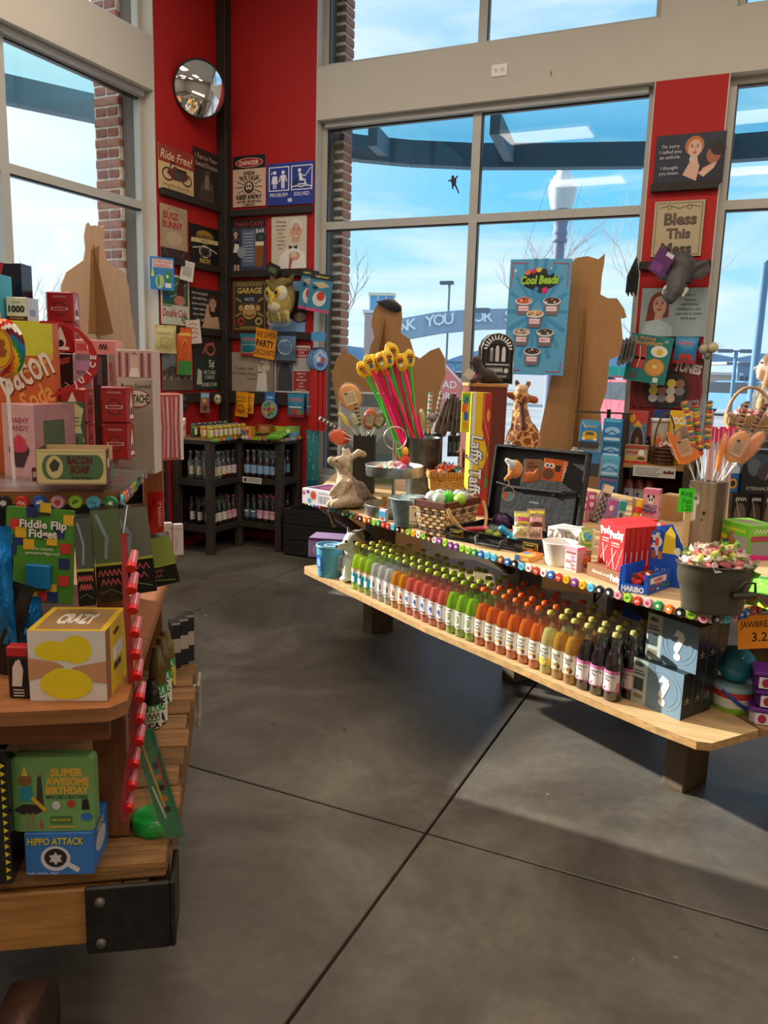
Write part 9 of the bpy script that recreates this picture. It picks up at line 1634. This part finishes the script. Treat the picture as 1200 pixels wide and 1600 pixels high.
# middle board
MP=at(100,1098,2,MZ)
HP=at(60,790,2,UZ-.06)+CV*.035
o=MB();P=cpt(uc.x,uc.y-.012,1.1);P=atpl(58,868,P,CV);s=depth(P)/FPX
o=carton('fidget_toy_card','green toy card with coloured squares and blue square fidget, hung below the caps','toy card',104*s,.004,152*s,P-Vector((0,0,76*s)),CRZ-.12,'4a8a2c',[('r',x,y,.16,.11,c)for x,y,c in ((.02,.1,'c83430'),(.1,.6,'22306a'),(.06,.76,'c83430'),(.14,.68,'e0b02c'),(.84,.84,'e0b02c'),(.7,.7,'22306a'),(.26,.56,'e0b02c'),(.8,.54,'c83430'),(.78,.38,'22306a'),(.3,.9,'22306a'),(.5,.95,'e0b02c'),(.6,.1,'e0b02c'),(.78,.2,'c83430'),(.46,.02,'c83430'),(.62,.02,'22306a'),(.0,.5,'22306a'),(.6,.62,'e0b02c'))]+[('r',.02,.03,.46,.09,'e0c02c'),('t','Fiddle Flip',.55,.835,.085,'22281c',.72,.06),('t','Fidget',.55,.74,.085,'22281c',.44,.06),('t','Fiddle Flip',.55,.835,.085,'e8e4dc',.7,.03),('t','Fidget',.55,.74,.085,'e8e4dc',.42,.03),('t','The colorful',.55,.58,.03,'d8e0c8',.4),('t','geometric fidget toy!',.55,.535,.03,'d8e0c8',.66),('r',.4,.93,.25,.03,'2a2a1c'),('t','WARNING',.25,.085,.03,'3a3010',.3)],rot=Euler((0,.06,CRZ-.12)))
MB().box((.0,-.008,44*s),(38*s,.014,38*s),'1c78b0','plastic',bev=.002).build('fidget_square',o);MB().tube([(0,.002,148*s),(0,.03,156*s)],.002,'9a9a9a','metal',5).build('peg_hook',o)
for i,(b,lb)in enumerate((((-20,820,22,1010),'crinkled bright blue film bag beside the fidget card'),((20,930,66,1020),'crinkled blue film bag low behind the fidget card'))):prop('film_bag',lb,'bag','bag',b,MP+CV*(.12+.08*i),'1c84d8',[('l',[(.2,.9),(.5,.5),(.3,.1)],.06,'8ac8f0'),('l',[(.7,.8),(.6,.4),(.8,.1)],.05,'5ab0f0')],t=.05,mat='foil')
for i,(x0,y0,x1,y1,tl)in enumerate(((121,805,146,944,.02),(150,792,190,938,.06),(176,790,236,926,.1),(205,838,272,915,.2))):
 prop('tall_gag_box','black and green box with pinkish dripping letters under the caps, %s from the fidget card'%ORD[i],'carton','box',(x0,y0,x1,y1),cpt(mc.x-.02,mc.y+.12+.09*i,MZ),'15140f',[('r',0,.42,1,.58,['4a5048','5a6a44','6a6a5c','8a9a3c'][i]),('l',[(.2,.95),(.5,.7),(.4,.48)],.12,'8a94a0'),('r',0,.4,1,.03,'a8b03c'),('t','GROSS',.5,.32,.08,'b8504c',.85,.04),('t','BITE',.5,.22,.08,'b8504c',.7,.04),('l',[(.1,.1),(.5,.14),(.9,.08)],.03,'6a7040')],tilt=-tl,mat='gloss',d=.05,turn=.3)
CB=[('e',.33,.72,.24,.14,'e0c81c'),('e',.62,.74,.2,.2,'e0c81c'),('r',.42,.58,.3,.18,'e0c81c'),('p',[(0,.3),(.0,.62),(.36,.56),(.46,.5),(.3,.38)],'c08a64'),('p',[(1,.26),(1,.58),(.6,.5),(.5,.44),(.7,.3)],'c08a64'),('e',.48,.25,.34,.22,'e0c81c'),('e',.42,.38,.16,.1,'e0c81c')]
carton_on('squeeze_toy_box','white and yellow box picturing hands stretching a yellow lump','carton',(47,1096),(168,1096),985,MZ,.15,'d8d0c8',CB,right=[('r',0,0,1,1,'d0b01c'),('r',0,0,.2,1,'8a5a34'),('r',.35,.3,.35,.1,'2a241c'),('r',.3,.45,.5,.2,'d8d4cc'),('e',.5,.84,.15,.04,'4a3420')],top=[('r',0,0,1,1,'d0a81c'),('r',.08,.06,.84,.86,'9a7448'),('t','CRAZY',.5,.5,.4,'e0d8cc',.5,.05)])
t=thing('hand_tin','small black tin with red lid and a white hand, beside the squeeze toy box','tin',at(28,1098,2,MZ)+CV*.03,_ya);s=depth(t.location)/FPX
MB().box((0,0,34*s),(33*s,.022,68*s),'1a181c','gloss',bev=.003).build('tin_body',t);MB().box((0,0,76*s),(34*s,.024,18*s),'b82c34','gloss',bev=.003).build('lid',t)
MB().draw([('p',[(.2,.3),(.25,.75),(.4,.9),(.6,.95),(.75,.7),(.65,.3)],'d8c4b8')]+[('r',.25,.06+.07*i,.5,.03,'c8c0bc')for i in range(3)],33*s,68*s,(-16.5*s,-.011,0)).build('print',t)
o=MB().pillow((0,0,0),.05,.2,.02,'1c1a18','bag',wob=.6).build('dark_bag');o.location=at(8,1060,2,MZ)+Vector((0,.02,.1));o.rotation_euler=(0,.3,.5);tag(o,'dark crumpled bag at the edge of the middle board','bag')
P=cpt(uc.x-.01,UL-.5,1.1);prop('red_pack','long red film pack hanging under the upper board','candy pack','bag',(231,768,256,838),P,'b01c1c',[('r',.1,.1,.12,.8,'7a1410'),('r',.4,.1,.12,.8,'c8402c'),('t','LICORICE',.8,.5,.08,'d8b0a8',9,.02,0,-PI/2)])
for i,x in enumerate((262,279)):carton_on('white_tin','small plain white tin at the far end of the middle board, %s from the cart'%['first','second'][i],'tin',(x-8,868),(x+8,867),818+2*i,MZ,.025,'d0c8c8',[('r',0,.84,1,.02,'9a9294'),('r',.2,.15,.2,.5,'b8a8ac')],mat='gloss',group='white tins')
# hanging strip of red vials
V=[(204,889),(205,923),(207,955),(210,992),(211,1026),(213,1059),(217,1094),(217,1127),(216,1161),(209,1197),(205,1231),(200,1266)]
P0=cpt(mc.x+.035,mc.y+.1,.8);top=near(190,835,P0);t=thing('vial_strip','hanging pink card strip holding twelve red capped vials','candy strip',top,_ya);s=depth(top)/FPX
pl=[iz@(near(x,y,P0)-top)for x,y in [(190,835)]+[(a-12,b+6)for a,b in V]+[(193,1290)]];m=MB();vs=[]
for p in pl:vs+=[p+Vector((-5*s,.012,0)),p+Vector((5*s,.012,0)),p+Vector((-5*s,.014,0)),p+Vector((5*s,.014,0))]
n=len(pl)-1;m.add(vs,[(4*i,4*i+4,4*i+5,4*i+1)for i in range(n)]+[(4*i+2,4*i+3,4*i+7,4*i+6)for i in range(n)],'a83a44','card');m.build('card_strip',t)
for x,y in V:
 a=iz@(near(x,y,P0)-top);b=iz@(near(x+6,y-26,P0+n2*.04)-top);v=MB().tube([a,a.lerp(b,.25)],8.5*s,'d81c1c','plastic',12).tube([a.lerp(b,.25),b],[8*s,6.5*s],'c86a74','gloss',12);v.build('vial',t)
MB().tube([(0,.01,0),(0,.04,.05),iz@(cpt(uc.x-.012,uc.y-.003,UZ-.02)-top)],.0015,'9a9a9a','metal',5).build('hook_wire',t)
# deck
carton_on('hippo_mug_box','blue mug box with yellow lettering and a white mug picture','carton',(41,1368),(146,1366),1302,DZ,.12,'3674c0',[('t','HIPPO ATTACK',.46,.8,.17,'1a1a10',.84,.05,.1),('t','HIPPO ATTACK',.455,.81,.17,'d8c83c',.83,.025,.1),('o',.45,.4,.22,.3,.06,'d0ccd0'),('e',.45,.42,.17,.22,'2a1c24'),('s',.45,.4,.11,'c8c4c8',6,.6),('l',[(.64,.26),(.78,.12)],.08,'d0ccd0'),('t','Deadly... Adorable... Hippo!',.25,.06,.06,'c8d0e0',.45)],right=[('e',.5,.5,.3,.25,'c8c4cc'),('t','HIPPO',.5,.85,.14,'d8c83c',.7,.03)],top=[('t','HIPPO ATTACK',.45,.5,.3,'d8c83c',.8,.05)])
c,rz,w,h=seat_on((41,1368),(146,1366),1302,DZ,.12);zt2=DZ+h+.001;P=Vector((c.x,c.y,zt2))-Vector((-math.sin(rz),math.cos(rz),0))*.035;q0,q1=near(28,1285,P),near(152,1285,P);tw=(q1-q0).length;thh=near(90,1176,P).z-zt2
t=thing('birthday_tin','green hinged tin of birthday mini decorations standing on the blue mug box','tin',((q0+q1).x/2,(q0+q1).y/2,zt2),rz);m=MB();m.M=Matrix.Rotation(PI/2,4,'X');r=.014;rrp=[(sx*(tw/2-r)+r*math.cos(a),thh/2+sz*(thh/2-r)+r*math.sin(a))for sx,sz,a0 in ((1,-1,-PI/2),(1,1,0),(-1,1,PI/2),(-1,-1,PI))for a in [a0+k*PI/8 for k in range(5)]]
m.prism(rrp,-.012,.02,'74a05e','gloss');m.build('tin_body',t)
MB().draw([('t','SUPER',.68,.8,.1,'e0a83c',.4,.05),('t','AWESOME',.68,.68,.1,'e0a83c',.52,.05),('t','BIRTHDAY',.68,.56,.1,'e0a83c',.52,.05),('t','MINI DECORATIONS',.67,.47,.05,'2a4a2c',.5,.02),('p',[(.03,.3),(.14,.38),(.34,.36),(.42,.3),(.3,.24),(.12,.24)],'2c2420'),('p',[(.3,.34),(.33,.76),(.37,.76),(.39,.36)],'3a302a'),('l',[(.34,.76),(.4,.78)],.03,'8a7a64'),('r',.18,.04,.02,.22,'a8785c'),('r',.24,.04,.02,.22,'a8785c'),('p',[(.1,.42),(.12,.6),(.26,.62),(.26,.42)],'2a8a9c'),('e',.18,.7,.08,.08,'8a5a3c'),('p',[(.14,.76),(.18,.9),(.22,.76)],'d8c84a'),('l',[(.26,.46),(.4,.3)],.05,'d8a82c'),('e',.54,.36,.05,.06,'d0c4c8'),('s',.72,.38,.06,'b8382c',6,.7),('p',[(.84,.3),(.86,.44),(.92,.44),(.94,.3)],'1c1a1c'),('e',.9,.2,.07,.05,'2a6ac0'),('r',.46,.12,.26,.09,'3f6a34'),('t','7 DECORATIONS',.59,.165,.04,'d8c84a',.24,.01),('e',.35,.1,.015,.06,'c83a2c'),('l',[(.46,.07),(.76,.07)],.02,'d8a83c')],tw,thh,(-tw/2,-.02,0)).build('print',t)
P=at(8,1382,2,DZ);s=depth(P)/FPX;o=carton('zigzag_box','black glossy box with yellow chevron edge at the deck corner','carton',.06,.1,225*s,P+CV*.05-CU*.015,CRZ,'16161a',[('p',[(.2,.5),(.6,.6),(.45,.62),(.8,.72),(.3,.63),(.45,.61)],'c8d02c')]+[('p',[(.82,.03+.06*i),(.97,.05+.06*i),(.82,.07+.06*i)],'d8c81c')for i in range(15)],mat='gloss')
prop('orange_pouch','orange and dark crumpled pouch between the birthday tin and vial strip','bag','bag',(160,1196,183,1270),at(172,1272,2,DZ),'b0482c',[('l',[(.3,.9),(.5,.4),(.4,.1)],.1,'7a2c18')],t=.04)
# sauce bottles, dark packs, green disc and cane case on the deck
for i,(x,y,yt,c1,lc)in enumerate(((247,1128,1010,'5a4a20','d8dcd0'),(254,1098,996,'5a4c24','d8dcd0'),(260,1072,985,'6a5a24','c8b83c'),(238,1136,1062,'1c1814','c8c4b8'))):
 p=at(x,y,2,DZ);s=depth(p)/FPX;hh=height(p,x,yt)-DZ;t=thing('sauce_bottle',['olive pickle sauce bottle with green and white label, nearest','olive pickle sauce bottle with green and white label, second','olive pickle sauce bottle with yellow label, farthest','short dark sauce bottle beside the olive ones'][i],'bottle',p,_ya+.5);r=14*s
 MB().lathe([(0,0),(r,.002),(r,hh*.55),(r*.85,hh*.68),(r*.9,hh*.76),(r*.6,hh*.86),(r*.45,hh)],c1,'gloss',18,cap1=True).build('bottle_body',t);MB().draw([('r',0,0,1,1,lc),('r',0,.72,1,.28,'3a8a44'),('t','TRA',.5,.86,.2,'d8e8d0',.5,.03),('t',['DE','JA','LO','HOT'][i],.5,.55,.26,'141814',.5,.05),('r',.25,.34,.5,.06,'3a8a44'),('t','CA',.5,.16,.24,'141814',.5,.05)],2.6*r,hh*.5,bend=lambda x,y,n:Vector(((r+.0006+n)*math.sin(x/r-1.3),-(r+.0006+n)*math.cos(x/r-1.3),hh*.03+y))).build('label',t)
for i,(x,y)in enumerate(((280,1046),(292,1040),(301,1034))):carton_on('dark_soap_pack','dark wrapped pack with pale band standing at the far deck end, %s'%ORD[i],'candy pack',(x-11,y),(x+3,y-2),y-72,DZ,.05,'2a2830',[('r',0,.35,1,.3,'b8a89c'),('r',0,.95,1,.05,'a8a0a0')],right=[('r',0,.35,1,.3,'9c8c84'),('r',0,.7,1,.3,'6a4a50')],mat='gloss',group='dark packs on the deck')
p=at(243,1292,2,DZ);s=depth(p)/FPX;o=MB().lathe([(0,0),(34*s,0),(36*s,.006),(35*s,.03),(30*s,.034),(0,.03)],'1c9a3c','gloss',28).build('green_base');o.location=p;tag(o,'round translucent green plastic base on the deck edge','toy base')
P=p-n2*.05;a,b=near(222,1140,P),near(268,1322,P);
t=thing('cane_case','slanting clear case of candy cane spoons with red lettering','candy case',near(246,1230,P),_ya);sl=.25;R_=Euler((0,-sl,0)).to_matrix();hh=190*s
MB().box((0,0,0),(36*s,.03,hh),'ffffff','blister',R=R_).build('clear_case',t)
m=MB().box((0,.01,.0),(32*s,.002,hh*.94),'3a8a5c','card',R=R_);m.draw([('t','CANDYCANES',.82,.62,.032,'c81c2c',9,.03,0,-PI/2),('l',[(.3,.9),(.5,.3)],.12,'d8b04c'),('l',[(.2,.5),(.4,.2)],.1,'e0d8d0')]+[('r',.5,.25+.1*i,.25,.05,['2a1c18','c8842c'][i%2])for i in range(5)],32*s,hh*.94,R_@Vector((-16*s,.008,-hh*.47)),R_@Vector((1,0,0)),R_@Vector((0,0,1)));m.build('insert_card',t)
# shelves added along the side wall to shape the sun patch, mostly unseen
def block_shelf(label,x,y0,y1,zs,d):
 t=thing('sun_block_shelf',label,'shelf unit',(WA+.05+d/2,(y0+y1)/2,0));L=y1-y0
 for z in zs:MB().box((0,0,z),(d,L-.06,.03),'2a211c','darkwood').build('shelf_board',t)
 for y in (-L/2+.015,L/2-.015):MB().box((0,y,zs[-1]/2+.01),(d,.03,zs[-1]+.02),'2a211c','darkwood').build('side_panel',t)
 MB().box((-d/2+.012,0,zs[-1]/2),(.01,L-.06,zs[-1]),'221a16','darkwood').build('back_panel',t)
block_shelf('dark tall display shelf along the side window, hidden by the cart',.1,.2,2.75,(.4,.85,1.3,1.55),.36)
block_shelf('dark low display shelf under the pointed cardboard cut-out',.1,2.755,4.75,(.35,.75,1.1),.3)
carton('yellow_tin_box','small yellow and cream box in the dark low display shelf beyond the cart','carton',.14,.1,.1,(WA+.2,4.55,.7655),.3,'c8a83c',[('r',.5,0,.5,1,'b8ac80')])
